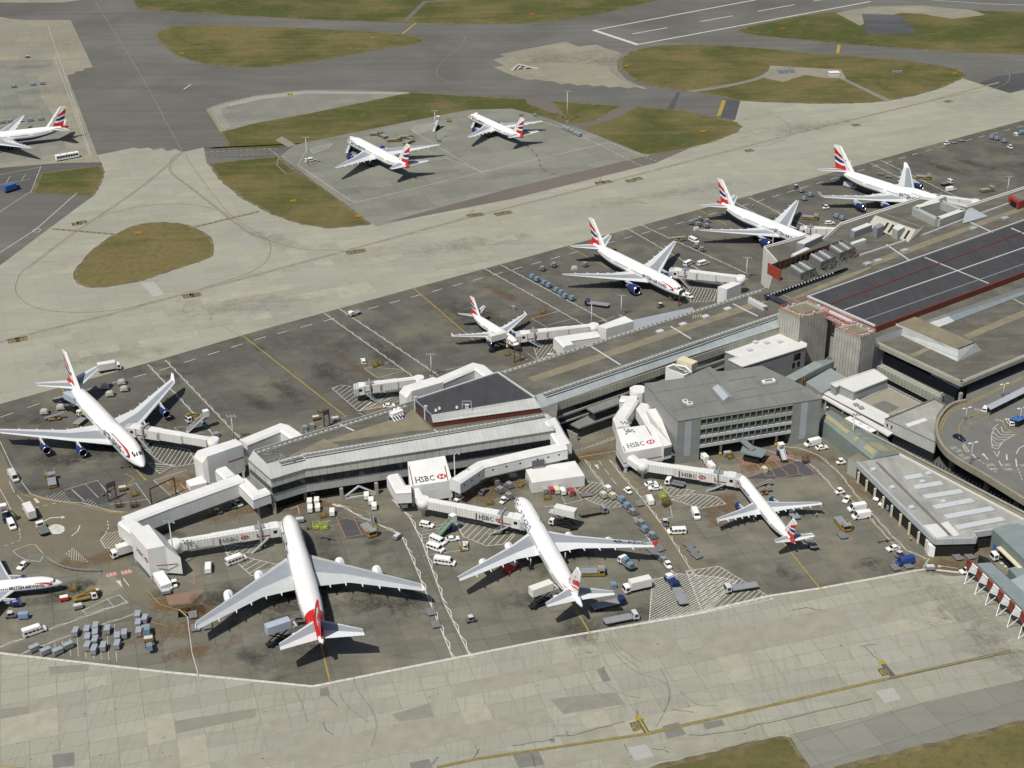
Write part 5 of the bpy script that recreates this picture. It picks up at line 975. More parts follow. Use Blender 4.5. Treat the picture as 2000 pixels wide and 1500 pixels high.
def airliner(name, label, kind, loc, hd, livery, windows=True, group=None):
    sp = SPECS[kind]; F = Fus(sp); r = thing(name, label, 'airliner', (loc[0], loc[1], 0), hd, group)
    L, R = F.L, F.R; bluebelly = livery == 'flag'
    ds = [0.02, .08, .2, .4, .7, 1.1, 1.6, 2.2, 3, 4, 5, 6.2, 7.5, 9]; ds = [x*R/3 for x in ds]; ds = [x for x in ds if x < 3.7*R*1.02]
    d = ds[-1]
    while d < L*.66: d += 2.0; ds.append(d)
    n = 16; ds += [L*.66+(L-L*.66)*((k+1)/n) for k in range(n)]; ds = sorted(set(round(x, 3) for x in ds if x <= L))
    N = 36; rings = [[F.pt(x, 2*math.pi*i/N) for i in range(N)] for x in ds]
    mats = [ACWHITE, BELLY_BLUE if bluebelly else LGREY, ACRED]
    def mf(k, i):
        a = 2*math.pi*(i+.5)/N; x = (ds[k]+ds[k+1])/2; z = math.cos(a)
        if livery == 'red_tail' and L*.785 < x < L*.958: return 2
        if livery == 'flag' and x > L*.93: return 2
        if livery == 'flag' and z < -.42 and x > 2.0 and x < L*.9: return 1
        if livery != 'flag' and z < -.6 and x < L*.8: return 1
        return 0
    mb = MB(); mb.loft(rings, 0, True, (True, True), mfun=mf); fus = mb.build('fuselage', mats, r)
    cw = MB()
    if F.hump: dd, a_in, a_mid, a_out = (2.9, 3.9, 4.9), .12, .5, .95
    else: dd, a_in, a_mid, a_out = (.86*R, 1.2*R, 1.55*R), .08, .62, 1.05
    for s in (-1, 1):
        F.patch(cw, dd[0], dd[1], s*a_in, s*a_mid*.9, 0, .05); F.patch(cw, dd[0]*1.08, dd[1]*1.04, s*a_mid, s*a_out*.86, 0, .05); F.patch(cw, dd[1]*1.08, dd[2], s*a_mid*1.15, s*a_out*.88, 0, .05)
    cw.build('cockpit_windows', [PANE], fus)
    if windows:
        for s in (-1, 1):
            wm = MB(); x = L*.125
            while x < L*.83:
                if not any(abs(x-q*L) < 1.0 for q in (.2, .33, .5, .68)): F.patch(wm, x, x+.3, s*1.29, s*(1.29+.42/R), 0, .03, 1, 1)
                x += .56
            if F.hump:
                x = 6.5
                while x < 20: F.patch(wm, x, x+.3, s*.85, s*.97, 0, .05, 1, 1); x += .6
            wm.build('cabin_windows', [PANE], fus)
    for s in (-1, 1):
        dm = MB()
        for q in (.1, .3, .62, .84):
            x = q*L
            for (a, b, c, e) in ((x, x+.08, 1.0, 1.75), (x+1.1, x+1.18, 1.0, 1.75), (x, x+1.18, .98, 1.02)): F.patch(dm, a, b, s*c, s*e, 0, .03, 1, 3)
        dm.build('door_outlines', [LGREY], fus)
    # wing root fairing
    w0 = sp['wing'][0]; rr = []
    for k in range(9):
        t = k/8; x = w0[1]-R*1.2+(w0[2]-w0[1]+R*3.4)*t; e = math.sin(math.pi*t)**.6
        rr.append([Vector((-x, R*1.04*e*math.sin(a)+.01*math.sin(a), F.zc-R*.55+R*.55*e*math.cos(a))) for a in [2*math.pi*i/16 for i in range(16)]])
    MB().loft(rr, 0, True).build('belly_fairing', [ACWHITE if not bluebelly else BELLY_BLUE], r)
    secs = subdiv(sp['wing'], 5)
    for s in (1, -1):
        w = wing_mesh(secs, s).build('wing', [WINGLT if livery != 'red_tail' else mat('weathered_wing', (.45, .47, .475), .4, .06, .4, local=True), WINGGREY], r)
        tip = sp['wing'][-1]
        for q in (.22, .36, .5, .64, .8):
            y = tip[0]*q; sc = wing_at(sp['wing'], y); c = sc[2]-sc[1]
            l = 1.5+R*.35; rg = []
            for k, (u, rd) in enumerate(((-.55, .05), (-.3, .3), (.1, .36), (.4, .22), (.62, .02))):
                rg.append([Vector((-(sc[2]-.3+u*l), s*y+rd*.75*math.cos(a), sc[3]-.25*rd-.12+rd*math.sin(a))) for a in [2*math.pi*i/8 for i in range(8)]])
            MB().loft(rg, 0, True).build('flap_fairing', [WINGLT], w)
        if kind == 'jumbo' or sp.get('winglet'):
            h = sp.get('winglet', 1.9) if livery != 'red_tail' else .8; c = tip[2]-tip[1]; mb = MB(); zt = tip[3]+.12
            a0, a1 = Vector((-(tip[1]+.3), s*tip[0], zt)), Vector((-tip[2], s*tip[0], zt)); b0 = Vector((-(tip[1]+c*.75), s*(tip[0]+h*.42), zt+h)); b1 = Vector((-(tip[2]+.6), s*(tip[0]+h*.42), zt+h))
            mb.slabpoly([a0, a1, b1, b0], (0, s*-.16, 0)); mb.build('winglet', [ACWHITE if livery != 'peacock' else ACRED], w)
        if sp.get('fence'):
            mb = MB(); mb.slabpoly([Vector((-(tip[1]-.1), s*tip[0], tip[3])), Vector((-(tip[2]+.2), s*tip[0], tip[3]+.75)), Vector((-(tip[2]+.45), s*tip[0], tip[3]+.7)), Vector((-(tip[2]+.3), s*tip[0], tip[3]-.6)), Vector((-(tip[2]-.1), s*tip[0], tip[3]-.6))], (0, s*-.12, 0)); mb.build('wingtip_fence', [ACWHITE], w)
        for (y, x, z, D, l) in sp['eng']:
            out = [(0, .44), (.02, .475), (.1, .515), (.35, .53), (.7, .5), (1.0, .41)]; inn = [(1.0, .37), (.75, .3)]
            A = [2*math.pi*i/22 for i in range(22)]
            cir = lambda t, q: [Vector((-(x+t*l*.78), s*y+q*D*math.cos(a), z+q*D*math.sin(a))) for a in A]
            ecol = BLUE if livery == 'flag' else ACWHITE
            eng = MB().loft([cir(t, q) for t, q in [(.3, .41), (.03, .43)]+out+inn], 0, True, (False, True)).build('engine', [ecol], r)
            MB().loft([cir(t, q) for t, q in ((.06, .425), (0, .437), (-.02, .455), (0, .475), (.045, .497))], 0, True, (False, False)).build('intake_lip', [CHROME], eng)
            MB().loft([cir(.24, .415), cir(.235, .12), cir(.14, .02)], 0, True, (True, True)).build('fan', [FANM], eng)
            MB().loft([cir(.85, .3), cir(1.15, .24), cir(1.3, .16), cir(1.5, .03)], 0, True, (True, True)).build('exhaust_core', [GREYP], eng)
            sc = wing_at(sp['wing'], y); mb = MB()
            mb.slabpoly([Vector((-(x+l*.12), s*y-.2, z+D*.45)), Vector((-(sc[1]-.2), s*y-.2, sc[3]+.15)), Vector((-(sc[1]+(sc[2]-sc[1])*.5), s*y-.2, sc[3]-.3)), Vector((-(x+l*1.0), s*y-.2, z+D*.3))], (0, .4, 0)); mb.build('pylon', [WINGLT], eng)
        t0, t1 = sp['tail']; ts = subdiv([(*t0, .1), (*t1, .09)], 3); wing_mesh(ts, s).build('tailplane', [WINGLT, WINGGREY], r)
    # fin
    st = [0, .18, .6, 1.0]; mb = MB(); rg = []
    for k in range(7):
        t = k/6; ring = [fin_pt(sp, q, t, 1, 0) for q in (.0, .18, .4, .6, .85, 1.0)]; ring += [fin_pt(sp, q, t, -1, 0) for q in (1.0, .85, .6, .4, .18, 0)]; rg.append(ring)
    b = sp['fin'][0]; rg.insert(0, [Vector((p.x, p.y, p.z-R*.8)) for p in rg[0]])
    fin = MB().loft(rg, 0, False).build('tail_fin', [ACRED if livery == 'red_tail' else ACWHITE], r)
    fl = sp['fin']; mb = MB(); mb.slabpoly([Vector((-(fl[0][0]+.4), -.12, fl[0][2])), Vector((-(fl[0][0]-R*1.5), -.12, F.zc+R*.9)), Vector((-(fl[0][0]+2), -.12, F.zc+R*.7))], (0, .24, 0)); mb.build('fin_fillet', [ACRED if livery == 'red_tail' else ACWHITE], fin)
    if livery == 'flag':
        fin_shape(sp, [[(1, .88), (.8, .83), (.55, .7), (.3, .57), (.04, .44), (.2, .41), (.45, .48), (.7, .56), (1, .62)], [(1, .27), (.8, .22), (.55, .19), (.3, .22), (.03, .16), (.1, .02), (.5, -.08), (1, -.02)]], 'flag_red', ACRED, fin)
        fin_shape(sp, [[(1, .55), (.75, .48), (.45, .4), (.12, .35), (.35, .31), (.65, .29), (1, .36)]], 'flag_blue', BLUE, fin)
        for s in (-1, 1):
            mb = MB(); pts = []; n = 14; base = L*.215 if F.hump else L*.195; ln = L*.125 if F.hump else L*.11; am = .84
            for k in range(n+1):
                t = k/n; th = (.06+.3*t**1.5)/R*3; lo = am+.1-.12*math.sin(t*2.2)+.10*t; pts.append((base-ln*t, lo, th))
            for (d0, l0, h0), (d1, l1, h1) in zip(pts, pts[1:]):
                mb.add([F.pt(d0, s*l0, .07), F.pt(d1, s*l1, .07), F.pt(d1, s*(l1+h1*.75), .07), F.pt(d0, s*(l0+h0*.75), .07)], [(0, 1, 2, 3)], 0)
            d1, l1, h1 = pts[-1]; q = [(d1, l1), (d1-R*.35, l1+.16), (d1-R*.38, l1+.34), (d1-R*.1, l1+.5), (d1+R*.5, l1+.52), (d1+R*.1, l1+.42), (d1+R*.02, l1+h1*.75)]
            mb.add([F.pt(a, s*b, .07) for a, b in q[:3]+[q[6]]], [(0, 1, 2, 3)], 0); mb.add([F.pt(a, s*b, .08) for a, b in [q[2], q[3], q[4], q[5], q[6]]], [(0, 1, 2, 3, 4)], 1)
            mb.build('ribbon_emblem', [ACRED, BLUE], fus)
            sz = R*.62; fus_text(F, 'BRITISH AIRWAYS', L*.135 if not F.hump else L*.16, 1.33, sz, s, .95).build('lettering', [LETTER], fus) if windows else None
    if livery == 'red_tail':
        roo = [[(.62, .95), (.75, .78), (.6, .7), (.48, .86)], [(.45, .86), (.62, .72), (.55, .45), (.3, .4), (.3, .62)], [(.3, .62), (.35, .42), (.05, .35), (.1, .43)], [(.35, .46), (.55, .47), (.75, .22), (.6, .24), (.42, .36)], [(.5, .6), (.6, .55), (.85, .42), (.72, .44)], [(.0, .05), (.2, .09), (.2, .05), (.05, .0)]]
        fin_shape(sp, roo, 'leaping_emblem', ACWHITE, fin)
        for s in (-1, 1): fus_text(F, 'QANTAS', L*.17, 1.25, R*.75, s, 1.2, slant=.2).build('lettering', [LETTER], fus)
        mb = MB(); mb.tube((-L-.02, 0, F.zc+R*.62), (-L+.6, 0, F.zc+R*.6), R*.17, R*.17, 10); mb.build('tail_exhaust', [BLACK], fus)
    if livery == 'peacock':
        fin_shape(sp, [[(1.0, .62), (.8, .62), (.55, .5), (.3, .46), (.0, .3), (.0, .08), (.25, .2), (.5, .25), (.75, .36), (1.0, .4)]], 'swoosh_red', ACRED, fin)
        fin_shape(sp, [[(1.0, .33), (.75, .27), (.5, .15), (.3, .08), (.5, .08), (.75, .2), (1.0, .25)]], 'swoosh_orange', ORANGE, fin)
        fin_shape(sp, [[(.55, .62), (.3, .55), (.02, .42), (.02, .47), (.3, .6), (.55, .68)]], 'swoosh_green', GREEN, fin)
        for s in (-1, 1):
            mb = MB(); q = [((L*(.80+.022*i), .98-.06*i), (L*(.845+.017*i), 1.0-.2*i)) for i in range(5)]; [mb.add([F.pt(a[0], s*a[1], .07), F.pt(b[0], s*b[1], .07), F.pt(d[0], s*d[1], .07), F.pt(c[0], s*c[1], .07)], [(0, 1, 2, 3)]) for (a, b), (c, d) in zip(q, q[1:])]; mb.build('swoosh_patch', [ACRED], fus)
            fus_text(F, 'SriLankan', L*.06, .9, R*1.3, s, 1.25, bold=False, slant=.3).build('lettering', [LETTER], fus)
        vs, fs = text_polys('4R-ADC', 2.3, True); wd = max(v[0] for v in vs); y0 = 20.2; mb = MB()
        pts = []
        for x, y in vs:
            yy = y0-1+x*1.05; sc = wing_at(sp['wing'], yy); c = sc[2]-sc[1]; u = .55-(y/1.6)*.38; pts.append(Vector((-(sc[1]+c*u), -yy, sc[3]+sc[4]*c*.6+.05)))
        mb.add(pts, fs).build('wing_registration', [LETTER], fus)
    # landing gear
    def gear(name, x, y, zt, wheels, rw):
        mb = MB(); mb.tube((-x, y, zt), (-x, y, rw), .16*R/2.5, .13*R/2.5, 8); g = mb.build(name, [LGREY], r)
        for dx in wheels:
            for dy in (-.35*R/2.5, .35*R/2.5): MB().tube((-x+dx, y+dy-.2, rw), (-x+dx, y+dy+.2, rw), rw, rw, 14).build('wheel', [BLACK], g)
    gear('nose_gear', sp['nosegear'], 0, F.zc-R*.8, (0,), .2*R**.9)
    for (y, x) in sp['mains']:
        for s in (1, -1): gear('main_gear', x, s*y, F.zc-R*.6, (-.75, .75) if R > 2.4 else (0,), .22*R**.85)
    return r
AC_GROUP = 'parked white airliners with red and blue flag tails'
airliner('wide_jet', 'white four engined jumbo with solid red tail, seen from behind nearest the lower taxiway', 'jumbo', (-68.67, 378.66), rad(-254.74), 'red_tail')
airliner('wide_jet', 'four engined jumbo with flag tail and blue engines, nose towards the leftmost white gangway', 'jumbo', (-119.24, 411.06), rad(-55.55), 'flag', group=AC_GROUP)
airliner('wide_jet', 'four engined jumbo with flag tail at the upper right, nose hidden behind the terminal roof', 'jumbo', (199.75, 629.04), rad(-51.61), 'flag', group=AC_GROUP)
airliner('wide_jet', 'twin engined wide jet with flag tail beside the diagonal row of blue carts', 'big_twin', (69.81, 540.64), rad(-55.26), 'flag', group=AC_GROUP)
airliner('wide_jet', 'twin engined wide jet with flag tail whose nose is hidden behind roof plant', 'big_twin', (131.86, 588.39), rad(-54.43), 'flag', group=AC_GROUP)
airliner('wide_jet', 'white four engined jet with red wingtips and red swoosh tail between catering trucks', 'quad', (1.17, 389.78), rad(-254.27), 'peacock')
airliner('wide_jet', 'larger white twin jet with boarding stairs on the remote stand, nearer of two', 'big_twin', (-84.15, 745.05), rad(-235.37), 'flag', group=AC_GROUP)
airliner('wide_jet', 'smaller white twin jet with boarding stairs at the far corner of the remote stand', 'mid_twin', (-21.83, 786.54), rad(-236.19), 'flag', group=AC_GROUP)
airliner('wide_jet', 'white twin jet cut off by the left edge on the far west apron', 'big_twin', (-294.83, 745.07), 3.4887, 'flag', group=AC_GROUP)
airliner('narrow_jet', 'short narrow twin jet with wingtip fences being catered beside the middle gangway', 'short_narrow', (2.93, 498.98), rad(-55.83), 'flag', group=AC_GROUP)
airliner('narrow_jet', 'long narrow twin jet with blue engines on the stand in front of the office block', 'long_narrow', (70.93, 404.14), rad(-255.09), 'flag', group=AC_GROUP)
nz = G(122, 1136, 3.2); ax = G(0, 1146, 3.6)
airliner('narrow_jet', 'narrow twin jet cut off by the lower left edge with its nose pointing right', 'narrow', (nz.x, nz.y), math.atan2(nz.y-ax.y, nz.x-ax.x), 'flag', group=AC_GROUP)
# ================================================================ gate nodes, fixed gangways, jet bridges, masts
sm('white_rib', (.74, .74, .72), G(340, 1065), G(540, 1035), .62, .12, .22, .45, .03)
NODEW = mat('node_white', (.7, .7, .685), .5, .05, .25, [(.6, .8, 0, 2.4, .06, .14)])
NODEG = mat('node_grey_panel', (.66, .67, .67), .5, .03, .25)  # door panel tone, slightly greyer than the box white
MAROON = mat('maroon_stripe', (.22, .012, .02), .5, .05, .5)
INK = mat('black_ink', (.02, .02, .022), .6, .05, 1)
SIGNRED = mat('sign_red', (.45, .03, .03), .5, .05, 1)
def plane_frame(o, ux, uy, off=.05):
    n = ux.cross(uy).normalized(); return lambda x, y: o+ux*x+uy*y+n*off
def bank_sign(root, o, ux, uy, h, letters=True):
    """black serif-like capitals and the red split hexagon, on any flat face"""
    f = plane_frame(o, ux, uy, .12); x = 0.0; mb = MB()
    for ch in 'HSBC':
        vs, fs = text_polys(ch, h*1.4); w = max(v[0] for v in vs); x0 = min(v[0] for v in vs)
        mb.add([f(x+(v[0]-x0), v[1]) for v in vs], fs)
        if ch in 'HB':
            for sx in ((0, .0), (w-x0, .0)) if ch == 'H' else ((0, 0),):
                for yy in (0, h*.94): a = x+sx[0]-h*.12; mb.add([f(a, yy), f(a+h*.36, yy), f(a+h*.36, yy+h*.07), f(a, yy+h*.07)], [(0, 1, 2, 3)])
        x += w-x0+h*.16
    mb.build('lettering', [INK], root)
    e = h*.45; cx, cy = x+h*.22+2*e, h*.5; g = lambda a, b: f(cx+a*e, cy+b*e); mb = MB()
    for t in (((-1, 1), (1, 1), (0, 0)), ((-1, -1), (1, -1), (0, 0)), ((-1, 1), (-2, 0), (-1, -1)), ((1, 1), (2, 0), (1, -1))): mb.add([g(*p) for p in t], [(0, 1, 2)])
    mb.build('hexagon_emblem', [SIGNRED], root); return x
def corridor(label, pts, w=4.2, h=4.2, legs=(), stripe=True, name='fixed_gangway'):
    P = [G(u, v, z) for u, v, z in pts]; r = bld(name, label, 'gangway', P); rings = []
    for i, p in enumerate(P):
        a = P[max(i-1, 0)]; b = P[min(i+1, len(P)-1)]
        d1 = (p-a); d2 = (b-p); d1.z = d2.z = 0
        d1 = d1.normalized() if d1.length else d2.normalized(); d2 = d2.normalized() if d2.length else d1
        n = Vector((-d1.y-d2.y, d1.x+d2.x, 0)); k = 1.0
        n = n.normalized(); k = 1/max(.5, n.dot(Vector((-d1.y, d1.x, 0))))
        rings.append([p+n*(s*k)+Vector((0, 0, z)) for s, z in ((-w/2, -h), (-w/2, -.75), (-w/2+.75, 0), (w/2-.75, 0), (w/2, -.75), (w/2, -h))])
    MB().loft(rings, 0, False).build('corridor', [NODEW], r)
    if stripe:
        for k in (1, 4):
            mb = MB(); [mb.beam(a[k]+Vector((0, 0, .02)), b[k]+Vector((0, 0, .02)), .12, .12) for a, b in zip(rings, rings[1:])]; mb.build('roof_seam', [GREYP], r)
    for (u, v) in legs: p = G(u, v); MB().box(at_z(p, 2.4), (.8, .8, 4.8), 0, .3).build('leg', [CONC], r)
    return r, rings
def node(name, label, px, zb, zs, stilts=True):
    """px: corner pixels each with its roof height"""
    P = [G(u, v, z) for (u, v), z in zip(px, zs)]; r = bld(name, label, 'gate building', P)
    o = MB().prism([at_z(p, 0) for p in P], zb, list(zs)).build('box', [NODEW], r)
    if stilts:
        c = sum(P, Vector())/len(P)
        for p in P: q = p+(c-p)*.12; MB().box(at_z(q, zb/2), (.8, .8, zb), 0, .3).build('stilt', [LGREY], r)
    return r, P
# the big lettered node in the middle
r, P = node('gate_node', 'white gate node with sloping lettered roof between the two four engined jets', [(796, 902), (869, 890), (883, 938), (801, 950)], 1.3, [12.3, 12.3, 7.5, 7.5])
A, B, C_, D_ = P; ux = (C_-D_).normalized(); uy = ((A-D_)-ux*(A-D_).dot(ux)).normalized(); L_ = (C_-D_).length
bank_sign(r, D_+ux*2.0+uy*.9, ux, uy, 1.8)
for t0, a_, b_ in ((.07, .1, .8), (.9, -.02, .6)):
    mb = MB(); mb.beam(D_+ux*L_*t0+uy*a_+Vector((0, 0, .12)), D_+ux*L_*t0+uy*((A-D_).length*b_)+Vector((0, 0, .12)), .22, .12); mb.build('maroon_line', [MAROON], r)
wall_slab(r, 'door_panel', D_+ux*5.2, D_+ux*8, 2.2, 5.4, .04, NODEG, .02)
# the lettered node beside the office block
r, P = node('gate_node', 'white gate node with sloping lettered roof beside the office block', [(1204, 838), (1274, 828), (1297, 871), (1219, 885)], 2.2, [11.6, 11.6, 7.6, 7.6])
A, B, C_, D_ = P; ux = (C_-D_).normalized(); uy = ((A-D_)-ux*(A-D_).dot(ux)).normalized(); L_ = (C_-D_).length
bank_sign(r, D_+ux*2.0+uy*1.6, ux, uy, 1.75); nn = Vector((ux.y, -ux.x, 0))
wall_slab(r, 'maroon_line', at_z(D_, 0), at_z(C_, 0), 3.7, 3.95, .05, MAROON, .02); wall_slab(r, 'maroon_line', at_z(A, 0), at_z(D_, 0), 3.7, 3.95, .05, MAROON, .02)
mb = MB(); mb.beam(D_+ux*.5+uy*.2+Vector((0, 0, .1)), D_+ux*.6+uy*2.6+Vector((0, 0, .1)), .22, .12); mb.beam(B-ux*2.5-uy*.3+Vector((0, 0, .1)), B-ux*2.0-uy*4.4+Vector((0, 0, .1)), .22, .12); mb.build('maroon_line', [MAROON], r)
wd = at_z(A, 0); d_, l_ = along(A, D_)
for k in (.25, .7): MB().prism([wd+d_*l_*(k-.18), wd+d_*l_*(k+.18), wd+d_*l_*(k+.18)+Vector((d_.y, -d_.x, 0))*.25, wd+d_*l_*(k-.18)+Vector((d_.y, -d_.x, 0))*.25], .2, 2.2).build('base_louvre', [BLACK], r)
r2, Q = node('gate_node', 'white sloping roofed passage joining the lettered node to the office block side', [(1275, 829), (1262, 800), (1284, 797), (1312, 868), (1297, 872)], 3.2, [11.5, 11.5, 11.3, 8.2, 8.2], False)
wall_slab(r2, 'open_end', Q[4], Q[3], 4.4, 7.4, .06, DGREY, .05)
MB().slabpoly([G(1297, 893, 3.5), G(1318, 888, 3.5), G(1309, 880, 5.0), G(1299, 883, 5.0)], (0, 0, -.2)).build('porch_roof', [WHITE], r2)
# node at the corner of the long gangway, lower left
r, P = node('gate_node', 'tall white gate node at the elbow of the long gangway, lower left', [(254, 1036), (290, 1024), (322, 1066), (287, 1073)], 1.2, [10.6]*4)
Q = [G(322, 1066, 10.6), G(290, 1024, 10.6)]; e0, e1 = Q[0]+Vector((4.2, -.6, 0)), Q[1]+Vector((4.2, -.6, 0))
MB().prism([at_z(P[3], 0), at_z(P[3], 0), at_z(e0, 0), at_z(e1, 0), at_z(P[1], 0), at_z(P[2], 0)][2:] , 1.2, [6.8, 6.8, 10.6, 10.6]).build('side_bay', [NODEW], r)
d_, l_ = along(P[0], P[3]); bank_sign(r, at_z(P[0], 5.4)+d_*l_*.3+Vector((d_.y, -d_.x, 0))*.02, d_, Vector((0, 0, 1)), 1.5)
d2, l2 = along(P[3], at_z(e0, 0)); wall_slab(r, 'maroon_line', at_z(P[3], 0)+d2*2, at_z(P[3], 0)+d2*(l2-1), 4.6, 4.9, .05, MAROON, .02)
MB().slabpoly([G(298, 1119, 3.2), G(318, 1114, 3.2), G(335, 1138, 2.4), G(314, 1145, 2.4)], (0, 0, -2.2)).build('porch', [WHITE], r)
wall_slab(r, 'base_louvre', P[0]+d_*l_*.3, P[0]+d_*l_*.9, .1, 1.2, .2, DGREY)
# upper left node by the jumbo
r, P = node('gate_node', 'tall white gate node with chamfered end beside the left jumbo nose', [(386, 880), (460, 857), (474, 868), (404, 892)], 2.4, [12.3]*4)
d_, l_ = along(P[3], P[2]); wall_slab(r, 'maroon_line', at_z(P[3], 0)+d_*l_*.55, at_z(P[2], 0), 7.6, 7.9, .05, MAROON, .02)
MB().prism([at_z(x, 0) for x in (P[0], P[3], P[3]+Vector((-1.6, -.2, 0)), P[0]+Vector((-1.6, .2, 0)))], 2.4, [12.3, 12.3, 10, 10]).build('chamfered_end', [NODEW], r)
MB().slabpoly([G(363, 939, 4), G(396, 928, 4), G(404, 942, 3.4), G(371, 950, 3.4)], (0, 0, -2.0)).build('porch', [WHITE], r)
# north nodes
r, P = node('gate_node', 'white gate node behind the charcoal roofed block of the pier', [(789, 754), (847, 736), (866, 746), (804, 764)], 2.0, [12.5]*4)
MB().prism([at_z(x, 0) for x in (P[0], P[3], P[3]+Vector((-1.8, -.3, 0)), P[0]+Vector((-1.8, .2, 0)))], 2.0, [12.5, 12.5, 10, 10]).build('chamfered_end', [NODEW], r)
r, P = node('gate_node', 'large white gate node by the short narrow jet, behind the pier roof', [(1167, 637), (1220, 617), (1238, 627), (1184, 642)], 2.0, [12.5]*4)
r, P = node('gate_node', 'small white gate node at the nose of the wide jet with blue cart row', [(1402, 560), (1430, 550), (1448, 553), (1420, 565)], 2.0, [11.5]*4)
corridor('long white gangway climbing from the pier end to the lower left elbow', [(244, 1014, 9.2), (322, 984, 9.2), (470, 931, 9.6)], 5.2, 5.2, ((330, 1030), (410, 1003)))
corridor('short white gangway arm joining the elbow node to the long gangway', [(244, 1014, 9.0), (272, 1036, 9.4)], 5.2, 5.0)
corridor('short white gangway bend from the long gangway to the pier end on a column', [(472, 936, 8.8), (500, 964, 8.8), (522, 956, 8.8)], 4.2, 3.8, ((506, 1013),))
corridor('white gangway stub between the tall left node and the long gangway', [(432, 913, 9.4), (450, 930, 9.4)], 4.4, 4.0)
corridor('stubby white gangway from the pier to the left side of the middle lettered node', [(768, 926, 8.6), (783, 953, 8.6), (803, 952, 8.6)], 4.4, 4.2)
r, rg = corridor('long bending white gangway with small round portholes right of the middle lettered node', [(888, 938, 8.8), (938, 905, 9.0), (1032, 883, 9.2), (1104, 868, 9.6)], 4.4, 4.2, ((940, 945), (1035, 925), (1108, 905)))
for a, b in zip(rg, rg[1:]):
    d = b[0]-a[0]; n_ = Vector((d.y, -d.x, 0)).normalized(); 
    if n_.y > 0: n_ = -n_
    for k in range(3):
        p = a[0]+d*((k+.6)/3.4)+Vector((0, 0, 2.2)); MB().tube(p-n_*.1, p+n_*.05, .32, .32, 10).build('porthole', [INK], r)
p = G(1050, 898, 6); MB().box(p+Vector((0, -1.5, -1)), (4.0, 1.6, 4.0), 0, .25).build('side_plant', [DGREY], r)
corridor('sloping white gangway duct up the right end wall of the pier', [(1104, 868, 9.6), (1092, 850, 11.0), (1075, 818, 15.0)], 5.0, 4.0)
corridor('white gangway arm from the pier past the round white lobby to the lettered node', [(1236, 778, 9.6), (1211, 815, 9.4), (1218, 833, 9.4)], 4.8, 4.4)
corridor('white gangway arm alongside the office block wall', [(1262, 788, 9.6), (1256, 796, 9.8), (1281, 838, 10.2)], 4.6, 4.2)
corridor('white gangway stub from the pier facade behind the office block', [(1212, 776, 9.2), (1244, 778, 9.5)], 4.2, 3.8)
P_ = [G(1247, 760, 10.8)+Vector((3.2*math.cos(a), 3.2*math.sin(a), 0)) for a in [rad(45*k+20) for k in range(8)]]; r = bld('white_lobby', 'small eight sided white lobby between pier and office block', 'lobby', P_); MB().prism(P_, 6.5, 10.8).build('wall', [NODEW], r); MB().box(at_z(P_[0], 9.4)+Vector((2, 0, 0)), (4, 3, 4)).build('link', [NODEW], r)
corridor('white gangway running from the tall left node behind the pier roof', [(474, 862, 11.6), (548, 832, 11.4), (556, 834, 11.4), (590, 858, 11)], 4.8, 5.0)
corridor('white gangway curving behind the charcoal roofed block', [(857, 742, 11.6), (925, 713, 11.4), (938, 716, 11.4), (960, 734, 11)], 4.8, 5.0)
corridor('white gangway elbow near the short narrow jet', [(1168, 650, 11.2), (1098, 660, 11.2), (1112, 674, 11.0)], 4.8, 5.0)
P_ = GL([(1026, 915), (1123, 900), (1142, 929), (1039, 943)], 4.2); r = bld('white_container', 'large flat white site container behind the red and cream carts', 'site office', P_); MB().prism(P_, .3, 4.2).build('body', [NODEW], r); MB().box(G(1052, 913, 4.2)+Vector((0, 0, .3)), (3.6, 1.2, .5), 0, .25).build('roof_unit', [GREYP], r); MB().prism([p+(sum(P_, Vector())/4-p)*.06 for p in P_], 0, .3).build('skid', [DGREY], r)
P_ = GL([(1235, 625), (1352, 600), (1362, 612), (1240, 655)], 6.5); r = bld('low_annex', 'low pale blue grey annex roof at the north foot of the pier', 'building', P_); MB().prism(P_, 0, 6.4).build('wall', [CLAD], r); MB().poly(P_).build('roof', [mat('pale_blue_roof', (.3, .33, .36), .6, .06, .3)], r)

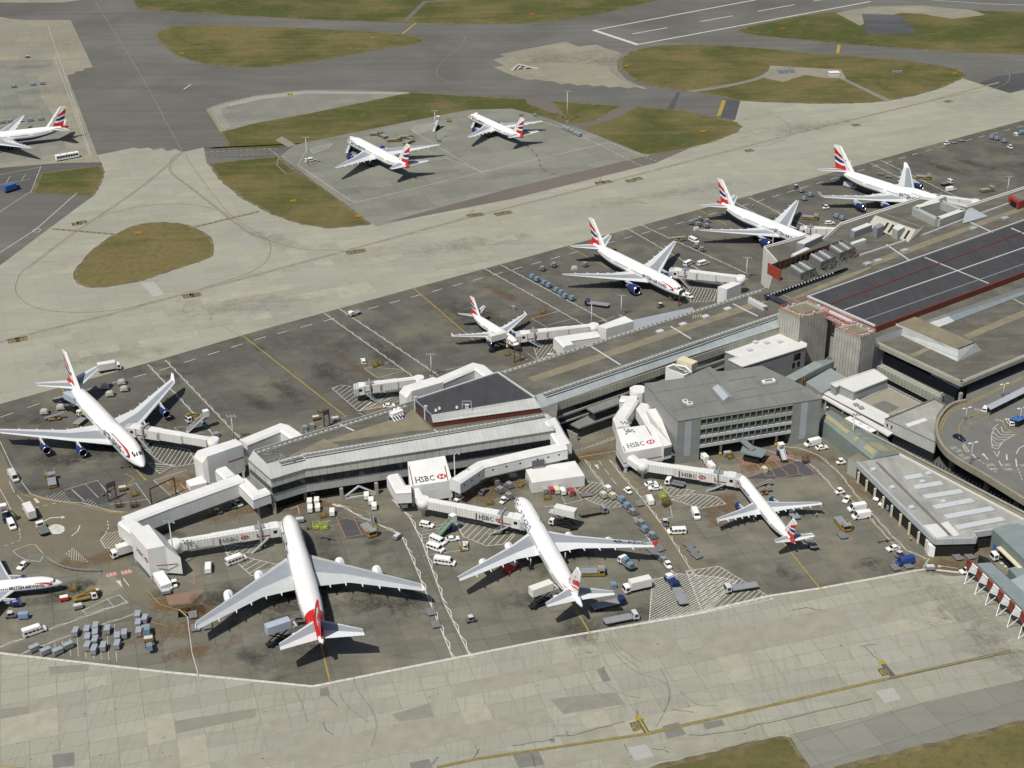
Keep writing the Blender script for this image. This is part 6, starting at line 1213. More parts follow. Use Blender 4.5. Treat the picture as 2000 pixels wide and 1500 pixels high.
def jetbridge(label, rot, cab, zr=6.6, zc=6.2, sign=False, base=3.0, fixed=True, text_t=.46):
    """rot, cab: photo pixels of the roof centre at both ends"""
    A = G(*rot, zr); B = G(*cab, zc); r = bld('jet_bridge', label, 'jet bridge', [A]); d = B-A; L = d.length; u = d.normalized(); s = Vector((-u.y, u.x, 0)).normalized(); up = s.cross(u)*-1
    up = Vector((0, 0, 1))
    if s.y > 0: s = -s                       # s points towards the lower edge of the photo
    seam = mat('tunnel_rib_%d' % int(math.degrees(math.atan2(u.y, u.x))), (.68, .68, .66), .45, .05, .3, [(u.x, u.y, 0, .95, .16, .42)])
    n = 8; MB().tube(at_z(A, zr-3.3), at_z(A, zr+.15), 1.9, 1.9, 14).build('rotunda', [NODEW], r); MB().tube(at_z(A, 0), at_z(A, zr-3.3), .55, .55, 10).build('pedestal', [LGREY], r)
    ts = (.06, .36, .64, .93)
    for k in range(3):
        p, q = A+d*ts[k], A+d*ts[k+1]; w = 2.5+.32*k; h = 2.7+.25*k
        mb = MB(); mb.beam(p+up*(-h/2+.06*k), q+up*(-h/2+.06*k), w, h); t = mb.build('tunnel', [seam], r)
        MB().beam(p+up*(.06*k+.12), q+up*(.06*k+.12), w*.5, .22).build('roof_spine', [NODEW], t)
        f = MB(); [f.beam(x+s*(w/2+.02)+up*(-h+.2), x+s*(w/2+.02)+up*.05, .22, .18) for x in (p+u*.2, q-u*.2)]; f.build('end_frame', [LGREY], t)
    w = 3.14; h = 3.2; p = A+d*.66+s*(w/2+.04); q = A+d*.9+s*(w/2+.04)
    tb = text_t-.03 if sign else .655; mb = MB(); mb.beam(A+d*tb+s*(w/2+.05)+up*-.5, A+d*tb+s*(w/2+.05)+up*-2.6, .3, .12); mb.beam(A+d*.8+s*(w/2+.05)+up*-2.2, A+d*.925+s*(w/2+.05)+up*-2.2, .12, .28); mb.beam(A+d*.8+s*(w/2+.05)+up*-1.0, A+d*.8+s*(w/2+.05)+up*-2.2, .3, .12); mb.build('maroon_mark', [MAROON], r)
    if sign:
        ux = u if u.x > 0 else -u; o = (A+d*(text_t if ux.dot(u) > 0 else text_t+.2))+s*(w/2+.03)+up*-2.15
        bank_sign(r, o, ux, Vector((0, 0, 1)), 1.4)
    # drive column, wheels and service stair
    m = A+d*.83; dc = MB(); [dc.beam(at_z(m+s*k, .9), at_z(m+s*k, zc+1.0), .4, .4) for k in (-2.0, 2.0)]; dc.beam(at_z(m+s*-2.0, zc+1.0), at_z(m+s*2.0, zc+1.0), .35, .4); dc.beam(at_z(m+s*-2.0, .95), at_z(m+s*2.0, .95), .5, .5); c = dc.build('drive_column', [STEEL], r)
    for k in (-1.4, -.7, .7, 1.4): MB().tube(at_z(m+s*(k-.18), .55), at_z(m+s*(k+.18), .55), .55, .55, 12).build('wheel', [BLACK], c)
    MB().box(m+up*.3, (3.0, 2.2, .5), 0, math.atan2(u.y, u.x)).build('roof_unit', [GREYP], r)
    st = MB(); a = A+d*.9+s*1.9+up*-2.9; b = at_z(A+d*.72+s*3.4, .1); st.beam(a, b, .9, .18); st.beam(a+s*.5+up*1.0, b+s*.5+up*1.0, .06, .06); st.beam(a-s*.5+up*1.0, b-s*.5+up*1.0, .06, .06); st.build('service_stair', [STEEL], r)
    # cab with canopy
    e = A+d*.93; cb = MB(); cb.beam(e+up*(-1.5), B+u*.4+up*(-1.5), 3.7, 3.3); c = cb.build('cab', [NODEW], r)
    hb = MB(); k = B+u*.4; rings = []
    for t, sc in ((0, 1.0), (.5, 1.08), (.9, .96), (1.35, 1.05), (1.7, .95)): rings.append([k+u*t+s*(1.85*sc*a)+up*(-1.5+1.75*sc*b) for a, b in ((-1, -1), (-1, .55), (-.6, 1), (.6, 1), (1, .55), (1, -1))])
    hb.loft(rings, 0, False).build('bellows', [mat('canopy_cloth', (.45, .46, .46), .8, .08, 1)], c)
    MB().beam(e+s*1.87+up*-1.2+u*.8, e+s*1.87+up*-1.2+u*1.9, .08, 1.0).build('cab_window', [GLASS], c)
    return r
jetbridge('white jet bridge reaching the left jumbo from the tall left node', (416, 858), (258, 832), 7.6, 7.0)
jetbridge('lettered white jet bridge reaching the red tailed jumbo', (340, 1058), (540, 1025), 6.6, 6.4, True, text_t=.46)
jetbridge('lettered white jet bridge reaching the red wingtipped four engined jet', (826, 974), (1016, 1010), 6.4, 6.2, True, text_t=.6)
jetbridge('lettered white jet bridge reaching the long narrow jet', (1256, 902), (1434, 928), 6.2, 5.2, True, text_t=.44)
jetbridge('retracted white jet bridge standing free over the hatched bay', (818, 737), (702, 752), 7.0, 6.2)
jetbridge('white jet bridge reaching the short narrow jet', (1160, 634), (1018, 650), 7.0, 5.6)
jetbridge('white jet bridge reaching the wide jet beside the blue cart row', (1447, 540), (1318, 526), 7.4, 6.6)
jetbridge('white jet bridge reaching the wide jet half hidden by roof plant', (1638, 446), (1572, 444), 7.4, 6.6)
jetbridge('white jet bridge reaching the upper right jumbo', (1905, 391), (1822, 381), 8.0, 7.2)
corridor('white gangway link from the middle lettered node to its jet bridge', [(812, 952, 6.4), (824, 972, 6.4)], 3.0, 2.9, stripe=False)
corridor('white gangway link from the office side lettered node to its jet bridge', [(1232, 888, 6.2), (1252, 902, 6.2)], 3.0, 2.9, stripe=False)

# ---------------------------------------------------------------- light masts
def mast(base, top, label, lamps=6, kind='tall'):
    g = G(*base); lo, hi = 1, 60
    for _ in range(40):
        m = (lo+hi)/2
        if PJ((g.x, g.y, m))[1] > top[1]: lo = m
        else: hi = m
    H = lo; r = thing('light_mast' if kind == 'tall' else 'street_lamp', label, 'light mast' if kind == 'tall' else 'street lamp', g, 0, 'light masts around the stands' if kind == 'tall' else 'street lamps on the forecourt')
    MB().tube((0, 0, 0), (0, 0, H), .26 if kind == 'tall' else .13, .14 if kind == 'tall' else .08, 10).build('pole', [LGREY], r)
    if kind == 'tall':
        MB().box((0, 0, .3), (1.4, 1.4, .6)).build('plinth', [CONC], r)
        hd = MB(); hd.beam((-1.5, 0, H), (1.5, 0, H), .14, .14); hd.beam((0, -1.0, H), (0, 1.0, H), .12, .12); hd.build('crossbar', [STEEL], r)
        for k in range(lamps): MB().box((-1.5+3.0*k/(lamps-1), -.45 if k % 2 else .45, H+.1), (.5, .45, .4), 0, 0, (1, 1), .5).build('floodlight', [GREYP], r)
    else:
        for s in (-1, 1): MB().box((s*1.1, 0, H+.05), (1.1, .4, .18)).build('lamp_head', [WHITE], r)
        MB().beam((-.8, 0, H), (.8, 0, H), .08, .08).build('arm', [LGREY], r)
    return r
for b, t, l in (((1108, 238), (1108, 179), 'tallest grey light mast on the grass corner of the remote stand'), ((1662, 879), (1667, 810), 'white light mast between arched shed and service road'), ((843, 736), (842, 693), 'light mast standing behind the white node of the charcoal block'), ((457, 862), (453, 814), 'light mast behind the tall left gate node'),
  ((343, 1112), (335, 1020), 'light mast rising in front of the tall elbow node'), ((890, 976), (882, 886), 'light mast at the right side of the middle lettered node'), ((1220, 904), (1217, 826), 'slim light mast in front of the office side lettered node'), ((1155, 642), (1156, 593), 'light mast at the rotunda of the short narrow jet bridge'),
  ((1213, 618), (1212, 578), 'light mast beside the large white gate node'), ((1457, 546), (1458, 504), 'light mast left of the red roof screen'), ((1508, 492), (1507, 448), 'light mast in front of the half hidden wide jet'), ((601, 325), (600, 269), 'light mast next to a minibus on the remote stand'), ((851, 275), (850, 217), 'light mast next to spare boarding stairs on the remote stand'), ((1966, 383), (1970, 346), 'light mast behind the roof edge at far right')):
    mast(b, t, l)
def mast7(base, top, label):
    g = G(*base, 7.0); lo, hi = 7.5, 40
    for _ in range(40):
        m = (lo+hi)/2
        if PJ((g.x, g.y, m))[1] > top[1]: lo = m
        else: hi = m
    H = lo-7; r = thing('street_lamp', label, 'street lamp', g, rad(20), 'street lamps on the forecourt')
    MB().tube((0, 0, 0), (0, 0, H), .13, .08, 8).build('pole', [LGREY], r); MB().beam((-.9, 0, H), (.9, 0, H), .08, .08).build('arm', [LGREY], r)
    for s in (-1, 1): MB().box((s*1.2, 0, H+.05), (1.1, .42, .2)).build('lamp_head', [WHITE], r)
mast7((1958, 776), (1961, 750), 'double headed street lamp by the shelter near the terminal corner'); mast7((1885, 822), (1888, 797), 'double headed street lamp on the curved kerb island'); mast7((1894, 908), (1901, 865), 'double headed street lamp on the forecourt parapet'); mast7((1990, 832), (1993, 797), 'double headed street lamp by the taxi island at the right edge')
P_ = GL([(1927, 792), (1935, 800), (2060, 738), (2050, 730)], 9.6); r = bld('bus_shelter', 'long grey roofed bus shelter on the elevated forecourt', 'shelter', P_); r.location.z = 7; MB().prism(P_, 9.4, 9.6).build('roof', [MATS['pale_strip']], r); a, b = P_[1], P_[2]; mb = MB(); d, L = along(P_[0], P_[3]); MB().beam(at_z(P_[0], 8.2)+Vector((.6, -.3, 0)), at_z(P_[3], 8.2)+Vector((.6, -.3, 0)), .1, 2.2).build('back_panel', [GLASS], r)
for k in range(8): p = P_[1]+(P_[2]-P_[1])*(k/7.5)+Vector((0, .4, 0)); MB().box(at_z(p, 8.2), (.15, .15, 2.4)).build('post', [DGREY], r)
# guidance gantries and signs
def gantry(a, b, h, label, board=True):
    A, B = G(*a), G(*b); r = bld('guidance_gantry', label, 'sign gantry', [A, B]); [MB().box(at_z(p, h/2), (.4, .4, h)).build('post', [RUST], r) for p in (A, B)]
    MB().beam(at_z(A, h), at_z(B, h), .35, .35).build('beam', [RUST], r)
    if board: MB().box(at_z((A+B)/2, h-.7), ((B-A).length*.9, .5, 1.7), 0, math.atan2((B-A).y, (B-A).x)).build('board', [DGREY], r)
gantry((213, 980), (228, 974), 6.5, 'rusty guidance gantry with dark board beside the left jumbo nose'); gantry((634, 836), (644, 832), 6.5, 'rusty guidance gantry with dark board behind the pier roof'); gantry((1005, 709), (1016, 706), 7, 'dark guidance gantry below the short narrow jet nose'); gantry((1326, 598), (1336, 594), 6.5, 'dark guidance gantry at the nose of the wide jet with blue cart row')
gantry((297, 988), (344, 966), 6.2, 'dark goalpost height barrier over the road below the tall left node', False)
# ================================================================ painted markings
LINE_W = mat('road_paint_white', (.53, .52, .475), .8, .22, .9); LINE_Y = mat('road_paint_yellow', (.33, .25, .05), .8, .15, .6); LINE_R = mat('road_paint_red', (.45, .2, .16), .8, .15, .6); LINE_D = mat('worn_yellow_paint', (.23, .2, .115), .85, .2, .6); LINE_F = mat('faded_paint_white', (.42, .415, .37), .85, .18, .6)
TYRE = mat('tyre_mark', (.2, .198, .17), .85, .2, .5); CRACK = mat('crack_seal', (.05, .05, .045), .9, .2, 1)
ZMK = .092
class Marks:
    def __init__(s, z): s.mb = MB(); s.z = z; s.k = 0
    def line(s, px, w, dash=None, z=None):
        s.k = (s.k+1) % 9; z = s.z+s.k*.0009; P = [G(p[0], p[1], z) for p in px]
        acc = 0.0
        for i, (a, b) in enumerate(zip(P, P[1:])):
            if i % 2: a = a+Vector((0, 0, .0004)); b = b+Vector((0, 0, .0004))
            d = b-a; L = d.length
            if L < 1e-4: continue
            u = d/L; n = Vector((-u.y, u.x, 0))*(w/2)
            if not dash: s.mb.add([a-n-u*w*.2, b-n+u*w*.2, b+n+u*w*.2, a+n-u*w*.2], [(0, 1, 2, 3)])
            else:
                on, off = dash; t = -(acc % (on+off))
                while t < L:
                    p, q = max(t, 0), min(t+on, L)
                    if q > p: s.mb.add([a+u*p-n, a+u*q-n, a+u*q+n, a+u*p+n], [(0, 1, 2, 3)])
                    t += on+off
                acc += L
        return s
    def chain(s, px, w=.2, amp=.4, per=3.0):
        """stand boundary: a straight line crossed by a zigzag"""
        P = [G(p[0], p[1], s.z) for p in px]; s.line(px, w)
        for a, b in zip(P, P[1:]):
            d = b-a; L = d.length; u = d/L; n = Vector((-u.y, u.x, 0)); k = max(1, int(L/per)); up = Vector((0, 0, .009)); pts = [a+u*(L*i/k)+n*(amp*1.6 if i % 2 else 0)+up for i in range(k+1)]
            for j, (p, q) in enumerate(zip(pts, pts[1:])):
                if j % 2: p, q = p+up*.1, q+up*.1
                e = (q-p).normalized(); m = Vector((-e.y, e.x, .0))*(w/2); s.mb.add([p-m, q-m, q+m, p+m], [(0, 1, 2, 3)])
        return s
    def poly(s, px): s.mb.poly(GL(px, s.z)); return s
    def hatch(s, px, p0, p1, n, w=.3, border=True):
        """stripes parallel to p0-p1 clipped to a polygon"""
        s.k = (s.k+1) % 9; zz = s.z+s.k*.0009; P = [G(p[0], p[1], zz) for p in px]; a, b = G(*p0, zz), G(*p1, zz); u = (b-a).normalized(); v = Vector((-u.y, u.x, 0)); c = P[0]
        U = [((p-c).dot(u), (p-c).dot(v)) for p in P]; lo, hi = min(q[1] for q in U), max(q[1] for q in U)
        for k in range(n):
            y = lo+(hi-lo)*(k+.5)/n; xs = []
            for (x0, y0), (x1, y1) in zip(U, U[1:]+U[:1]):
                if (y0-y)*(y1-y) < 0: xs.append(x0+(x1-x0)*(y-y0)/(y1-y0))
            xs.sort()
            for p, q in zip(xs[::2], xs[1::2]):
                A, B = c+u*p+v*y, c+u*q+v*y; s.mb.add([A-v*w/2, B-v*w/2, B+v*w/2, A+v*w/2], [(0, 1, 2, 3)])
        if border: s.line(list(px)+[px[0]], w)
        return s
    def text(s, t, o, ux_px, size, bold=True, stretch=1.0, flip=False):
        a, b = G(*o, s.z), G(*ux_px, s.z); u = (b-a).normalized(); v = Vector((-u.y, u.x, 0)); v = -v if flip else v; vs, fs = text_polys(t, size, bold)
        s.mb.add([a+u*x+v*(y*stretch) for x, y in vs], fs); return s
    def done(s, name, m):
        o = s.mb.build(name, [m])
        for p in o.data.polygons:
            if p.normal.z < 0: p.flip()
        return structure(o)
# ---- white
W = Marks(ZMK)
W.line([(-60, 1267), (0, 1275.5), (310, 1311), (610, 1340.5), (1054, 1252), (1350, 1201), (1500, 1164), (1600, 1149), (1700, 1131), (1790, 1114), (1812, 1111), (1890, 1120)], .85)
for a, b in (((288, 712), (425, 858)), ((322, 703), (470, 858)), ((633, 612), (815, 742)), ((662, 603), (855, 733)), ((945, 524), (1150, 640)), ((977, 517), (1185, 628)), ((1224, 446), (1440, 570)), ((1250, 439), (1460, 535)), ((1432, 394), (1560, 462)), ((1460, 385), (1600, 455)), ((1700, 319), (1890, 415)), ((1720, 313), (1900, 400))): W.chain([a, b])
W.line([(0, 815), (100, 780), (316, 722), (500, 663), (1000, 527), (1480, 393), (1800, 297), (2000, 245)], .35, (5, 5))
W.chain([(765, 975), (800, 1010), (825, 1060), (868, 1180), (920, 1285)], .27, .5, 3.4); W.chain([(660, 985), (705, 1010), (740, 1025), (783, 1045), (800, 1080), (885, 1287)], .27, .5, 3.4)
W.chain([(0, 1264), (90, 1232), (180, 1200), (250, 1176)], .18, .5); W.chain([(42, 1277), (140, 1240), (262, 1200)], .16, .4); W.line([(350, 1190), (366, 1205), (375, 1275), (388, 1320)], .2)
W.chain([(1142, 898), (1160, 925), (1190, 960), (1215, 980), (1255, 1035), (1290, 1090), (1320, 1125)], .18, .5); W.chain([(1190, 898), (1215, 930), (1255, 975), (1300, 1035), (1350, 1115), (1360, 1128)], .18, .5)
W.chain([(1500, 870), (1560, 875), (1600, 890), (1640, 925), (1670, 965), (1700, 1000), (1740, 1045), (1770, 1075), (1810, 1092)], .16, .4); W.chain([(1500, 880), (1548, 897), (1580, 905), (1605, 928), (1635, 963), (1675, 985), (1710, 1025), (1760, 1080)], .16, .4)
W.hatch([(1268, 1216), (1272, 1160), (1275, 1132), (1325, 1120), (1410, 1128), (1440, 1135), (1373, 1198)], (1270, 1200), (1370, 1145), 26, .22); W.hatch([(1373, 1198), (1340, 1115), (1405, 1106), (1510, 1170)], (1370, 1190), (1440, 1130), 20, .22)
W.hatch([(440, 1078), (488, 1090), (540, 1102), (560, 1092), (500, 1126), (490, 1123)], (470, 1115), (520, 1085), 8, .22); W.hatch([(438, 1062), (475, 1066), (520, 1062), (490, 1078), (445, 1088)], (440, 1085), (470, 1060), 7, .2)
W.hatch([(887, 1015), (935, 1020), (1005, 1045), (990, 1062), (950, 1066), (905, 1048)], (890, 1060), (930, 1020), 11, .22)
W.hatch([(1292, 950), (1358, 958), (1340, 966), (1310, 970)], (1300, 970), (1320, 950), 7, .18); W.hatch([(1310, 975), (1355, 964), (1400, 970), (1418, 984), (1368, 993)], (1330, 995), (1370, 965), 12, .2)
W.hatch([(1120, 952), (1148, 940), (1176, 944), (1190, 968), (1216, 988), (1190, 993), (1150, 978)], (1130, 975), (1180, 935), 14, .18)
W.hatch([(820, 1023), (875, 1017), (893, 1040), (828, 1060)], (820, 1040), (880, 1028), 6, .16, False); W.line([(826, 1086), (902, 1074), (895, 1050)], .16)
W.hatch([(283, 877), (300, 868), (370, 878), (382, 905), (340, 912), (312, 902)], (300, 905), (325, 868), 14, .2); W.hatch([(288, 903), (310, 906), (340, 908), (312, 925)], (290, 906), (340, 910), 5, .18)
W.hatch([(648, 758), (665, 752), (740, 760), (770, 775), (700, 803)], (660, 778), (700, 750), 12, .2); W.hatch([(700, 803), (730, 780), (775, 772), (790, 780), (745, 795)], (715, 800), (755, 770), 9, .18)
W.hatch([(1040, 668), (1085, 655), (1090, 690), (1050, 702)], (1045, 700), (1075, 660), 9, .18); W.hatch([(1335, 560), (1400, 565), (1395, 588), (1350, 590)], (1340, 585), (1352, 562), 12, .18)
W.line([(125, 957), (190, 938), (216, 968)], .16); W.line([(140, 956), (164, 978)], .16); W.line([(166, 945), (192, 972)], .16); W.hatch([(87, 970), (125, 958), (138, 978), (112, 980)], (95, 978), (120, 960), 8, .15, False); W.hatch([(158, 979), (178, 973), (192, 988), (165, 990)], (165, 985), (178, 972), 6, .15, False)
W.line([(0, 862), (20, 905), (45, 945), (60, 965), (85, 973), (120, 980), (160, 982), (190, 990), (215, 998), (240, 1000)], .2); W.line([(18, 940), (28, 962)], .2); W.line([(34, 967), (45, 980)], .2); W.line([(0, 955), (14, 980), (30, 1015), (38, 1035)], .18); W.line([(38, 1035), (40, 1055), (3, 1068)], .2, (1, 1)); W.line([(68, 992), (120, 980)], .25, (1.3, 1.3))
W.line([(25, 1076), (58, 1063), (68, 1063), (86, 1083), (78, 1097), (50, 1093), (35, 1085), (25, 1076)], .16); W.line([(210, 1017), (212, 1030), (204, 1045)], .3, (1, 1)); W.hatch([(196, 1055), (205, 1043), (243, 1035), (240, 1050), (225, 1072), (205, 1070)], (205, 1070), (235, 1040), 8, .18)
W.poly([(65, 974), (70, 973), (78, 981), (72, 983)]); W.poly(smooth_line([(93, 1032), (100, 1026), (112, 1024), (124, 1028), (126, 1036), (118, 1042), (104, 1043), (95, 1039)], 4, True)); W.line([(87, 1017), (100, 1011), (123, 1010)], .5); W.line([(156, 1026), (152, 1037), (140, 1047)], .35); W.poly([(120, 1007), (128, 1010), (120, 1013)])
W.hatch([(128, 1082), (142, 1070), (170, 1098), (140, 1094)], (140, 1095), (142, 1070), 9, .14, False); W.line([(128, 1082), (142, 1070), (172, 1098)], .16, (.8, .6)); W.poly([(226, 1135), (235, 1133), (239, 1147)]); W.line([(241, 1130), (252, 1144)], .25)
for k in range(6): W.poly([(207+7*k+(8 if k > 2 else 0), 1121-1.6*k), (211+7*k+(8 if k > 2 else 0), 1120-1.6*k), (214+7*k+(8 if k > 2 else 0), 1126-1.6*k), (210+7*k+(8 if k > 2 else 0), 1127-1.6*k)])
W.line([(168, 1197), (160, 1193), (212, 1169), (233, 1162), (250, 1178)], .18); W.line([(210, 1170), (222, 1185)], .15); W.line([(165, 1200), (247, 1178)], .16)
for k in range(9): W.line([(107+14.5*k, 1256-4.6*k), (108+15*k, 1278+1.6*k)], .13)
W.line([(640, 1008), (658, 1005)], .2); W.poly([(648, 986), (652, 983), (668, 990), (657, 989)]); W.line([(566, 995), (581, 988), (585, 1003)], .16); W.line([(616, 1024), (645, 1016)], .15)
W.line([(735, 1040), (765, 1033)], .15); W.poly([(1160, 908), (1168, 907), (1170, 917)]); W.line([(1170, 900), (1176, 909)], .2); W.line([(1181, 916), (1190, 927)], .2); W.line([(1194, 934), (1204, 946)], .2)
W.hatch([(1125, 881), (1150, 871), (1202, 851), (1202, 858), (1160, 872)], (1145, 880), (1158, 868), 12, .16, False); W.line([(1130, 893), (1202, 881)], .16)
W.line([(1285, 1015), (1313, 1010), (1308, 980)], .16); W.line([(1255, 975), (1290, 1020)], .14); W.line([(1063, 990), (1105, 984), (1160, 970)], .16); W.line([(1093, 958), (1105, 985)], .13); W.line([(1122, 955), (1137, 978)], .13)
for a, b in (((712, 800), (770, 788)), ((700, 806), (712, 812)), ((737, 718), (790, 722)), ((738, 738), (788, 724)), ((712, 720), (738, 738)), ((712, 720), (760, 707)), ((1038, 622), (1090, 608)), ((1070, 635), (1119, 622)), ((1038, 622), (1070, 640)), ((1030, 690), (1060, 712)), ((1170, 628), (1200, 618)), ((300, 938), (365, 918)), ((300, 938), (335, 970)), ((322, 940), (330, 944)), ((340, 955), (355, 965)), ((352, 945), (362, 955)), ((232, 957), (265, 943)), ((265, 943), (295, 985)), ((215, 985), (290, 975)), ((340, 835), (380, 832)), ((355, 850), (400, 845)), ((370, 858), (430, 848)), ((340, 835), (372, 860)), ((565, 848), (630, 832)), ((588, 835), (600, 846)), ((845, 728), (905, 715))): W.line([a, b], .16)
W.line([(1755, 1120), (1740, 1130)], .2, (.6, .6)); W.line([(1804, 1108), (1815, 1090)], .5, (.5, .4)); W.poly([(1832, 1103), (1842, 1106), (1832, 1108)]); W.line([(1842, 1106), (1870, 1110)], .2); W.line([(1955, 1098), (1975, 1115)], 1.2, (.9, .9)); W.line([(1640, 1010), (1645, 1035)], .01)
# runway end and far markings
W.line([(1160, 59), (1245, 87)], 3.2); W.line([(1160, 59), (1500, -5)], 1.6); W.line([(1245, 87), (1500, 40), (1700, 3)], 1.6)
for a, b in (((1236, 66), (1303, 54)), ((1368, 42), (1430, 31)), ((1480, 22), (1552, 9)), ((1590, 2), (1700, -18))): W.line([a, b], 1.2)
W.line([(1820, 0), (1920, 7), (2000, 10)], .9); W.line([(359, 174), (373, 165)], .8); W.line([(1703, 65), (1750, 65)], .4)
W.done('white_markings', LINE_W)
F = Marks(ZMK+.012)
F.chain([(582, 323), (685, 392), (697, 394)], .2, .3, 3); F.line([(582, 322), (600, 290)], .25); F.line([(680, 399), (1000, 322), (1190, 278)], .35); F.line([(806, 256), (945, 340)], .3); F.line([(815, 287), (940, 335), (958, 332)], .3); F.line([(690, 268), (725, 262)], .01); F.line([(1060, 238), (1098, 250), (1170, 282)], .4)
F.line([(1170, 282), (1240, 318), (1310, 350), (1440, 395)], .5, (1.6, 1.6)); F.line([(1185, 276), (1270, 310), (1350, 338), (1470, 383)], .5, (1.6, 1.6)); F.hatch([(803, 252), (812, 246), (845, 240), (852, 243), (848, 250), (815, 262)], (815, 262), (845, 240), 10, .25); F.hatch([(605, 292), (615, 287), (650, 280), (640, 290), (612, 300)], (612, 300), (635, 283), 10, .2)
F.hatch([(410, 212), (440, 203), (445, 208), (430, 216), (450, 248), (432, 256)], (425, 215), (445, 205), 13, .5, False); F.hatch([(440, 203), (500, 188), (600, 177), (800, 181), (790, 184), (600, 183), (510, 194), (448, 208)], (500, 195), (515, 187), 62, .7, False)
F.line([(93, 48), (105, 85), (125, 140), (178, 305)], .3); F.line([(105, 110), (128, 170), (175, 303)], .25); F.line([(-20, 183), (60, 172), (120, 163)], .35); F.line([(-20, 327), (60, 318), (180, 308)], .4); F.line([(122, 239), (150, 232)], .3); F.line([(125, 252), (155, 246)], .3)
F.line([(400, 297), (545, 290)], .35, (1.5, 1.5)); F.line([(400, 306), (545, 300)], .3, (1.5, 1.5)); F.line([(-20, 345), (80, 326)], .3); F.line([(60, 376), (80, 325)], .3); F.line([(-20, 364), (60, 350)], .25); F.line([(12, 357), (20, 344)], .25); F.line([(42, 352), (50, 341)], .25); F.line([(-10, 420), (60, 374)], .35)
F.line([(-20, 506), (70, 448), (150, 377)], .5); F.line([(64, 450), (72, 446), (80, 449), (76, 453), (66, 453), (64, 450)], .4); F.line([(475, 305), (550, 284)], .01); F.line([(525, 290), (545, 306), (540, 322), (560, 340), (580, 336)], .2)
F.poly([(996, 137), (1012, 124), (1054, 134)]); F.done('faded_markings', LINE_F)
Dk = Marks(ZMK+.02); Dk.poly([(1003, 136.5), (1013, 127), (1043, 134)]); Dk.done('helipad_triangle', BLACK)
Hh = Marks(ZMK+.03); Hh.line([(1010, 135), (1017, 129)], 1.0); Hh.line([(1023, 134.5), (1029, 131)], 1.0); Hh.line([(1013, 132.2), (1027, 132.6)], 1.0); Hh.done('helipad_letter', LINE_W)
# ---- red and yellow
Rm = Marks(ZMK+.003)
for pts in ([(655, 1005), (675, 1050)], [(690, 1010), (708, 1045)], [(662, 1014), (695, 1010), (712, 1015)], [(639, 1029), (670, 1022)], [(675, 1050), (735, 1038)], [(140, 955), (166, 978)], [(166, 945), (192, 971)], [(192, 940), (215, 972)], [(1450, 930), (1440, 908), (1470, 902), (1458, 906)], [(1448, 913), (1460, 923), (1487, 918), (1478, 905)], [(1478, 905), (1498, 930), (1513, 928), (1500, 907)], [(1513, 928), (1517, 934), (1565, 925), (1570, 930), (1602, 925)], [(1512, 900), (1540, 928)], [(1545, 902), (1558, 912), (1560, 925)], [(1575, 905), (1593, 927)], [(1450, 902), (1548, 888)], [(1454, 908), (1560, 892)], [(1242, 955), (1295, 945)], [(1247, 962), (1285, 955)], [(1252, 970), (1300, 960)], [(378, 1117), (380, 1141), (372, 1134)], [(401, 1128), (373, 1136)], [(893, 980), (930, 972)], [(347, 955), (385, 947)], [(355, 960), (400, 949)]): Rm.line(pts, .17)
for k in range(6): Rm.line([(211+7*k+(8 if k > 2 else 0), 1121-1.6*k), (214+7*k+(8 if k > 2 else 0), 1126-1.6*k)], .7)
Rm.hatch([(1440, 893), (1548, 888), (1555, 892), (1450, 906)], (1450, 905), (1465, 890), 22, .2, False); Rm.hatch([(325, 1165), (402, 1150), (373, 1178), (330, 1180)], (330, 1178), (360, 1160), 12, .15, False); Rm.done('red_markings', LINE_R)
Y = Marks(ZMK+.006)
for a, b in (((625, 1253), (645, 1333)), ((1118, 1178), (1153, 1238)), ((1530, 1060), (1605, 1153)), ((475, 656), (675, 813)), ((808, 563), (930, 668)), ((1103, 479), (1190, 524)), ((1365, 410), (1420, 440)), ((1003, 690), (1030, 702)), ((258, 908), (284, 937)), ((120, 758), (136, 780))): Y.line([a, b], .42)
Y.line([(668, 815), (681, 811)], .3); Y.line([(280, 939), (288, 936)], .3); Y.line([(627, 975), (723, 1001)], .2); Y.line([(630, 1000), (710, 1020)], .2); Y.line([(1405, 905), (1432, 922), (1455, 930)], .2); Y.line([(250, 960), (243, 955), (252, 945), (262, 935), (245, 925)], .25); Y.line([(212, 998), (240, 1003)], .2)
Y.line([(0, 982), (0, 982.1)], .2); Y.line(smooth_line([(40, 965), (85, 975), (150, 985), (190, 995), (220, 1001), (250, 1000)], 4), .25); Y.line([(288, 1153), (312, 1180), (370, 1198)], .2); Y.line([(295, 1215), (327, 1222)], .2); Y.line([(82, 1080), (110, 1100)], .35)
Y.line([(855, 1497), (930, 1481), (1265, 1432), (1500, 1378), (1735, 1324), (1972, 1272)], .28); Y.line([(855, 1500), (930, 1484), (1265, 1434.5), (1500, 1380.5), (1735, 1326)], .2); Y.line([(-20, 1493), (50, 1500)], .3)
def arrow(b, t, w):
    Y.line([b, t], w); u = (G(*t)-G(*b)).normalized(); n = Vector((-u.y, u.x, 0)); p = G(*t, Y.z+.009); Y.mb.add([p-n*1.2, p+n*1.2, p+u*2.6], [(0, 1, 2)])
arrow((1265, 1432), (1249, 1405), .55); arrow((1747, 1323), (1725, 1297), .5)
Y.line([(1414, 196), (1404, 226)], 2.2); Y.line([(1639, 88), (1636, 104)], 2.2); Y.line([(812, 45), (786, 66)], 1.4)
Y.line([(182, 131), (260, 122), (345, 114)], .5, (2.2, 1.6)); Y.line([(103, 447), (232, 458)], .7, (2, 1)); Y.line([(377, 444), (505, 413)], .7, (2, 1)); Y.line([(404, 215), (432, 257)], .35)
Y.done('yellow_markings', LINE_Y)
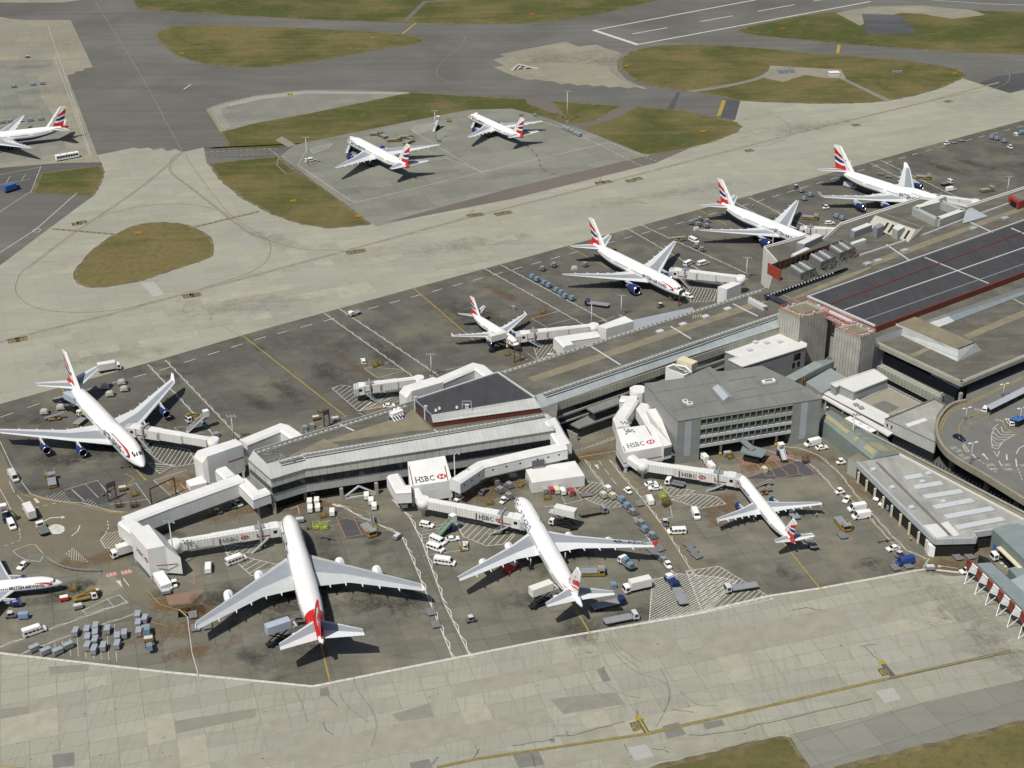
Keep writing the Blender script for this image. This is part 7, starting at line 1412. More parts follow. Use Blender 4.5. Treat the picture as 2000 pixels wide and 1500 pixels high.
Ys = Marks(ZMK+.004); Ys.line([(103, 447), (232, 458)], 1.5); Ys.line([(377, 444), (505, 413)], 1.5); Ys.line([(855, 1498.4), (930, 1482.4), (1265, 1433), (1500, 1379), (1735, 1325), (1972, 1272)], 1.0); Ys.line([(1265, 1433), (1248, 1404)], 1.5); Ys.line([(1747, 1324), (1724, 1296)], 1.4); Ys.done('dark_marking_bed', mat('marking_bed', (.1, .1, .085), .9, .2, .6))
L = Marks(ZMK-.002)
for pts in ([(0, 668), (90, 643), (220, 612), (345, 577), (500, 536), (670, 490), (900, 428), (1100, 378), (1330, 318), (1560, 258), (1800, 200), (1950, 160)], [(185, 0), (225, 65), (265, 130), (300, 190), (325, 240), (356, 296)],
  smooth_line([(356, 296), (345, 308), (300, 345), (240, 390), (150, 450), (50, 525), (35, 545), (30, 565), (38, 580), (60, 597), (100, 607), (170, 610), (240, 603), (300, 588)], 5), smooth_line([(356, 296), (336, 310), (332, 325), (338, 340), (390, 380), (480, 450), (515, 465), (560, 480), (610, 488), (670, 488)], 5), smooth_line([(362, 300), (380, 330), (450, 420), (520, 465), (528, 490), (515, 515), (480, 535), (430, 552), (380, 567)], 5), smooth_line([(180, 430), (230, 412), (300, 400), (370, 399), (430, 412), (470, 430)], 5),
  smooth_line([(805, 342), (808, 365), (808, 385), (830, 400), (850, 408)], 5), smooth_line([(835, 345), (880, 355), (915, 375), (926, 400), (920, 415), (890, 430), (800, 455)], 5), smooth_line([(1030, 285), (1050, 305), (1060, 330), (1100, 345)], 5), smooth_line([(1095, 310), (1140, 318), (1170, 340), (1172, 352), (1150, 367), (1080, 385)], 5), smooth_line([(900, 65), (908, 75), (900, 90), (870, 115), (853, 137), (857, 150), (880, 163)], 5), smooth_line([(1920, 121), (1960, 135), (1972, 150), (1950, 170), (1850, 190), (1700, 225)], 5), smooth_line([(1500, 220), (1530, 235), (1544, 253), (1535, 270), (1500, 283)], 5)): L.line(pts, .38)
L.done('worn_yellow_lines', LINE_D)
L2 = Marks(ZMK-.004)
L2.line([(-5, 669), (90, 644), (220, 613), (345, 578), (500, 537), (670, 491), (900, 429), (1100, 379), (1330, 319), (1560, 259), (1800, 201), (1950, 161)], 1.8); L2.line(smooth_line([(356, 297), (300, 346), (240, 391), (150, 451), (50, 526)], 4), 1.6); L2.line(smooth_line([(356, 297), (336, 310), (332, 325), (338, 340), (390, 380), (480, 450), (515, 465)], 4), 1.6); L2.done('rubber_trace', mat('rubber_film', (.25, .242, .2), .9, .2, .3))
# painted location boxes with codes
BX = mat('black_marking', (.1, .097, .075), .85, .2, .6); bxs = Marks(ZMK+.008); bt = Marks(ZMK+.016); A_ = A_UP
for (u, v, t) in ((27, 665, '409'), (42, 662, '408'), (368, 578, '411'), (382, 576, '410'), (687, 493, '413'), (704, 490, '412'), (921, 421, '616'), (935, 419, '617'), (975, 418, '415'), (991, 415, '414'), (1171, 357, '61'), (1186, 355, '62'), (1231, 353, '41'), (1246, 349, '40'), (1463, 294, '42'), (1672, 244, '43'), (1852, 198, '44'), (150, 437, '51'), (160, 434, '50'), (245, 120, 'B'), (286, 179, 'A'), (320, 247, 'S')):
    c = G(u, v, bxs.z); w, h = 4.6, 4.0; ux = Vector((math.cos(A_), math.sin(A_), 0)); uy = Vector((-ux.y, ux.x, 0))
    if v > 130 and v not in (179, 247): bxs.mb.add([c-ux*w/2-uy*h/2, c+ux*w/2-uy*h/2, c+ux*w/2+uy*h/2, c-ux*w/2+uy*h/2], [(0, 1, 2, 3)])
    vs, fs = text_polys(t, 3.4, True); wd = max(x for x, y in vs); c2 = at_z(c, bt.z); bt.mb.add([c2+ux*(x-wd/2)*.9+uy*(y-1.6)*1.2 for x, y in vs], fs)
for (q, t) in (([(1229, 1412), (1247, 1408), (1256, 1424), (1237, 1429)], '402'), ([(1713, 1307), (1729, 1303), (1740, 1317), (1723, 1321)], '401')):
    bxs.mb.poly(GL(q, bxs.z)); o, a, b = G(*q[0], bt.z), G(*q[3], bt.z), G(*q[1], bt.z); ux = (a-o); uy = (b-o); vs, fs = text_polys(t, 1.0, True); wd = max(x for x, y in vs)
    o2 = o+uy*.06; bt.mb.add([o+ux*(.08)+ux*(.0)+uy*0+ (uy*(.94-.94*x/wd*1.0)) + ux*(.1+.75*y/.72) if False else o+uy*(.05)+ux*(.05+.9*(1-x/wd))*0+ux*(.06+.88*y/.72)*0+ux*(.08+.84*(1-y/.72))+uy*(.9*x/wd) for x, y in vs], fs)
bxs.done('marking_boxes', BX); bt.done('marking_codes', mat('code_yellow', (.26, .205, .06), .85, .2, .6))
# tyre marks and sealed cracks on the lower taxiway
T_ = Marks(.089)
for pts in ([(1180, 1238), (1200, 1275), (1240, 1310), (1300, 1335), (1308, 1365), (1290, 1405), (1280, 1420)], [(1185, 1238), (1210, 1275), (1250, 1305)], [(1190, 1236), (1215, 1268), (1255, 1295)], [(1145, 1320), (1160, 1345), (1200, 1370), (1220, 1378)], [(1175, 1310), (1180, 1330), (1215, 1355), (1250, 1363)], [(1290, 1305), (1304, 1335), (1306, 1365), (1296, 1390)], [(690, 1320), (700, 1350), (725, 1385), (735, 1420), (725, 1460)], [(575, 1345), (590, 1375), (600, 1410)], [(665, 1355), (680, 1380), (720, 1410)], [(1330, 1350), (1360, 1375), (1400, 1378)]): T_.line(smooth_line(pts, 6), .22)
T_.done('tyre_marks', TYRE)
T2 = Marks(.1)
for pts in ([(82+1000, 1438), (1120, 1437), (1150, 1427), (1220, 1410)], [(1000, 1457), (1080, 1444)], [(1315, 1387), (1330, 1388), (1355, 1391)], [(1345, 1435), (1370, 1436), (1450, 1425), (1480, 1415), (1500, 1412)], [(1500, 1412), (1600, 1389), (1700, 1366)], [(1688, 1263), (1700, 1273), (1707, 1283), (1718, 1288)], [(1680, 1262), (1712, 1258)], [(1545, 1192), (1575, 1187), (1605, 1192)], [(641, 1359), (660, 1379)], [(630, 1411), (636, 1425), (650, 1435)], [(843, 1493), (853, 1482), (855, 1478)], [(925, 1480), (933, 1470), (935, 1463)], [(1037, 1472), (1042, 1485), (1046, 1497)], [(1275, 1462), (1295, 1464), (1308, 1470)], [(1219, 1453), (1226, 1465)], [(1244, 1387), (1246, 1395)], [(1106, 1427), (1110, 1437)]):
    j = [pts[0]]
    for a, b in zip(pts, pts[1:]):
        for k in range(1, 5): j.append((a[0]+(b[0]-a[0])*k/4+random.uniform(-1.2, 1.2), a[1]+(b[1]-a[1])*k/4+random.uniform(-.8, .8)))
    T2.line(j, .16)
for k in range(70):
    u, v = random.uniform(10, 1950), random.uniform(1200, 1495)
    if low_ok(u, v): T2.line([(u, v), (u+random.uniform(-3, 3), v+random.uniform(-1.5, 1.5))], .25)
T2.done('sealed_cracks', CRACK)
T3 = Marks(.0575)
for pts in ([(345, 590), (352, 582)], [(355, 610), (362, 595), (372, 588)], [(410, 628), (415, 612), (425, 605)], [(430, 635), (450, 645), (475, 660)], [(975, 430), (980, 438)], [(1563, 245), (1562, 255), (1550, 262)], [(1580, 250), (1570, 262)]): T3.line(smooth_line(pts, 4), .25)
T3.done('tyre_marks', TYRE)
T4 = Marks(.081)
for k in range(9):
    t = k*2.2; T4.line(smooth_line([(1225-t, 104), (1205-t*.8, 118), (1203-t*.7, 135), (1218-t*.5, 152), (1250-t*.3, 168)], 5), .5)
    T4.line(smooth_line([(1068+t, 112-t*.2), (1090+t, 122), (1130+t, 122-t*.4), (1165-t, 108+t*.3)], 5), .4)
T4.done('tyre_marks', mat('faint_tyre', (.22, .205, .17), .9, .2, .4))
# forecourt paint
K = Marks(7.02)
for q in ([(1938, 838), (1950, 828)], ): K.line(q, .2)
for q in (((1955, 833.6), (1959, 844), (1974, 844)), ((1944, 836), (1955, 849), (1979, 849)), ((1939.5, 844), (1951, 854.6), (1971, 853)), ((1937, 852), (1949, 859.5), (1965, 858)), ((1937, 857), (1946, 866), (1957, 865)), ((1938, 867.5), (1945, 871), (1956, 868)), ((1938, 873), (1945, 877), (1950, 876))): K.line(q, .24)
K.line([(1944, 836), (1938, 844), (1936, 856), (1938, 873)], .2); K.line([(1950, 876), (1957, 864), (1983, 848)], .2); K.line([(1941, 881), (1948, 892), (1952, 881)], .25); K.line([(1951, 900), (1957, 911)], .3); K.line([(1911, 898), (1950, 925)], .25, (1, .9)); K.line([(1988, 915), (1998, 940)], .25, (1, .9)); K.line([(1882, 867), (1893, 881), (1888, 883), (1880, 870)], .3); K.line([(1985, 886), (1990, 876), (2000, 870)], .3); K.line([(1984, 896), (1986, 911)], .4); K.line([(1899, 887), (1906, 894)], .4)
K.line([(1929, 897), (1921, 887)], .5); K.line([(1966.5, 898), (1966, 889)], .5); K.poly([(1919, 890), (1918.5, 885), (1924, 887.5)]); K.poly([(1964, 890.5), (1966, 886), (1968.5, 890.5)])
for t, o, a in (('CARS', (1931, 911), (1946, 909)), ('TAXIS', (1934, 919), (1950, 917)), ('CARS', (1961, 911), (1977, 909)), ('TAXIS', (1962, 919), (1979, 918)), ('TAXIS', (1859, 879), (1878, 873)), ('CARS', (1870, 884), (1884, 880)), ('BUS', (1877, 892), (1894, 887)), ('ONLY', (1884, 898), (1901, 893)), ('SLOW', (1902, 800), (1914, 803)), ('SLOW', (1943, 821), (1955, 824)), ('CARS', (1994, 912), (2010, 910))): K.text(t, o, a, 1.0, False, 2.1)
K.done('forecourt_markings', LINE_W)
K2 = Marks(7.03); K2.line(smooth_line([(2000, 735), (1930, 768), (1885, 788), (1855, 803), (1840, 820), (1833, 838), (1836, 858), (1850, 880)], 5), .3); K2.line(smooth_line([(2000, 738), (1930, 771), (1887, 792), (1858, 806), (1845, 822), (1838, 840)], 5), .25); K2.line(smooth_line([(2000, 778), (1930, 812), (1897, 828), (1888, 845), (1880, 852), (1873, 845), (1876, 828), (1890, 815), (1918, 803)], 5), .3); K2.line(smooth_line([(2000, 846), (1985, 846), (1968, 838), (1960, 826), (1968, 820), (1990, 812)], 5), .35); K2.done('forecourt_yellow_lines', LINE_Y)
kerb = MB(); q = smooth_line([(1925, 803), (1897, 816), (1878, 830), (1875, 846), (1881, 850), (1888, 845), (1898, 826), (1930, 810)], 5, True); kerb.prism(GL(q, 7.0), 7.0, 7.14); structure(kerb.build('kerb_island', [CONC_D])); kerb = MB(); kerb.prism(GL(smooth_line([(1962, 826), (1975, 818), (2020, 805), (2020, 850), (1985, 844), (1968, 836)], 4, True), 7), 7.0, 7.14); structure(kerb.build('kerb_island', [CONC_D]))
# ================================================================ vehicles, carts and people
def wheels(r, xs, hw, rad_=.34, w=.24):
    for x in xs:
        for s in (-1, 1): MB().tube((x, s*(hw-w), rad_), (x, s*hw, rad_), rad_, rad_, 12).build('wheel', [BLACK], r)
def side_glass(r, x0, x1, z0, z1, hw, n=1, gap=.12, name='side_window', lean=.06):
    w = (x1-x0)/n
    for s in (-1, 1):
        for k in range(n):
            a, b = x0+w*k+gap/2, x0+w*(k+1)-gap/2; MB().slabpoly([(a, s*(hw+.015), z0), (b, s*(hw+.015), z0), (b, s*(hw-lean+.015), z1), (a, s*(hw-lean+.015), z1)], (0, -s*.03, 0)).build(name, [GLASS], r)
def panel_glass(r, x0, z0, x1, z1, hw, name):
    MB().slabpoly([(x0, -hw, z0), (x0, hw, z0), (x1, hw*.93, z1), (x1, -hw*.93, z1)], (.03 if x0 > 0 else -.03, 0, .03)).build(name, [GLASS], r)
def lights(r, x, z, hw):
    for s in (-1, 1): MB().box((x, s*hw, z), (.08, .3, .18)).build('headlight', [LGREY], r)
def mk_car(paint):
    r = thing('parked_car', 'x', 'car'); p = [(-2.1, .3), (2.1, .3), (2.15, .7), (1.95, .85), (.95, .95), (.25, 1.42), (-1.1, 1.45), (-1.75, 1.0), (-2.1, .92)]
    MB().profile(p, .86, .66).build('body', [paint], r, bevel=.05); panel_glass(r, .98, .98, .34, 1.38, .68, 'windscreen'); panel_glass(r, -1.72, 1.03, -1.2, 1.41, .66, 'rear_window'); side_glass(r, -1.2, .5, .98, 1.34, .81, 2, .08, lean=.11); wheels(r, (-1.3, 1.35), .88); lights(r, 2.13, .68, .6); return r
def mk_estate(paint):
    r = thing('parked_car', 'x', 'car'); p = [(-2.2, .35), (2.2, .35), (2.2, .85), (1.1, 1.02), (.55, 1.65), (-2.0, 1.68), (-2.25, 1.0)]
    MB().profile(p, .9, .72).build('body', [paint], r, bevel=.05); panel_glass(r, 1.15, 1.04, .62, 1.6, .74, 'windscreen'); panel_glass(r, -2.24, 1.1, -2.06, 1.58, .7, 'rear_window'); side_glass(r, -1.9, .7, 1.08, 1.55, .86, 3, .1, lean=.1); wheels(r, (-1.35, 1.45), .92, .36); lights(r, 2.2, .75, .65); return r
def mk_van(paint, win=0, hi=False, L=5.2):
    H = 2.45 if hi else 2.05; r = thing('parked_van', 'x', 'van'); f = L/2; p = [(-f, .35), (f, .35), (f, .95), (f-.75, 1.2), (f-1.45, H-.12), (f-1.8, H), (-f+.1, H), (-f, H-.2)]
    MB().profile(p, .98, .86).build('body', [paint], r, bevel=.06); panel_glass(r, f-.77, 1.24, f-1.38, H-.22, .82, 'windscreen'); side_glass(r, f-1.75, f-1.05, 1.18, 1.7, .97, 1, .05, 'door_window', .05)
    if win: side_glass(r, -f+.25, f-1.85, 1.2, 1.75, .97, win, .22, lean=.06); panel_glass(r, -f-.01, 1.2, -f+.0, 1.8, .72, 'rear_window')
    wheels(r, (-f+1.0, f-1.0), 1.0, .36); lights(r, f, .85, .75); return r
def cab(r, x, paint, w=1.2, H=2.5, l=1.7, z0=.6):
    p = [(x-l, z0), (x, z0), (x, z0+.7), (x-.25, H-.15), (x-.5, H), (x-l, H)]
    c = MB().profile(p, w, w*.95).build('cab', [paint], r, bevel=.05); panel_glass(r, x+.02, z0+.78, x-.2, H-.22, w*.88, 'windscreen'); side_glass(r, x-l+.3, x-.35, z0+.75, H-.35, w, 1, .1, 'door_window', .03); MB().slabpoly([(x-l-.01, -w*.7, z0+1.0), (x-l-.01, w*.7, z0+1.0), (x-l-.01, w*.7, H-.3), (x-l-.01, -w*.7, H-.3)], (-.03, 0, 0)).build('rear_window', [GLASS], r); lights(r, x+.02, z0+.25, w*.75); return c
def chassis(r, x0, x1, w=.9, z=.7): MB().box(((x0+x1)/2, 0, z), (x1-x0, w, .28)).build('chassis', [BLACK], r)
def mk_boxtruck(paint, box, L=8.0):
    r = thing('box_truck', 'x', 'truck'); f = L/2; chassis(r, -f, f-.3); cab(r, f, paint); MB().box((-.9, 0, 2.35), (L-2.0, 2.45, 2.6)).build('cargo_box', [box], r, bevel=.04); MB().box((-.9, 0, .98), (L-2.0, 2.3, .12)).build('bed', [DGREY], r); wheels(r, (-f+1.3, f-1.1), 1.2, .48, .3); return r
def mk_flatbed(paint, bed, L=9.0, rails=None):
    r = thing('flatbed_truck', 'x', 'truck'); f = L/2; chassis(r, -f, f-.3); cab(r, f, paint); MB().box((-.95, 0, 1.15), (L-2.1, 2.5, .22)).build('flat_bed', [bed], r)
    mb = MB()
    for s in (-1, 1): mb.box((-.95, s*1.24, 1.32), (L-2.1, .08, .16))
    k = -f+.4
    while k < f-2.4: mb.box((k, 0, 1.29), (.12, 2.3, .06)); k += .85
    mb.build('bed_rails', [rails or STEEL], r); wheels(r, (-f+1.2, -f+2.3, f-1.1), 1.2, .48, .3); return r
def mk_hilift(paint, box, L=9.0, h=4.6, rollback=None):
    r = thing('catering_truck', 'x', 'catering truck'); f = L/2; chassis(r, -f, f-.3, 1.6, .8); cab(r, f, paint, H=2.4); wheels(r, (-f+1.4, f-1.1), 1.2, .48, .3)
    mb = MB()
    for s in (-.8, .8): mb.beam((-f+.8, s, 1.0), (f-2.6, s, h-.2), .22, .3).beam((f-2.6, s, 1.0), (-f+.8, s, h-.2), .22, .3)
    mb.build('scissor_lift', [BLACK], r); bx = MB().box((-.7, 0, h+1.25), (L-2.2, 2.45, 2.5)).build('raised_box', [box], r, bevel=.04)
    pl = MB(); pl.box((f-1.0, 0, h+.1), (1.8, 2.3, .14)); [pl.beam((f-1.8, s*1.1, h+1.1), (f-.1, s*1.1, h+1.1), .06, .06) for s in (-1, 1)]; [pl.beam((f-.9+.8*k, s*1.1, h+.1), (f-.9+.8*k, s*1.1, h+1.1), .06, .06) for s in (-1, 1) for k in (-1, 0, 1)]; pl.build('platform', [LGREY], r); return r
def mk_tug(paint):
    r = thing('baggage_tug', 'x', 'tug'); MB().profile([(-1.5, .35), (1.5, .35), (1.5, .9), (.5, 1.0), (.4, .95), (-1.5, .8)], .72).build('body', [paint], r, bevel=.05)
    m = MB(); [m.beam((x, s*.6, .8), (x, s*.6, 1.85), .08, .08) for x in (-.6, .4) for s in (-1, 1)]; m.build('canopy_frame', [DGREY], r); MB().box((-.1, 0, 1.9), (1.35, 1.4, .1)).build('canopy_roof', [paint if paint is not DGREY else LGREY], r); MB().box((-.35, 0, 1.05), (.5, 1.1, .5)).build('seat', [BLACK], r); panel_glass(r, .46, 1.05, .4, 1.75, .55, 'windscreen'); wheels(r, (-.95, .95), .76, .34); lights(r, 1.5, .7, .5); return r
def mk_dolly(L=3.4, W=2.4):
    r = thing('cargo_dolly', 'x', 'dolly'); MB().box((0, 0, .5), (L, W, .14)).build('deck', [mat('dolly_deck', (.13, .133, .13), .7, .2, 1, local=True)], r); m = MB(); k = -L/2+.25
    while k < L/2: m.box((k, 0, .6), (.12, W-.2, .06)); k += .48
    m.build('rollers', [STEEL], r); MB().beam((L/2, 0, .45), (L/2+1.1, 0, .25), .1, .1).build('tow_bar', [DGREY], r); wheels(r, (-L/2+.6, L/2-.6), W/2-.1, .22, .16); return r
def mk_uld(paint, net=False):
    r = thing('cargo_container', 'x', 'container'); p = [(-.78, 0), (.78, 0), (1.05, .5), (1.05, 1.6), (-.78, 1.6)]; mb = MB()
    q = [(x, z) for x, z in p]; n = len(q); vs = [(-.75, x, z) for x, z in q]+[(.75, x, z) for x, z in q]; mb.add(vs, [tuple(range(n)), tuple(range(n, 2*n))[::-1]]+[(i, i+n, (i+1) % n+n, (i+1) % n) for i in range(n)]); mb.build('shell', [paint], r, bevel=.03)
    MB().slabpoly([(-.77, -.62, .15), (-.77, .62, .15), (-.77, .62, 1.45), (-.77, -.62, 1.45)], (-.02, 0, 0)).build('door_curtain', [DGREY if paint is GREYP else GREYP], r); return r
def mk_pallet():
    r = thing('netted_cargo_pallet', 'x', 'cargo pallet'); rnd = random.Random(3); mb = MB(); M = mat('plastic_wrap', (.42, .41, .38), .5, .25, 1.5, local=True)
    rings = []
    for k, (z, s) in enumerate(((.0, 1), (.5, 1.0), (1.0, .93), (1.45, .7), (1.6, .35))): rings.append([(1.45*s*math.cos(a)*(1/max(abs(math.cos(a)), abs(math.sin(a))))**.7+rnd.uniform(-.06, .06), 1.0*s*math.sin(a)*(1/max(abs(math.cos(a)), abs(math.sin(a))))**.7, z) for a in [2*math.pi*i/14 for i in range(14)]])
    MB().loft(rings, 0, False).build('wrapped_load', [M], r); MB().box((0, 0, .02), (3.0, 2.1, .06)).build('pallet_base', [STEEL], r); return r
def mk_cart(top, side):
    """covered baggage cart"""
    r = thing('baggage_cart', 'x', 'baggage cart'); MB().box((0, 0, .5), (2.7, 1.5, .14)).build('deck', [GREYP], r); MB().box((0, 0, 1.85), (2.7, 1.55, .1)).build('roof', [top], r); MB().box((.0, .0, 1.15), (2.5, .08, 1.3)).build('divider', [side], r)
    for s in (-1, 1): MB().box((s*1.31, 0, 1.15), (.06, 1.5, 1.3)).build('end_panel', [side], r)
    MB().slabpoly([(-1.25, -.76, .62), (1.25, -.76, .62), (1.25, -.76, 1.75), (-1.25, -.76, 1.75)], (0, .04, 0)).build('curtain', [side], r); MB().beam((1.35, 0, .4), (2.1, 0, .25), .08, .08).build('tow_bar', [BLACK], r); wheels(r, (-.9, .9), .72, .22, .14); return r
def mk_loader():
    """scissor cargo loader: low deck, raised bridge"""
    r = thing('cargo_loader', 'x', 'cargo loader'); MB().box((0, 0, .55), (7.0, 2.7, .5)).build('chassis', [OCHRE], r); MB().box((-1.0, 0, 1.35), (5.0, 2.6, .22)).build('main_deck', [GREYP], r); m = MB(); [m.beam((-3.2, s, .9), (1.2, s, 1.3), .15, .2).beam((1.2, s, .9), (-3.2, s, 1.3), .15, .2) for s in (-1.1, 1.1)]; m.build('scissor', [DGREY], r)
    MB().box((2.6, 0, 2.3), (1.9, 3.0, .22)).build('bridge_deck', [GREYP], r); m = MB(); [m.beam((2.6+d, s*1.4, .8), (2.6+d, s*1.4, 3.2), .12, .12) for d in (-.8, .8) for s in (-1, 1)]; [m.beam((1.8, s*1.4, 3.2), (3.4, s*1.4, 3.2), .1, .1) for s in (-1, 1)]; m.build('guard_rail', [YELLOW], r); MB().box((2.2, 1.75, 1.9), (.9, .7, 1.5)).build('control_box', [OCHRE], r); wheels(r, (-2.6, 2.6), 1.3, .4, .3); return r
def mk_belt():
    r = thing('belt_loader', 'x', 'belt loader'); MB().box((0, 0, .6), (4.2, 1.7, .5)).build('chassis', [OCHRE], r, bevel=.05); MB().beam((-3.4, .3, .7), (3.4, .3, 2.2), .9, .22).build('belt', [DGREY], r); m = MB(); [m.beam((-3.4, .3+s*.5, .9), (3.4, .3+s*.5, 2.4), .06, .16) for s in (-1, 1)]; m.build('belt_rail', [LGREY], r); MB().box((.6, -.55, 1.1), (.6, .6, .6)).build('seat', [BLACK], r); wheels(r, (-1.4, 1.4), .85, .34); return r
def mk_stairs(paint=None, H=4.6):
    r = thing('boarding_stairs', 'x', 'boarding stairs'); paint = paint or LGREY; L = H*1.45
    chassis(r, -2.5, 3.2, 1.6, .65); cab(r, 3.3, BLUE, 1.05, 2.0, 1.4, .5); wheels(r, (-1.6, 2.3), 1.05, .4); m = MB(); m.beam((-L*.62, 0, .4), (L*.38, 0, H), 1.5, .22); n = 16
    for k in range(n): t = (k+.5)/n; m.box((-L*.62+L*t, 0, .5+(H-.4)*t), (.3, 1.45, .08))
    m.build('stair_flight', [paint], r); m = MB()
    for s in (-1, 1):
        m.beam((-L*.62, s*.78, 1.3), (L*.38, s*.78, H+.95), .08, .5)
        for k in range(7): t = k/6; m.beam((-L*.62+L*t, s*.78, .4+(H-.4)*t), (-L*.62+L*t, s*.78, 1.3+(H-.4)*t), .06, .06)
    m.build('handrail', [LGREY], r); MB().box((L*.38+.7, 0, H), (1.8, 1.8, .15)).build('landing', [paint], r); m = MB(); [m.box((L*.38+.7, s*.88, H+1.1), (1.8, .06, 2.0)) for s in (-1, 1)]; m.box((L*.38+.7, 0, H+2.2), (1.9, 1.9, .1)); m.build('canopy', [WHITE], r); m = MB(); [m.beam((L*.38-.3, s*.6, .7), (L*.38-.3, s*.6, H), .14, .14) for s in (-1, 1)]; m.build('support', [BLUE], r); return r
def mk_gpu(paint, top):
    r = thing('ground_power_unit', 'x', 'power unit'); MB().box((0, 0, .95), (2.6, 1.5, 1.0)).build('body', [paint], r, bevel=.06); MB().box((0, 0, 1.5), (2.2, 1.3, .1)).build('lid', [top], r); MB().beam((1.3, 0, .45), (2.3, 0, .3), .1, .1).build('tow_bar', [DGREY], r); wheels(r, (-.8, .8), .74, .26, .16); return r
def mk_bus():
    r = thing('airport_bus', 'x', 'bus'); MB().box((0, 0, 1.75), (12, 2.6, 2.6)).build('body', [WHITE], r, bevel=.1); MB().box((0, 0, .45), (11.6, 2.5, .3)).build('skirt', [DGREY], r); side_glass(r, -5.6, 5.5, 1.45, 2.55, 1.3, 8, .25, lean=0); panel_glass(r, 6.0, 1.3, 5.99, 2.7, 1.15, 'windscreen'); m = MB(); [m.box((x, 0, 3.12), (1.2, 1.0, .16)) for x in (-3.5, 0, 3.5)]; m.build('roof_hatch', [LGREY], r); wheels(r, (-3.4, 3.6), 1.28, .48, .3); return r
def mk_towbar(paint):
    r = thing('aircraft_tow_bar', 'x', 'tow bar'); m = MB(); m.beam((-2.4, 0, .4), (2.4, 0, .4), .16, .16); m.build('bar', [paint], r); MB().box((-2.4, 0, .45), (.7, .9, .4)).build('head', [DGREY], r); MB().tube((.2, -.5, .25), (.2, .5, .25), .25, .25, 10).build('wheel', [BLACK], r); return r
def mk_rack(paint):
    r = thing('equipment_rack', 'x', 'rack'); m = MB()
    for x in (-1.1, 1.1):
        for y in (-.8, .8): m.beam((x, y, 0), (x*.7, y*.7, 2.2), .12, .12)
    for z in (.5, 1.2, 2.1): m.beam((-1.1+.15*z, -.8, z), (1.1-.15*z, -.8, z), .1, .1).beam((-1.1+.15*z, .8, z), (1.1-.15*z, .8, z), .1, .1).beam((-1.0, -.8, z), (-1.0, .8, z), .1, .1).beam((1.0, -.8, z), (1.0, .8, z), .1, .1)
    m.build('frame', [paint], r); MB().box((0, 0, .35), (1.5, 1.2, .5)).build('base_box', [paint], r, bevel=.04); return r
def mk_lifttruck():
    r = thing('lift_truck', 'x', 'lift truck'); chassis(r, -3.2, 3.0, 1.6); cab(r, 3.3, WHITE); MB().box((-1.0, 0, 1.15), (4.6, 2.3, .4)).build('bed', [OCHRE], r); MB().beam((-2.6, 0, 1.6), (2.0, 0, 3.1), .5, .5).build('boom', [OCHRE], r); MB().box((2.4, 0, 3.0), (1.2, 1.4, 1.0)).build('basket', [OCHRE], r); wheels(r, (-1.9, 2.2), 1.15, .46, .3); return r
def mk_pushback(paint):
    r = thing('pushback_tug', 'x', 'tug'); MB().profile([(-2.6, .4), (2.6, .4), (2.6, 1.1), (-2.6, 1.1)], 1.3).build('body', [paint], r, bevel=.08); MB().box((1.5, 0, 1.55), (1.6, 1.9, .9)).build('cab', [WHITE], r, bevel=.06); side_glass(r, .9, 2.1, 1.4, 1.85, .95, 1, .1, 'door_window', 0); wheels(r, (-1.6, 1.6), 1.32, .55, .35); return r
def mk_barrier(): pass
PR = {}; PARK = {}
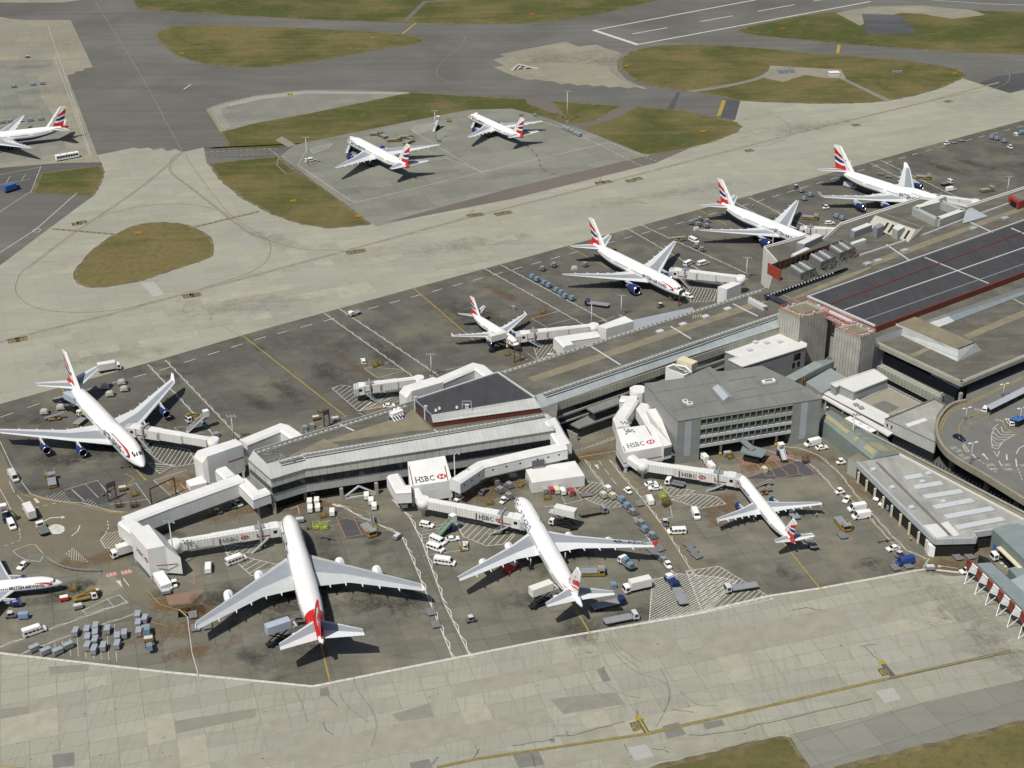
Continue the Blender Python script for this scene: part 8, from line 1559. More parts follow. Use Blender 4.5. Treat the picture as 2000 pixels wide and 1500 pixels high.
MAKE = dict(car=lambda: mk_car(WHITE), darkcar=lambda: mk_car(DGREY), bluecar=lambda: mk_car(mat('night_blue', (.015, .03, .06), .3, .05, 1, local=True)), estate=lambda: mk_estate(WHITE), four=lambda: mk_estate(WHITE), van=lambda: mk_van(WHITE), hivan=lambda: mk_van(WHITE, 0, True, 5.8), bluevan=lambda: mk_van(mat('van_blue', (.03, .06, .24), .35, .06, 1, local=True), 0, True, 5.8), silvervan=lambda: mk_van(LGREY, 0, True, 6.4), minibus=lambda: mk_van(WHITE, 3, False, 5.6), bigminibus=lambda: mk_van(WHITE, 4, True, 6.4),
 boxtruck=lambda: mk_boxtruck(WHITE, mat('box_cream', (.66, .66, .62), .5, .05, .5, local=True), 8.4), bluetruck=lambda: mk_boxtruck(MBLUE, MBLUE, 8), flat=lambda: mk_flatbed(LGREY, GREYP, 10), blueflat=lambda: mk_flatbed(BLUE, GREYP, 10), whiteflat=lambda: mk_flatbed(WHITE, DGREY, 6.5), yellowflat=lambda: mk_flatbed(GREYP, DGREY, 9, OCHRE), hilift=lambda: mk_hilift(WHITE, mat('box_cream', (.66, .66, .62), .5, .05, .5, local=True)), hilift2=lambda: mk_hilift(WHITE, mat('box_pale_blue', (.36, .42, .5), .5, .05, .5, local=True)),
 tug=lambda: mk_tug(WHITE), greytug=lambda: mk_tug(DGREY), dolly=mk_dolly, uldgrey=lambda: mk_uld(GREYP), uldblue=lambda: mk_uld(LBLUE), uldwhite=lambda: mk_uld(WHITE), uldcream=lambda: mk_uld(CREAM), pallet=mk_pallet, cart=lambda: mk_cart(mat('cart_grey', (.3, .33, .37), .6, .1, 1, local=True), GREYP), redcart=lambda: mk_cart(mat('cart_red', (.33, .05, .06), .6, .1, 1, local=True), MATS['cart_red']), creamcart=lambda: mk_cart(CREAM, CREAM), whitecart=lambda: mk_cart(WHITE, WHITE), bluecart=lambda: mk_cart(mat('cart_blue', (.2, .3, .46), .6, .1, 1, local=True), MATS['cart_blue']),
 loader=mk_loader, belt=mk_belt, stairs=mk_stairs, greenstairs=lambda: mk_stairs(GREEN, 3.4), silverstairs=lambda: mk_stairs(LGREY, 2.6), gpu=lambda: mk_gpu(OCHRE, LGREY), greygpu=lambda: mk_gpu(GREYP, LGREY), redtug=lambda: mk_pushback(RED), push=lambda: mk_pushback(GREYP), bluepush=lambda: mk_pushback(BLUE), bus=mk_bus, towbar=lambda: mk_towbar(OCHRE), darktowbar=lambda: mk_towbar(RUST), rack=lambda: mk_rack(RUST), limerack=lambda: mk_rack(LIME), ochrerack=lambda: mk_rack(OCHRE), lift=mk_lifttruck, redgpu=lambda: mk_gpu(RED, WHITE))
def put(kind, at, to, label, group=None, z=0.1):
    """at: pixel of its centre on the ground; to: pixel it faces (or an angle)"""
    c = G(at[0], at[1], z); rz = to if not isinstance(to, tuple) else math.atan2((G(*to, z)-c).y, (G(*to, z)-c).x)
    if kind not in PR:
        r = MAKE[kind](); PR[kind] = r; r.location = c; r.rotation_euler = (0, 0, rz); r['label'] = label
        if group: r['group'] = group
        elif 'group' in r: del r['group']
        return r
    r = dup(PR[kind], c, rz, label, group)
    if not group and 'group' in r: del r['group']
    return r
def fb(kind, back, front, label, group=None, z=0.1): return put(kind, ((back[0]+front[0])/2, (back[1]+front[1])/2), front, label, group, z)
VG = 'white vans and minibuses on the stands'; CG = 'white cars on the stands'; TG = 'trucks on the stands'; BG = 'baggage tugs'
bpy.context.view_layer.update()
fb('silvervan', (18, 923), (36, 947), 'silver van with grey blue roof on the road at the left edge', VG)
fb('boxtruck', (67, 1021), (50, 992), 'white box truck heading up the road left of the painted roundabout', TG)
fb('whiteflat', (92, 1052), (75, 1025), 'grey flatbed with white cab beside the painted roundabout', TG)
fb('car', (54, 1099), (36, 1116), 'white saloon car behind the lower left narrow jet', CG)
fb('van', (20, 1022), (27, 1036), 'small white van with dark windscreen at the left edge near boarding stairs', VG)
fb('bigminibus', (446, 1104), (478, 1092), 'white minibus over the hatching beside the red tailed jumbo', VG)
fb('van', (407, 1121), (408, 1103), 'white van parked upright between elbow node and red tailed jumbo', VG)
fb('boxtruck', (268, 1076), (222, 1090), 'white box truck emerging beneath the elbow node', TG)
fb('estate', (457, 981), (471, 991), 'white estate car in the shade under the long gangway', CG)
fb('lift', (404, 815), (360, 828), 'yellow boom lift truck with white cab in the striped bay', TG)
fb('stairs', (372, 845), (404, 836), 'white and blue boarding stairs truck in the striped bay')
put('uldgrey', (424, 853), .6, 'grey container alone in the striped bay by the tall left node'); put('loader', (102, 944), rad(110), 'ochre cargo loader in front of the left jumbo'); put('belt', (107, 820), rad(10), 'yellow belt loader on the tail side of the left jumbo'); put('bluepush', (131, 785), rad(8), 'dark blue push tug in the left jumbo wing shade'); put('loader', (160, 826), rad(70), 'ochre cargo loader at the side of the left jumbo')
fb('hilift2', (136, 800), (158, 812), 'pale blue raised catering truck beside the left jumbo fuselage')
fb('boxtruck', (203, 726), (226, 722), 'white box truck at the apron edge behind the left jumbo', TG)
fb('bigminibus', (50, 1243), (86, 1231), 'white minibus on the boundary line at lower left', VG)
for (u, v, a, l) in ((87, 806, 0.1, 'wrapped pallet left of the left jumbo, nearer the edge'), (119, 797, .15, 'wrapped pallet closest to the left jumbo belly'), (205, 757, .2, 'wrapped pallet under the left jumbo tail shadow'), (215, 771, .2, 'wrapped pallet lowest in the group right of the left jumbo'), (243, 761, .2, 'brownish wrapped pallet rightmost of the group by the left jumbo'), (238, 748, .2, 'wrapped pallet uppermost in the group right of the left jumbo')):
    put('dolly', (u, v), a, 'dolly carrying the '+l, 'dollies under wrapped pallets'); put('pallet', (u, v), a, l, 'wrapped cargo pallets', z=.74)
fb('minibus', (842, 1054), (869, 1066), 'white minibus upper of two side by side right of the chain line', VG); fb('minibus', (837, 1069), (865, 1079), 'white minibus lower of two side by side right of the chain line', VG); fb('bigminibus', (851, 1099), (887, 1104), 'white minibus parked alone below the pair', VG)
fb('estate', (822, 1026), (846, 1031), 'white estate car in the top bay below the middle lettered node', CG); fb('car', (873, 1057), (895, 1054), 'white car beside the green stairs', CG); fb('car', (909, 1077), (909, 1061), 'white car pointing up beside the parked minibuses', CG); fb('darkcar', (937, 970), (952, 956), 'dark grey car on rust stained ground', CG)
fb('van', (786, 976), (791, 996), 'white van tucked under the middle lettered node', VG); fb('tug', (890, 980), (904, 974), 'white baggage tug nearest the foot of the middle lettered node', BG); fb('tug', (888, 970), (904, 962), 'white baggage tug behind another at the middle lettered node', BG); fb('tug', (978, 986), (990, 977), 'white baggage tug at the nose of the red wingtipped jet', BG); put('greytug', (893, 958), .5, 'dark tug in gangway shade', BG)
fb('minibus', (1335, 1041), (1308, 1042), 'white minibus in the middle lane before the long narrow jet', VG); fb('van', (1272, 987), (1265, 972), 'white van at the lane edge above blue grey containers', VG); fb('van', (1354, 998), (1363, 1018), 'white van alone near the long narrow jet wing', VG); fb('van', (1380, 902), (1365, 888), 'white van upper of two below the office block', VG); fb('van', (1393, 920), (1380, 905), 'white van lower of two below the office block', VG)
fb('car', (1262, 950), (1281, 946), 'white car upper of two in the red lined bays', CG); fb('car', (1291, 955), (1267, 957), 'white car lower of two in the red lined bays', CG); fb('whiteflat', (1328, 951), (1309, 947), 'small white pickup truck under the office side jet bridge', TG); fb('tug', (1234, 968), (1218, 957), 'white pickup tug on the lane above the blue containers', BG); fb('greytug', (1297, 1018), (1301, 1032), 'grey tug on the lane above a minibus', BG)
fb('hilift', (1130, 1036), (1070, 1022), 'raised white catering truck at the right side of the red wingtipped jet', TG); fb('yellowflat', (1128, 1010), (1188, 1000), 'flatbed truck with yellow sides behind the raised catering box', TG); fb('hilift', (1036, 1190), (1086, 1172), 'raised white catering truck at the tail of the red wingtipped jet', TG)
fb('boxtruck', (1276, 1145), (1212, 1160), 'long white box truck right of the red swoosh tail', TG); fb('blueflat', (1157, 1192), (1219, 1178), 'flatbed with dark blue cab in the shade of the swoosh tail', TG); fb('flat', (1178, 1221), (1248, 1207), 'empty grey flatbed nearest the white boundary line', TG); fb('flat', (1483, 1147), (1412, 1158), 'grey flatbed with railed bed over the hatched area', TG)
fb('blueflat', (1337, 1190), (1315, 1142), 'light loaded flatbed parked across the white hatching', TG); put('bluepush', (1312, 1138), 2.0, 'pale blue tug in front of the flatbed on the hatching', BG); fb('whiteflat', (1236, 1115), (1214, 1098), 'flatbed carrying two blue containers below the red wingtip', TG)
put('uldblue', (1222, 1098), 2.3, 'blue container front one on the flatbed below the red wingtip', None, 1.4); put('uldblue', (1231, 1108), 2.3, 'blue container rear one on the flatbed below the red wingtip', None, 1.4)
put('redtug', (998, 1112), 1.0, 'red push tug under the left wing of the red wingtipped jet'); put('loader', (1157, 1122), rad(0), 'cargo loader behind the red swoosh tail'); put('greenstairs', (872, 1042), rad(40), 'green stairs in the bay next to the white cars')
fb('hilift2', (530, 1262), (572, 1248), 'raised blue and white catering truck at the red tail', TG)
for (u, v, c, l) in ((1064, 962, 'cart', 'grey baggage cart leftmost of the row below the site container'), (1076, 962, 'redcart', 'red baggage cart left one of two below the site container'), (1087, 963, 'creamcart', 'cream baggage cart between red and white below the site container'), (1099, 965, 'whitecart', 'white baggage cart below the site container'), (1115, 966, 'redcart', 'red baggage cart rightmost of the row below the site container')): put(c, (u, v), rad(105), l, 'baggage carts below the site container')
def on_dolly(u, v, a, kind, l, g): put('dolly', (u, v), a, 'dolly under the '+l, g+' dollies'); put(kind, (u, v), a+1.57, l, g, .74)
for k, (u, v) in enumerate(((1215, 979), (1225, 991), (1236, 1003), (1252, 1025), (1260, 1037), (1274, 1049))): on_dolly(u, v, -1.0, 'uldblue' if k in (0, 1, 4) else 'uldgrey', '%s container of six down the lane by the right wing' % ('topmost blue', 'second blue', 'third grey', 'fourth grey', 'fifth blue', 'lowest grey')[k], 'containers in the lane')
for (u, v, c, l) in ((1188, 958, 'uldwhite', 'white container upper of three on the hatched corner'), (1179, 970, 'uldcream', 'cream container left of three on the hatched corner'), (1197, 972, 'uldcream', 'cream container right of three on the hatched corner'), (970, 945, 'uldgrey', 'grey container left of two in the shade of the porthole gangway'), (977, 960, 'uldgrey', 'pale grey container lower left by the porthole gangway'), (995, 951, 'uldgrey', 'grey container right of two in the shade of the porthole gangway'), (994, 972, 'uldgrey', 'grey container behind the white tug at the jet nose'), (1296, 1097, 'uldgrey', 'grey container at the red wingtip towed by a white tug')): on_dolly(u, v, -1.0, c, l, 'loose containers')
fb('tug', (1299, 1102), (1309, 1114), 'white tug at the front of the carts by the red wingtip', BG)
for k, (u, v) in enumerate(((1287, 1073), (1273, 1076), (1283, 1086))): put('dolly', (u, v), -1.0, '%s empty dolly beside the red wingtip' % ('upper', 'left', 'lower')[k], 'empty dollies')
for k, (u, v) in enumerate(((1345, 1067), (1352, 1077), (1360, 1087))): put('dolly', (u, v), -1.0, '%s empty flat dolly on the lane right of the red wingtip' % ('first', 'middle', 'last')[k], 'empty dollies')
for (u, v, l) in ((842, 1197, 'upper slatted dolly on the chain line right of the red tail'), (851, 1221, 'lower slatted dolly on the chain line right of the red tail'), (377, 1203, 'slatted dolly above the left wingtip of the red tailed jumbo'), (382, 1228, 'slatted dolly left under the wingtip of the red tailed jumbo'), (405, 1224, 'slatted dolly right under the wingtip of the red tailed jumbo'), (1748, 1110, 'flat dolly left one beside the blue van'), (1772, 1106, 'flat dolly right one beside the blue van'), (1870, 1090, 'flat dolly left one outside the baggage hall'), (1893, 1088, 'flat dolly right one outside the baggage hall'), (1318-70, 985, 'grey flat dolly next to the white van on the lane')): put('dolly', (u, v), rad(105), l, 'empty dollies')
put('greytug', (920, 1214), rad(20), 'dark tug alone between the two big jets near the boundary', BG); put('greygpu', (776, 1052), 1.0, 'grey power unit on the chain line corner'); put('loader', (720, 1040), rad(-62), 'yellow edged cargo loader on the red lined bay'); put('belt', (730, 1026), rad(100), 'grey belt loader beside the cargo loader in the red lined bay')
put('limerack', (618, 1032), .3, 'lime green wheel rack left of two by the red tailed jumbo nose'); put('limerack', (633, 1033), .3, 'lime green wheel rack right of two by the red tailed jumbo nose'); put('towbar', (600, 1034), rad(20), 'orange tow bar at the red tailed jumbo nose'); put('darktowbar', (642, 1054), rad(-20), 'rusty tow bar below the lime racks'); put('greygpu', (586, 1020), .2, 'white topped power unit right of the red tailed jumbo nose'); put('ochrerack', (631, 1010), .4, 'rusty orange equipment rack between white carts and lime racks')
for (u, v, l) in ((605, 986, 'white cart upper left of four under the pier'), (619, 984, 'white cart upper right of four under the pier'), (606, 999, 'white cart lower left of four under the pier'), (621, 997, 'white cart lower right of four under the pier'), (649, 1006, 'white cart with dark open front right of the four'), (716, 974, 'white cart topmost of three on the painted island'), (725, 984, 'white cart middle of three on the painted island'), (731, 994, 'white cart lowest of three on the painted island')): put('whitecart', (u, v), rad(95), l, 'white carts at the pier foot')
for k, (u, v) in enumerate(((149, 1240), (171, 1237), (172, 1252), (172, 1268), (188, 1230), (187, 1243), (187, 1257), (211, 1236), (230, 1250), (230, 1265), (244, 1244), (185, 1275), (203, 1269), (270, 1208), (284, 1215), (271, 1224), (272, 1240), (134, 1267), (114, 1278), (90, 1278), (68, 1272))):
    nm = ('leftmost in the second row', 'at the head of the left column', 'second in the left column', 'foot of the left column', 'at the head of the middle column', 'second in the middle column', 'third in the middle column', 'between the two main columns, standing alone', 'upper of the pair right of the middle', 'lower of the pair right of the middle', 'rightmost of the open bays', 'lowest, nearest the white line', 'right of the lowest one', 'topmost right, by the long trailer', 'second from top by the long trailer', 'left of the trailer, third down', 'left of the trailer, lowest', 'nearest the white line, right end of the bottom row', 'second from right in the bottom row', 'second from left in the bottom row', 'left end of the bottom row')[k]
    put('cart', (u, v), rad(95)+((k*37) % 11-5)*.02 if k < 17 else rad(40), 'grey covered baggage cart '+nm, 'grey baggage carts parked at lower left')
fb('yellowflat', (295, 1275), (284, 1225), 'long dark trailer truck loaded with blue and yellow gear at lower left', TG); put('uldblue', (288, 1236), .2, 'blue crate near the cab on the long trailer', None, 1.4); put('gpu', (291, 1253), .2, 'yellow unit mid way on the long trailer', None, 1.4); put('uldblue', (293, 1268), .2, 'blue crate at the rear of the long trailer', None, 1.4)
put('redgpu', (126, 1173), .3, 'white and red tank unit below the lower left jet nose'); put('lift', (168, 1172), rad(20), 'yellow lift truck in front of the lower left jet'); put('gpu', (188, 1162), rad(60), 'yellow power unit beside the lift truck'); put('greygpu', (153, 1189), .4, 'grey power unit below the lift truck'); put('bluecart', (47, 1208), .1, 'blue baggage cart behind the lower left jet wing'); put('greytug', (22, 1206), .1, 'dark tug ahead of the blue baggage cart at left edge', BG); put('ochrerack', (144, 1152), .0, 'yellow wheeled rack at the lower left jet nose'); put('stairs', (12, 1012), rad(-70), 'boarding stairs at the left edge above the small van')
put('gpu', (240, 958), .3, 'yellow power unit with white top beside the guidance gantry'); put('darktowbar', (212, 962), 1.0, 'rusty tow bar left of the guidance gantry'); put('ochrerack', (262, 968), .5, 'rusty rack right of the yellow power unit'); put('rack', (232, 990), .2, 'rusty rack left one near the curved line'); put('rack', (262, 990), .4, 'rusty rack right one near the curved line'); put('towbar', (252, 912), rad(10), 'yellow tow bar under the left jumbo nose')
for (u, v, a, l) in ((955, 985, .3, 'yellow rack at the nose of the red wingtipped jet'), (1016, 950, 1.2, 'yellow hose rack beside the white site container'), (1035, 948, .4, 'ochre rack against the white site container'), (1068, 975, .2, 'rusty orange rack below the grey baggage cart'), (905, 1075, .3, 'worn ochre rack by the hatching near the white car'), (1425, 895, .4, 'ochre rack under the office block'), (1302, 985, .3, 'red brown rack on the bay line'), (625, 805, .2, 'ochre rack behind the pier roof'), (1006, 722, .4, 'ochre rack at the foot of the dark guidance gantry'), (990, 694, .4, 'yellow rack below the short jet nose'), (732, 716, .5, 'ochre rack in the empty north bay'), (741, 712, .2, 'ochre rack right one in the empty north bay'), (1312, 585, .3, 'yellow rack below the wide jet nose'), (1060, 612, .2, 'small ochre rack in the empty bay of the short jet'), (877, 238, .2, 'ochre rack by the far remote light mast')): put('ochrerack', (u, v), a, l)
put('limerack', (1294, 972), .3, 'lime green frame in the lane beside a white van'); put('rack', (1300, 988), .6, 'rusty open frame below the lime green frame'); put('greygpu', (1421, 890), .2, 'white power unit among yellow gear under the office block')
put('gpu', (617, 820), .4, 'yellow power unit behind the pier roof'); put('uldgrey', (596, 840), .3, 'dark grey container left of two behind the pier roof'); put('uldgrey', (610, 836), .3, 'dark grey container right of two behind the pier roof'); put('greygpu', (655, 822), .3, 'white box unit beside the rusty gantry behind the pier'); put('car', (760, 795), .2, 'white car half hidden behind the pier roof edge', CG)
fb('push', (700, 612), (684, 618), 'grey white push tug on the chain line of the empty stand', BG); fb('estate', (711, 714), (708, 703), 'white car next to ochre racks in the empty north bay', CG); fb('hilift', (950, 690), (1000, 676), 'raised white catering truck at the side of the short narrow jet', TG); put('push', (1020, 725), .2, 'white unit below the dark guidance gantry')
fb('minibus', (605-10, 318), (618, 313), 'white minibus beside a light mast on the remote stand', VG)
for (u, v, a, l) in ((735, 264, .0, 'loader leftmost behind the remote jet wing'), (748, 268, 2.2, 'loader second from left behind the remote jet wing'), (769, 276, .1, 'loader nearest the remote jet fuselage'), (793, 270, .1, 'loader rightmost behind the remote jet wing'), (798, 280, 1.0, 'loader below the rightmost behind the remote jet wing')): put('loader', (u, v), a, 'ochre cargo '+l, 'cargo loaders on the remote stand')
fb('stairs', (670, 306), (696, 285), 'boarding stairs truck at the door of the nearer remote jet'); fb('stairs', (915, 258), (938, 238), 'boarding stairs truck at the door of the farther remote jet'); fb('stairs', (842, 262), (862, 246), 'spare boarding stairs truck between the two remote jets')
for (u, v, l) in ((1018, 227, 'grey container on the grass edge behind the farther remote jet'), (1045, 228, 'white topped container on the grass edge behind the farther remote jet'), (858, 277, 'dark container beside the right remote light mast')): put('uldgrey', (u, v), .4, l)
for k, (u, v) in enumerate(((1102, 253), (1109, 256), (1117, 259), (1124, 263), (1131, 266))): put('cart', (u, v), -.75, '%s grey cart of the row by the tallest light mast' % ('first', 'second', 'third', 'fourth', 'last')[k], 'carts along the remote stand edge')
fb('bus', (113, 314), (151, 307), 'white airport bus with dark windows on the west apron road'); fb('bluetruck', (14, 376), (34, 370), 'blue box truck on the road at the left edge', TG)
for k, (u, v) in enumerate(((65, 167), (83, 165), (27, 171), (5, 241), (20, 239), (40, 238), (59, 237), (80, 235))): put('cart', (u, v), .15, ('dark cart left of two on the west apron', 'dark cart right of two on the west apron', 'dark cart alone at the upper left of the west apron', 'cart leftmost behind the west jet', 'cart second from left behind the west jet', 'cart third behind the west jet', 'cart fourth behind the west jet', 'cart closest to the west jet fin')[k], 'carts on the west apron')
put('gpu', (54, 113), .4, 'yellow unit at the end of the dark slot on the west apron')
for k, (u, v) in enumerate(((1040, 543), (1049, 548), (1063, 555), (1072, 560), (1087, 569), (1096, 574), (1104, 581), (1117, 585))): on_dolly(u, v, rad(-50), 'uldblue', 'blue container %s in the diagonal row on the chain line' % ('first, farthest', 'second', 'third', 'fourth', 'fifth', 'sixth', 'seventh', 'last, nearest')[k], 'blue containers in the diagonal row')
for (u, v, c, l) in ((1060, 527, 'uldgrey', 'grey container left of two behind the wide jet wing'), (1082, 520, 'uldgrey', 'grey container right of two behind the wide jet wing'), (1143, 519, 'uldgrey', 'grey container nearest the wide jet fuselage'), (1350, 437, 'uldgrey', 'grey container left end of the group by the half hidden jet'), (1365, 440, 'uldgrey', 'grey container middle of the group by the half hidden jet'), (1367, 430, 'uldgrey', 'grey container top of the group by the half hidden jet'), (1381, 434, 'uldgrey', 'grey container right end of the group by the half hidden jet'), (1381, 443, 'uldgrey', 'grey container lower right of the group by the half hidden jet'), (1361, 483, 'uldgrey', 'grey container upper of two behind the white minibus'), (1371, 489, 'uldgrey', 'grey container lower of two behind the white minibus'), (1565, 374, 'uldblue', 'blue container left of two on the far stand road'), (1583, 382, 'uldblue', 'blue container right of two on the far stand road'), (1571, 390, 'uldblue', 'blue grey container lowest on the far stand road'), (1634, 424, 'uldblue', 'blue container left of two below the upper right jumbo wing'), (1645, 428, 'uldblue', 'blue container right of two below the upper right jumbo wing'), (1937, 270, 'uldblue', 'blue container first of three at the upper right'), (1947, 272, 'uldblue', 'blue container second of three at the upper right'), (1962, 277, 'uldblue', 'blue container third of three at the upper right')): on_dolly(u, v, -.5, c, l, 'containers on the north stands')
put('pallet', (1122, 526), .2, 'wrapped pallet between grey containers behind the wide jet wing'); put('pallet', (1360, 449), .3, 'wrapped pallet at the wingtip of the half hidden jet'); put('belt', (1324, 470), -.4, 'ochre belt loader at the right wingtip of the wide jet'); fb('minibus', (1348, 469), (1362, 476), 'white minibus in front of two grey containers', VG); fb('minibus', (1334, 522), (1356, 512), 'white minibus left of two behind the wide jet bridge', VG); fb('minibus', (1362, 520), (1384, 514), 'white minibus right of two behind the wide jet bridge', VG); fb('estate', (1337, 577), (1352, 584), 'white car under the nose of the wide jet', CG)
fb('blueflat', (1182, 600), (1150, 596), 'dark blue flatbed beside the light mast by the large gate node', TG); put('greytug', (1290, 600), .6, 'grey tug with cart beside the pier roof', BG); put('tug', (1849, 283), .4, 'white tug at the upper right taxiway edge', BG); put('dolly', (1863, 280), .3, 'dark dolly left of two behind the upper right tug', 'empty dollies'); put('dolly', (1877, 276), .3, 'dark dolly right of two behind the upper right tug', 'empty dollies'); put('tug', (1972, 290), 2.0, 'white tug in the top right stand', BG); put('uldwhite', (1984, 265), .4, 'white container at the top right frame edge'); put('bluecart', (1995, 262), .4, 'purple blue cart at the top right frame edge')
put('dolly', (1720, 341), -.3, 'dark dolly behind the upper right jumbo, left', 'empty dollies'); put('dolly', (1735, 346), -.3, 'dark dolly behind the upper right jumbo, right', 'empty dollies'); put('loader', (1803, 349), -.4, 'ochre loader at the right wingtip of the upper right jumbo'); fb('whiteflat', (1840, 363), (1857, 359), 'white cabbed flatbed beyond the upper right jumbo nose', TG); fb('van', (1848, 374), (1866, 371), 'cream white van behind the far roof edge', VG); put('loader', (1927, 374), .3, 'yellow loader at the far right behind the roof edge'); fb('silvervan', (1648, 363), (1672, 369), 'cream tanker van beneath the upper right jumbo', VG); put('greytug', (1554, 368), 1.0, 'dark tug on the far stand road', BG); put('tug', (1613, 408), .3, 'white tug below the upper right jumbo wing', BG); put('loader', (1582, 428), -.3, 'yellow loader between the two farthest jets'); put('estate', (1620, 438), .2, 'white car at the half hidden jet bridge', CG)
# right hand side
fb('hivan', (1602, 866), (1571, 873), 'white high roofed van at the right end of the office block', VG); fb('car', (1592, 879), (1617, 875), 'white pickup car beside the high roofed van', CG); put('tug', (1642, 906), .2, 'white tug at the baggage hall porch', BG); put('tug', (1640, 964), .3, 'white tug on the chain line beside the baggage hall road', BG); fb('car', (1659, 972), (1649, 984), 'white car below the tug on the chain line', CG); fb('hivan', (1690, 994), (1656, 999), 'white high roofed van upper of two on the chain line', VG); fb('hivan', (1699, 1009), (1664, 1014), 'white high roofed van lower of two on the chain line', VG)
fb('four', (1721, 969), (1710, 979), 'white four wheel drive upper of two at the baggage hall', CG); fb('four', (1731, 979), (1720, 990), 'white four wheel drive lower of two at the baggage hall', CG); put('bluecart', (1738, 995), 1.0, 'blue cart behind the four wheel drives'); fb('bluevan', (1783, 1098), (1750, 1105), 'blue van near the corner of the boundary line', VG); fb('car', (1757, 1071), (1731, 1077), 'white car above the blue van', CG); put('darktowbar', (1731, 1058), .2, 'rust brown tow bar above the white car at right'); put('greytug', (1756, 1087), .6, 'dark tug between white car and blue van', BG); put('greygpu', (1816, 1113), .0, 'dark grey unit on the boundary line corner'); fb('four', (1900, 1116), (1876, 1121), 'white four wheel drive beside the striped blast screen', CG); fb('whiteflat', (1966, 1090), (1945, 1093), 'white cabbed flatbed at the teal shed door', TG)
mb = MB(); mb.prism(GL([(1618, 796), (1634, 790), (1722, 842), (1748, 878), (1738, 884), (1690, 858)], 2.6), 0, 2.6); structure(mb.build('bus_ramp', [MATS['road_asphalt']])); fb('bus', (1654, 830), (1704, 857), 'white passenger bus in the lane behind the arched shed', None, 2.61); put('car', (1625, 800), -.6, 'white red tailed car half hidden beside the office block', CG); put('loader', (1645, 1028), rad(-75), 'yellow edged cargo loader standing alone right of the long narrow jet'); put('dolly', (1645, 1048), rad(105), 'dark netted dolly below the lone cargo loader', 'empty dollies'); put('silverstairs', (1528, 897), rad(100), 'silver boarding stairs in the red lined bays below the office'); put('push', (1549, 1008), rad(105), 'white push tug under the right wing of the long narrow jet', BG); put('whiteflat', (1584, 1065), rad(100), 'small white lift truck at the long narrow jet tail', TG); put('belt', (1490, 954), rad(20), 'dark belt loader upper one at the long narrow jet', None); put('belt', (1487, 966), rad(15), 'dark belt loader lower one at the long narrow jet', None); put('tug', (1487, 892), .2, 'white tug in the red hatched bay', BG); put('uldcream', (1493, 921), .4, 'cream wrapped load in the red lined bay')
put('uldblue', (1198, 1148), .3, 'blue box left of the long white box truck'); put('rack', (1573, 904), .3, 'rusty rack right of the silver boarding stairs')
fb('bluecar', (1864, 853), (1882, 862), 'dark blue car on the curved forecourt road', CG, 7.0); fb('estate', (1922, 806), (1927, 797), 'white car at the end of the bus shelter', CG, 7.0)
put('estate', (1972, 828), 1.6, 'white car on the taxi island at the right edge', CG, 7.15)
P_ = GL([(1972, 818), (1990, 822), (2005, 815), (1988, 811)], 9.6); r = bld('kiosk', 'blue roofed kiosk on the forecourt island at the right edge', 'kiosk', P_); r.location.z = 7.1; MB().prism(P_, 7.1, 9.4).build('wall', [BLACK], r); MB().prism([p+(p-sum(P_, Vector())/4)*.1 for p in P_], 9.4, 9.6).build('roof', [MBLUE], r)
for (k, u, v, a, l) in (('tug', 331, 1148, 1.9, 'white tug left one at the elbow node porch'), ('tug', 341, 1144, 1.9, 'white tug right one at the elbow node porch'), ('greygpu', 325, 1160, .3, 'grey unit in front of the elbow node porch'), ('greytug', 612, 972, .3, 'dark tug in the pier shade behind four white carts'), ('greygpu', 1002, 934, .3, 'grey unit under the porthole gangway'), ('dolly', 1145, 968, .2, 'flat dolly on the hatching right of the red carts'), ('ochrerack', 548, 1034, .2, 'ochre rack at the column by the red tailed jumbo'), ('darkcar', 452, 994, .4, 'dark car in the shade under the long gangway'), ('greytug', 425, 1004, .3, 'dark tug under the long gangway'), ('uldgrey', 1003, 605, .2, 'grey crate in the empty bay of the short jet'), ('greygpu', 1075, 698, .2, 'grey unit behind the elbow gangway near the short jet')): put(k, (u, v), a, l, BG if 'tug' in k else None)
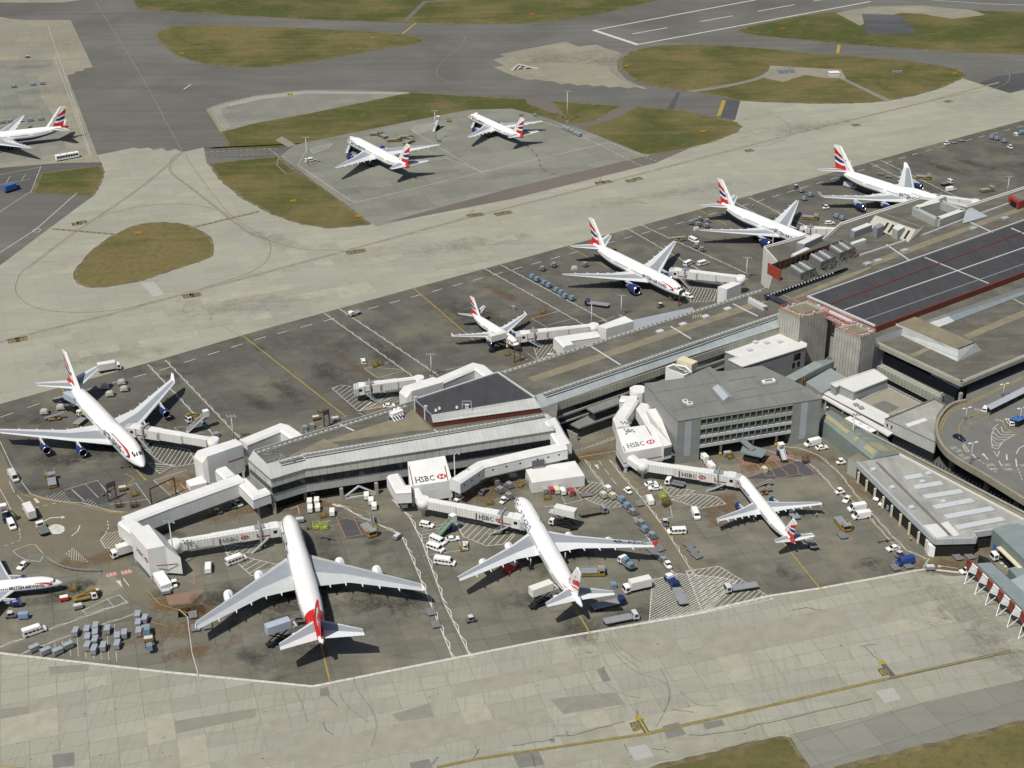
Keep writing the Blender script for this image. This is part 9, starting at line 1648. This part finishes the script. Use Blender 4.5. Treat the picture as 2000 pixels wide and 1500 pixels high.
# staff on the aprons
def person(at, rz, label, stride=.18, z=.1):
    c = G(*at, z); r = thing('person', label, 'person', c, rz, 'ground staff in yellow vests')
    V = [(0, 0, .95), (0, 0, 1.15), (0, 0, 1.42), (0, 0, 1.5), (0, 0, 1.56), (.01, 0, 1.67), (0, 0, 1.75),
         (0, .1, .9), (stride*.5, .1, .5), (stride*.35, .1, .1), (stride*.35+.14, .1, .04), (0, -.1, .9), (-stride*.2, -.1, .5), (-stride, -.1, .1), (-stride+.14, -.1, .04),
         (0, .2, 1.4), (-.05, .26, 1.13), (.06, .26, .88), (.09, .26, .8), (0, -.2, 1.4), (.05, -.26, 1.13), (.12, -.25, .88), (.15, -.25, .8)]
    E_ = [(0, 1), (1, 2), (2, 3), (3, 4), (4, 5), (5, 6), (0, 7), (7, 8), (8, 9), (9, 10), (0, 11), (11, 12), (12, 13), (13, 14), (2, 15), (15, 16), (16, 17), (17, 18), (2, 19), (19, 20), (20, 21), (21, 22)]
    R_ = [.15, .16, .17, .07, .065, .1, .07, .1, .075, .05, .05, .1, .075, .05, .05, .075, .055, .042, .035, .075, .055, .042, .035]
    me = bpy.data.meshes.new('body'); me.from_pydata(V, E_, []); ob = bpy.data.objects.new('body', me); COL.objects.link(ob)
    sk = ob.modifiers.new('skin', 'SKIN'); 
    for v, q in zip(me.skin_vertices[0].data, R_): v.radius = (q, q)
    me.skin_vertices[0].data[0].use_root = True; ob.modifiers.new('sub', 'SUBSURF').levels = 1
    dg = bpy.context.evaluated_depsgraph_get(); m2 = bpy.data.meshes.new_from_object(ob.evaluated_get(dg)); bpy.data.objects.remove(ob)
    for m in (SKIN, HIVIS, NAVY, HAIR): m2.materials.append(m)
    for p in m2.polygons: z_ = p.center.z; y_ = abs(p.center.y); p.material_index = 0 if z_ > 1.5 else (1 if z_ > .93 and y_ < .3 and not (z_ < .98 and y_ > .18) else (2 if y_ < .2 or z_ < .75 else 0)); p.use_smooth = True
    b = bpy.data.objects.new('body', m2); COL.objects.link(b); b.parent = r
    MB().loft([[(.0+.115*k*math.cos(a), .115*k*math.sin(a), zz) for a in [2*math.pi*i/10 for i in range(10)]] for zz, k in ((1.66, 1.0), (1.73, .95), (1.79, .5))], 0, True).build('hair', [HAIR], b)
    return r
person((1595, 1010), 2.0, 'person in yellow vest walking alone below the right wing of the long narrow jet'); person((1661, 980), 1.0, 'person in yellow vest standing beside the white car on the chain line'); person((1655, 1022), 2.5, 'person in yellow vest at the lone cargo loader'); person((1778, 1057), .5, 'person in yellow vest at the road edge outside the baggage hall'); person((716, 716), .5, 'person in yellow vest beside the ochre racks of the empty north bay'); person((1470, 405), .5, 'person in yellow vest behind the half hidden wide jet')
# small fixtures in the grass
def sign(at, label, w=3.0, c=None):
    p = G(*at, .08); r = thing('taxiway_sign', label, 'taxiway sign', p, .2, 'taxiway signs'); MB().box((0, 0, .75), (w, .25, 1.0)).build('board', [c or YELLOW], r); [MB().box((s*w*.35, 0, .13), (.12, .12, .26)).build('leg', [DGREY], r) for s in (-1, 1)]
for a, l in (((271, 458), 'yellow taxiway sign on the teardrop island'), ((1222, 131), 'yellow taxiway sign at the left end of the right grass oval'), ((1864, 146), 'orange yellow taxiway sign at the right end of the right grass oval'), ((728, 76), 'yellow taxiway sign on the left grass oval'), ((573, 395), 'yellow taxiway sign on the grass left of the remote stand'), ((1373, 259), 'yellow taxiway sign on the grass right of the remote stand'), ((566, 186), 'yellow taxiway sign on the old stand'), ((355, 107), 'yellow taxiway sign low on the left grass oval'), ((700, 425), 'yellow taxiway sign at the tip of the left grass strip')): sign(a, l)
for a, l in (((1039, 30), 'orange marker board on the far grass'), ((1528, 58), 'orange marker board on the upper right grass')): sign(a, l, 3.5, ORANGE)
g = G(1535, 142); r = thing('approach_aid', 'blue grey equipment frame on the concrete pad in the right grass oval', 'navigation aid', g, .2); m = MB(); [m.beam((x, y, 0), (x, y, 2.2), .2, .2) for x in (-5, -2.5, 0, 2.5, 5) for y in (-2, 2)]; [m.beam((-5, y, z), (5, y, z), .2, .2) for y in (-2, 2) for z in (1.1, 2.2)]; m.build('frame', [LBLUE], r); [MB().box((x, 0, 1.0), (1.6, 1.6, 2.0)).build('cabinet', [GREYP], r) for x in (-3.5, 0, 3.5)]
g = G(1628, 148); r = thing('equipment_hut', 'small white roofed hut at the right end of the grass pad', 'hut', g, .1); MB().box((0, 0, 1.1), (6, 4, 2.2)).build('wall', [LGREY], r); MB().box((0, 0, 2.3), (6.4, 4.4, .2)).build('roof', [WHITE], r)
g = G(1752, 142); r = thing('equipment_hut', 'small grey cabinet cluster in the right part of the grass oval', 'cabinet', g, .1); [MB().box((x, 0, .6), (1.6, 1.2, 1.2)).build('cabinet', [GREYP], r) for x in (-2, 0, 2.2)]
# low metal barrier along the curved road, lower left
q = GL(smooth_line([(85, 1085), (95, 1097), (115, 1107), (140, 1114), (165, 1117), (198, 1117)], 4), .1); r = bld('crash_barrier', 'curved dark metal crash barrier along the lower left road', 'barrier', q); m = MB(); [m.beam(a+Vector((0, 0, .75)), b+Vector((0, 0, .75)), .12, .5) for a, b in zip(q, q[1:])]; m.build('rail', [GREYP], r); m = MB(); [m.beam(a, a+Vector((0, 0, .9)), .14, .14) for a in q[::2]]; m.build('posts', [DGREY], r)
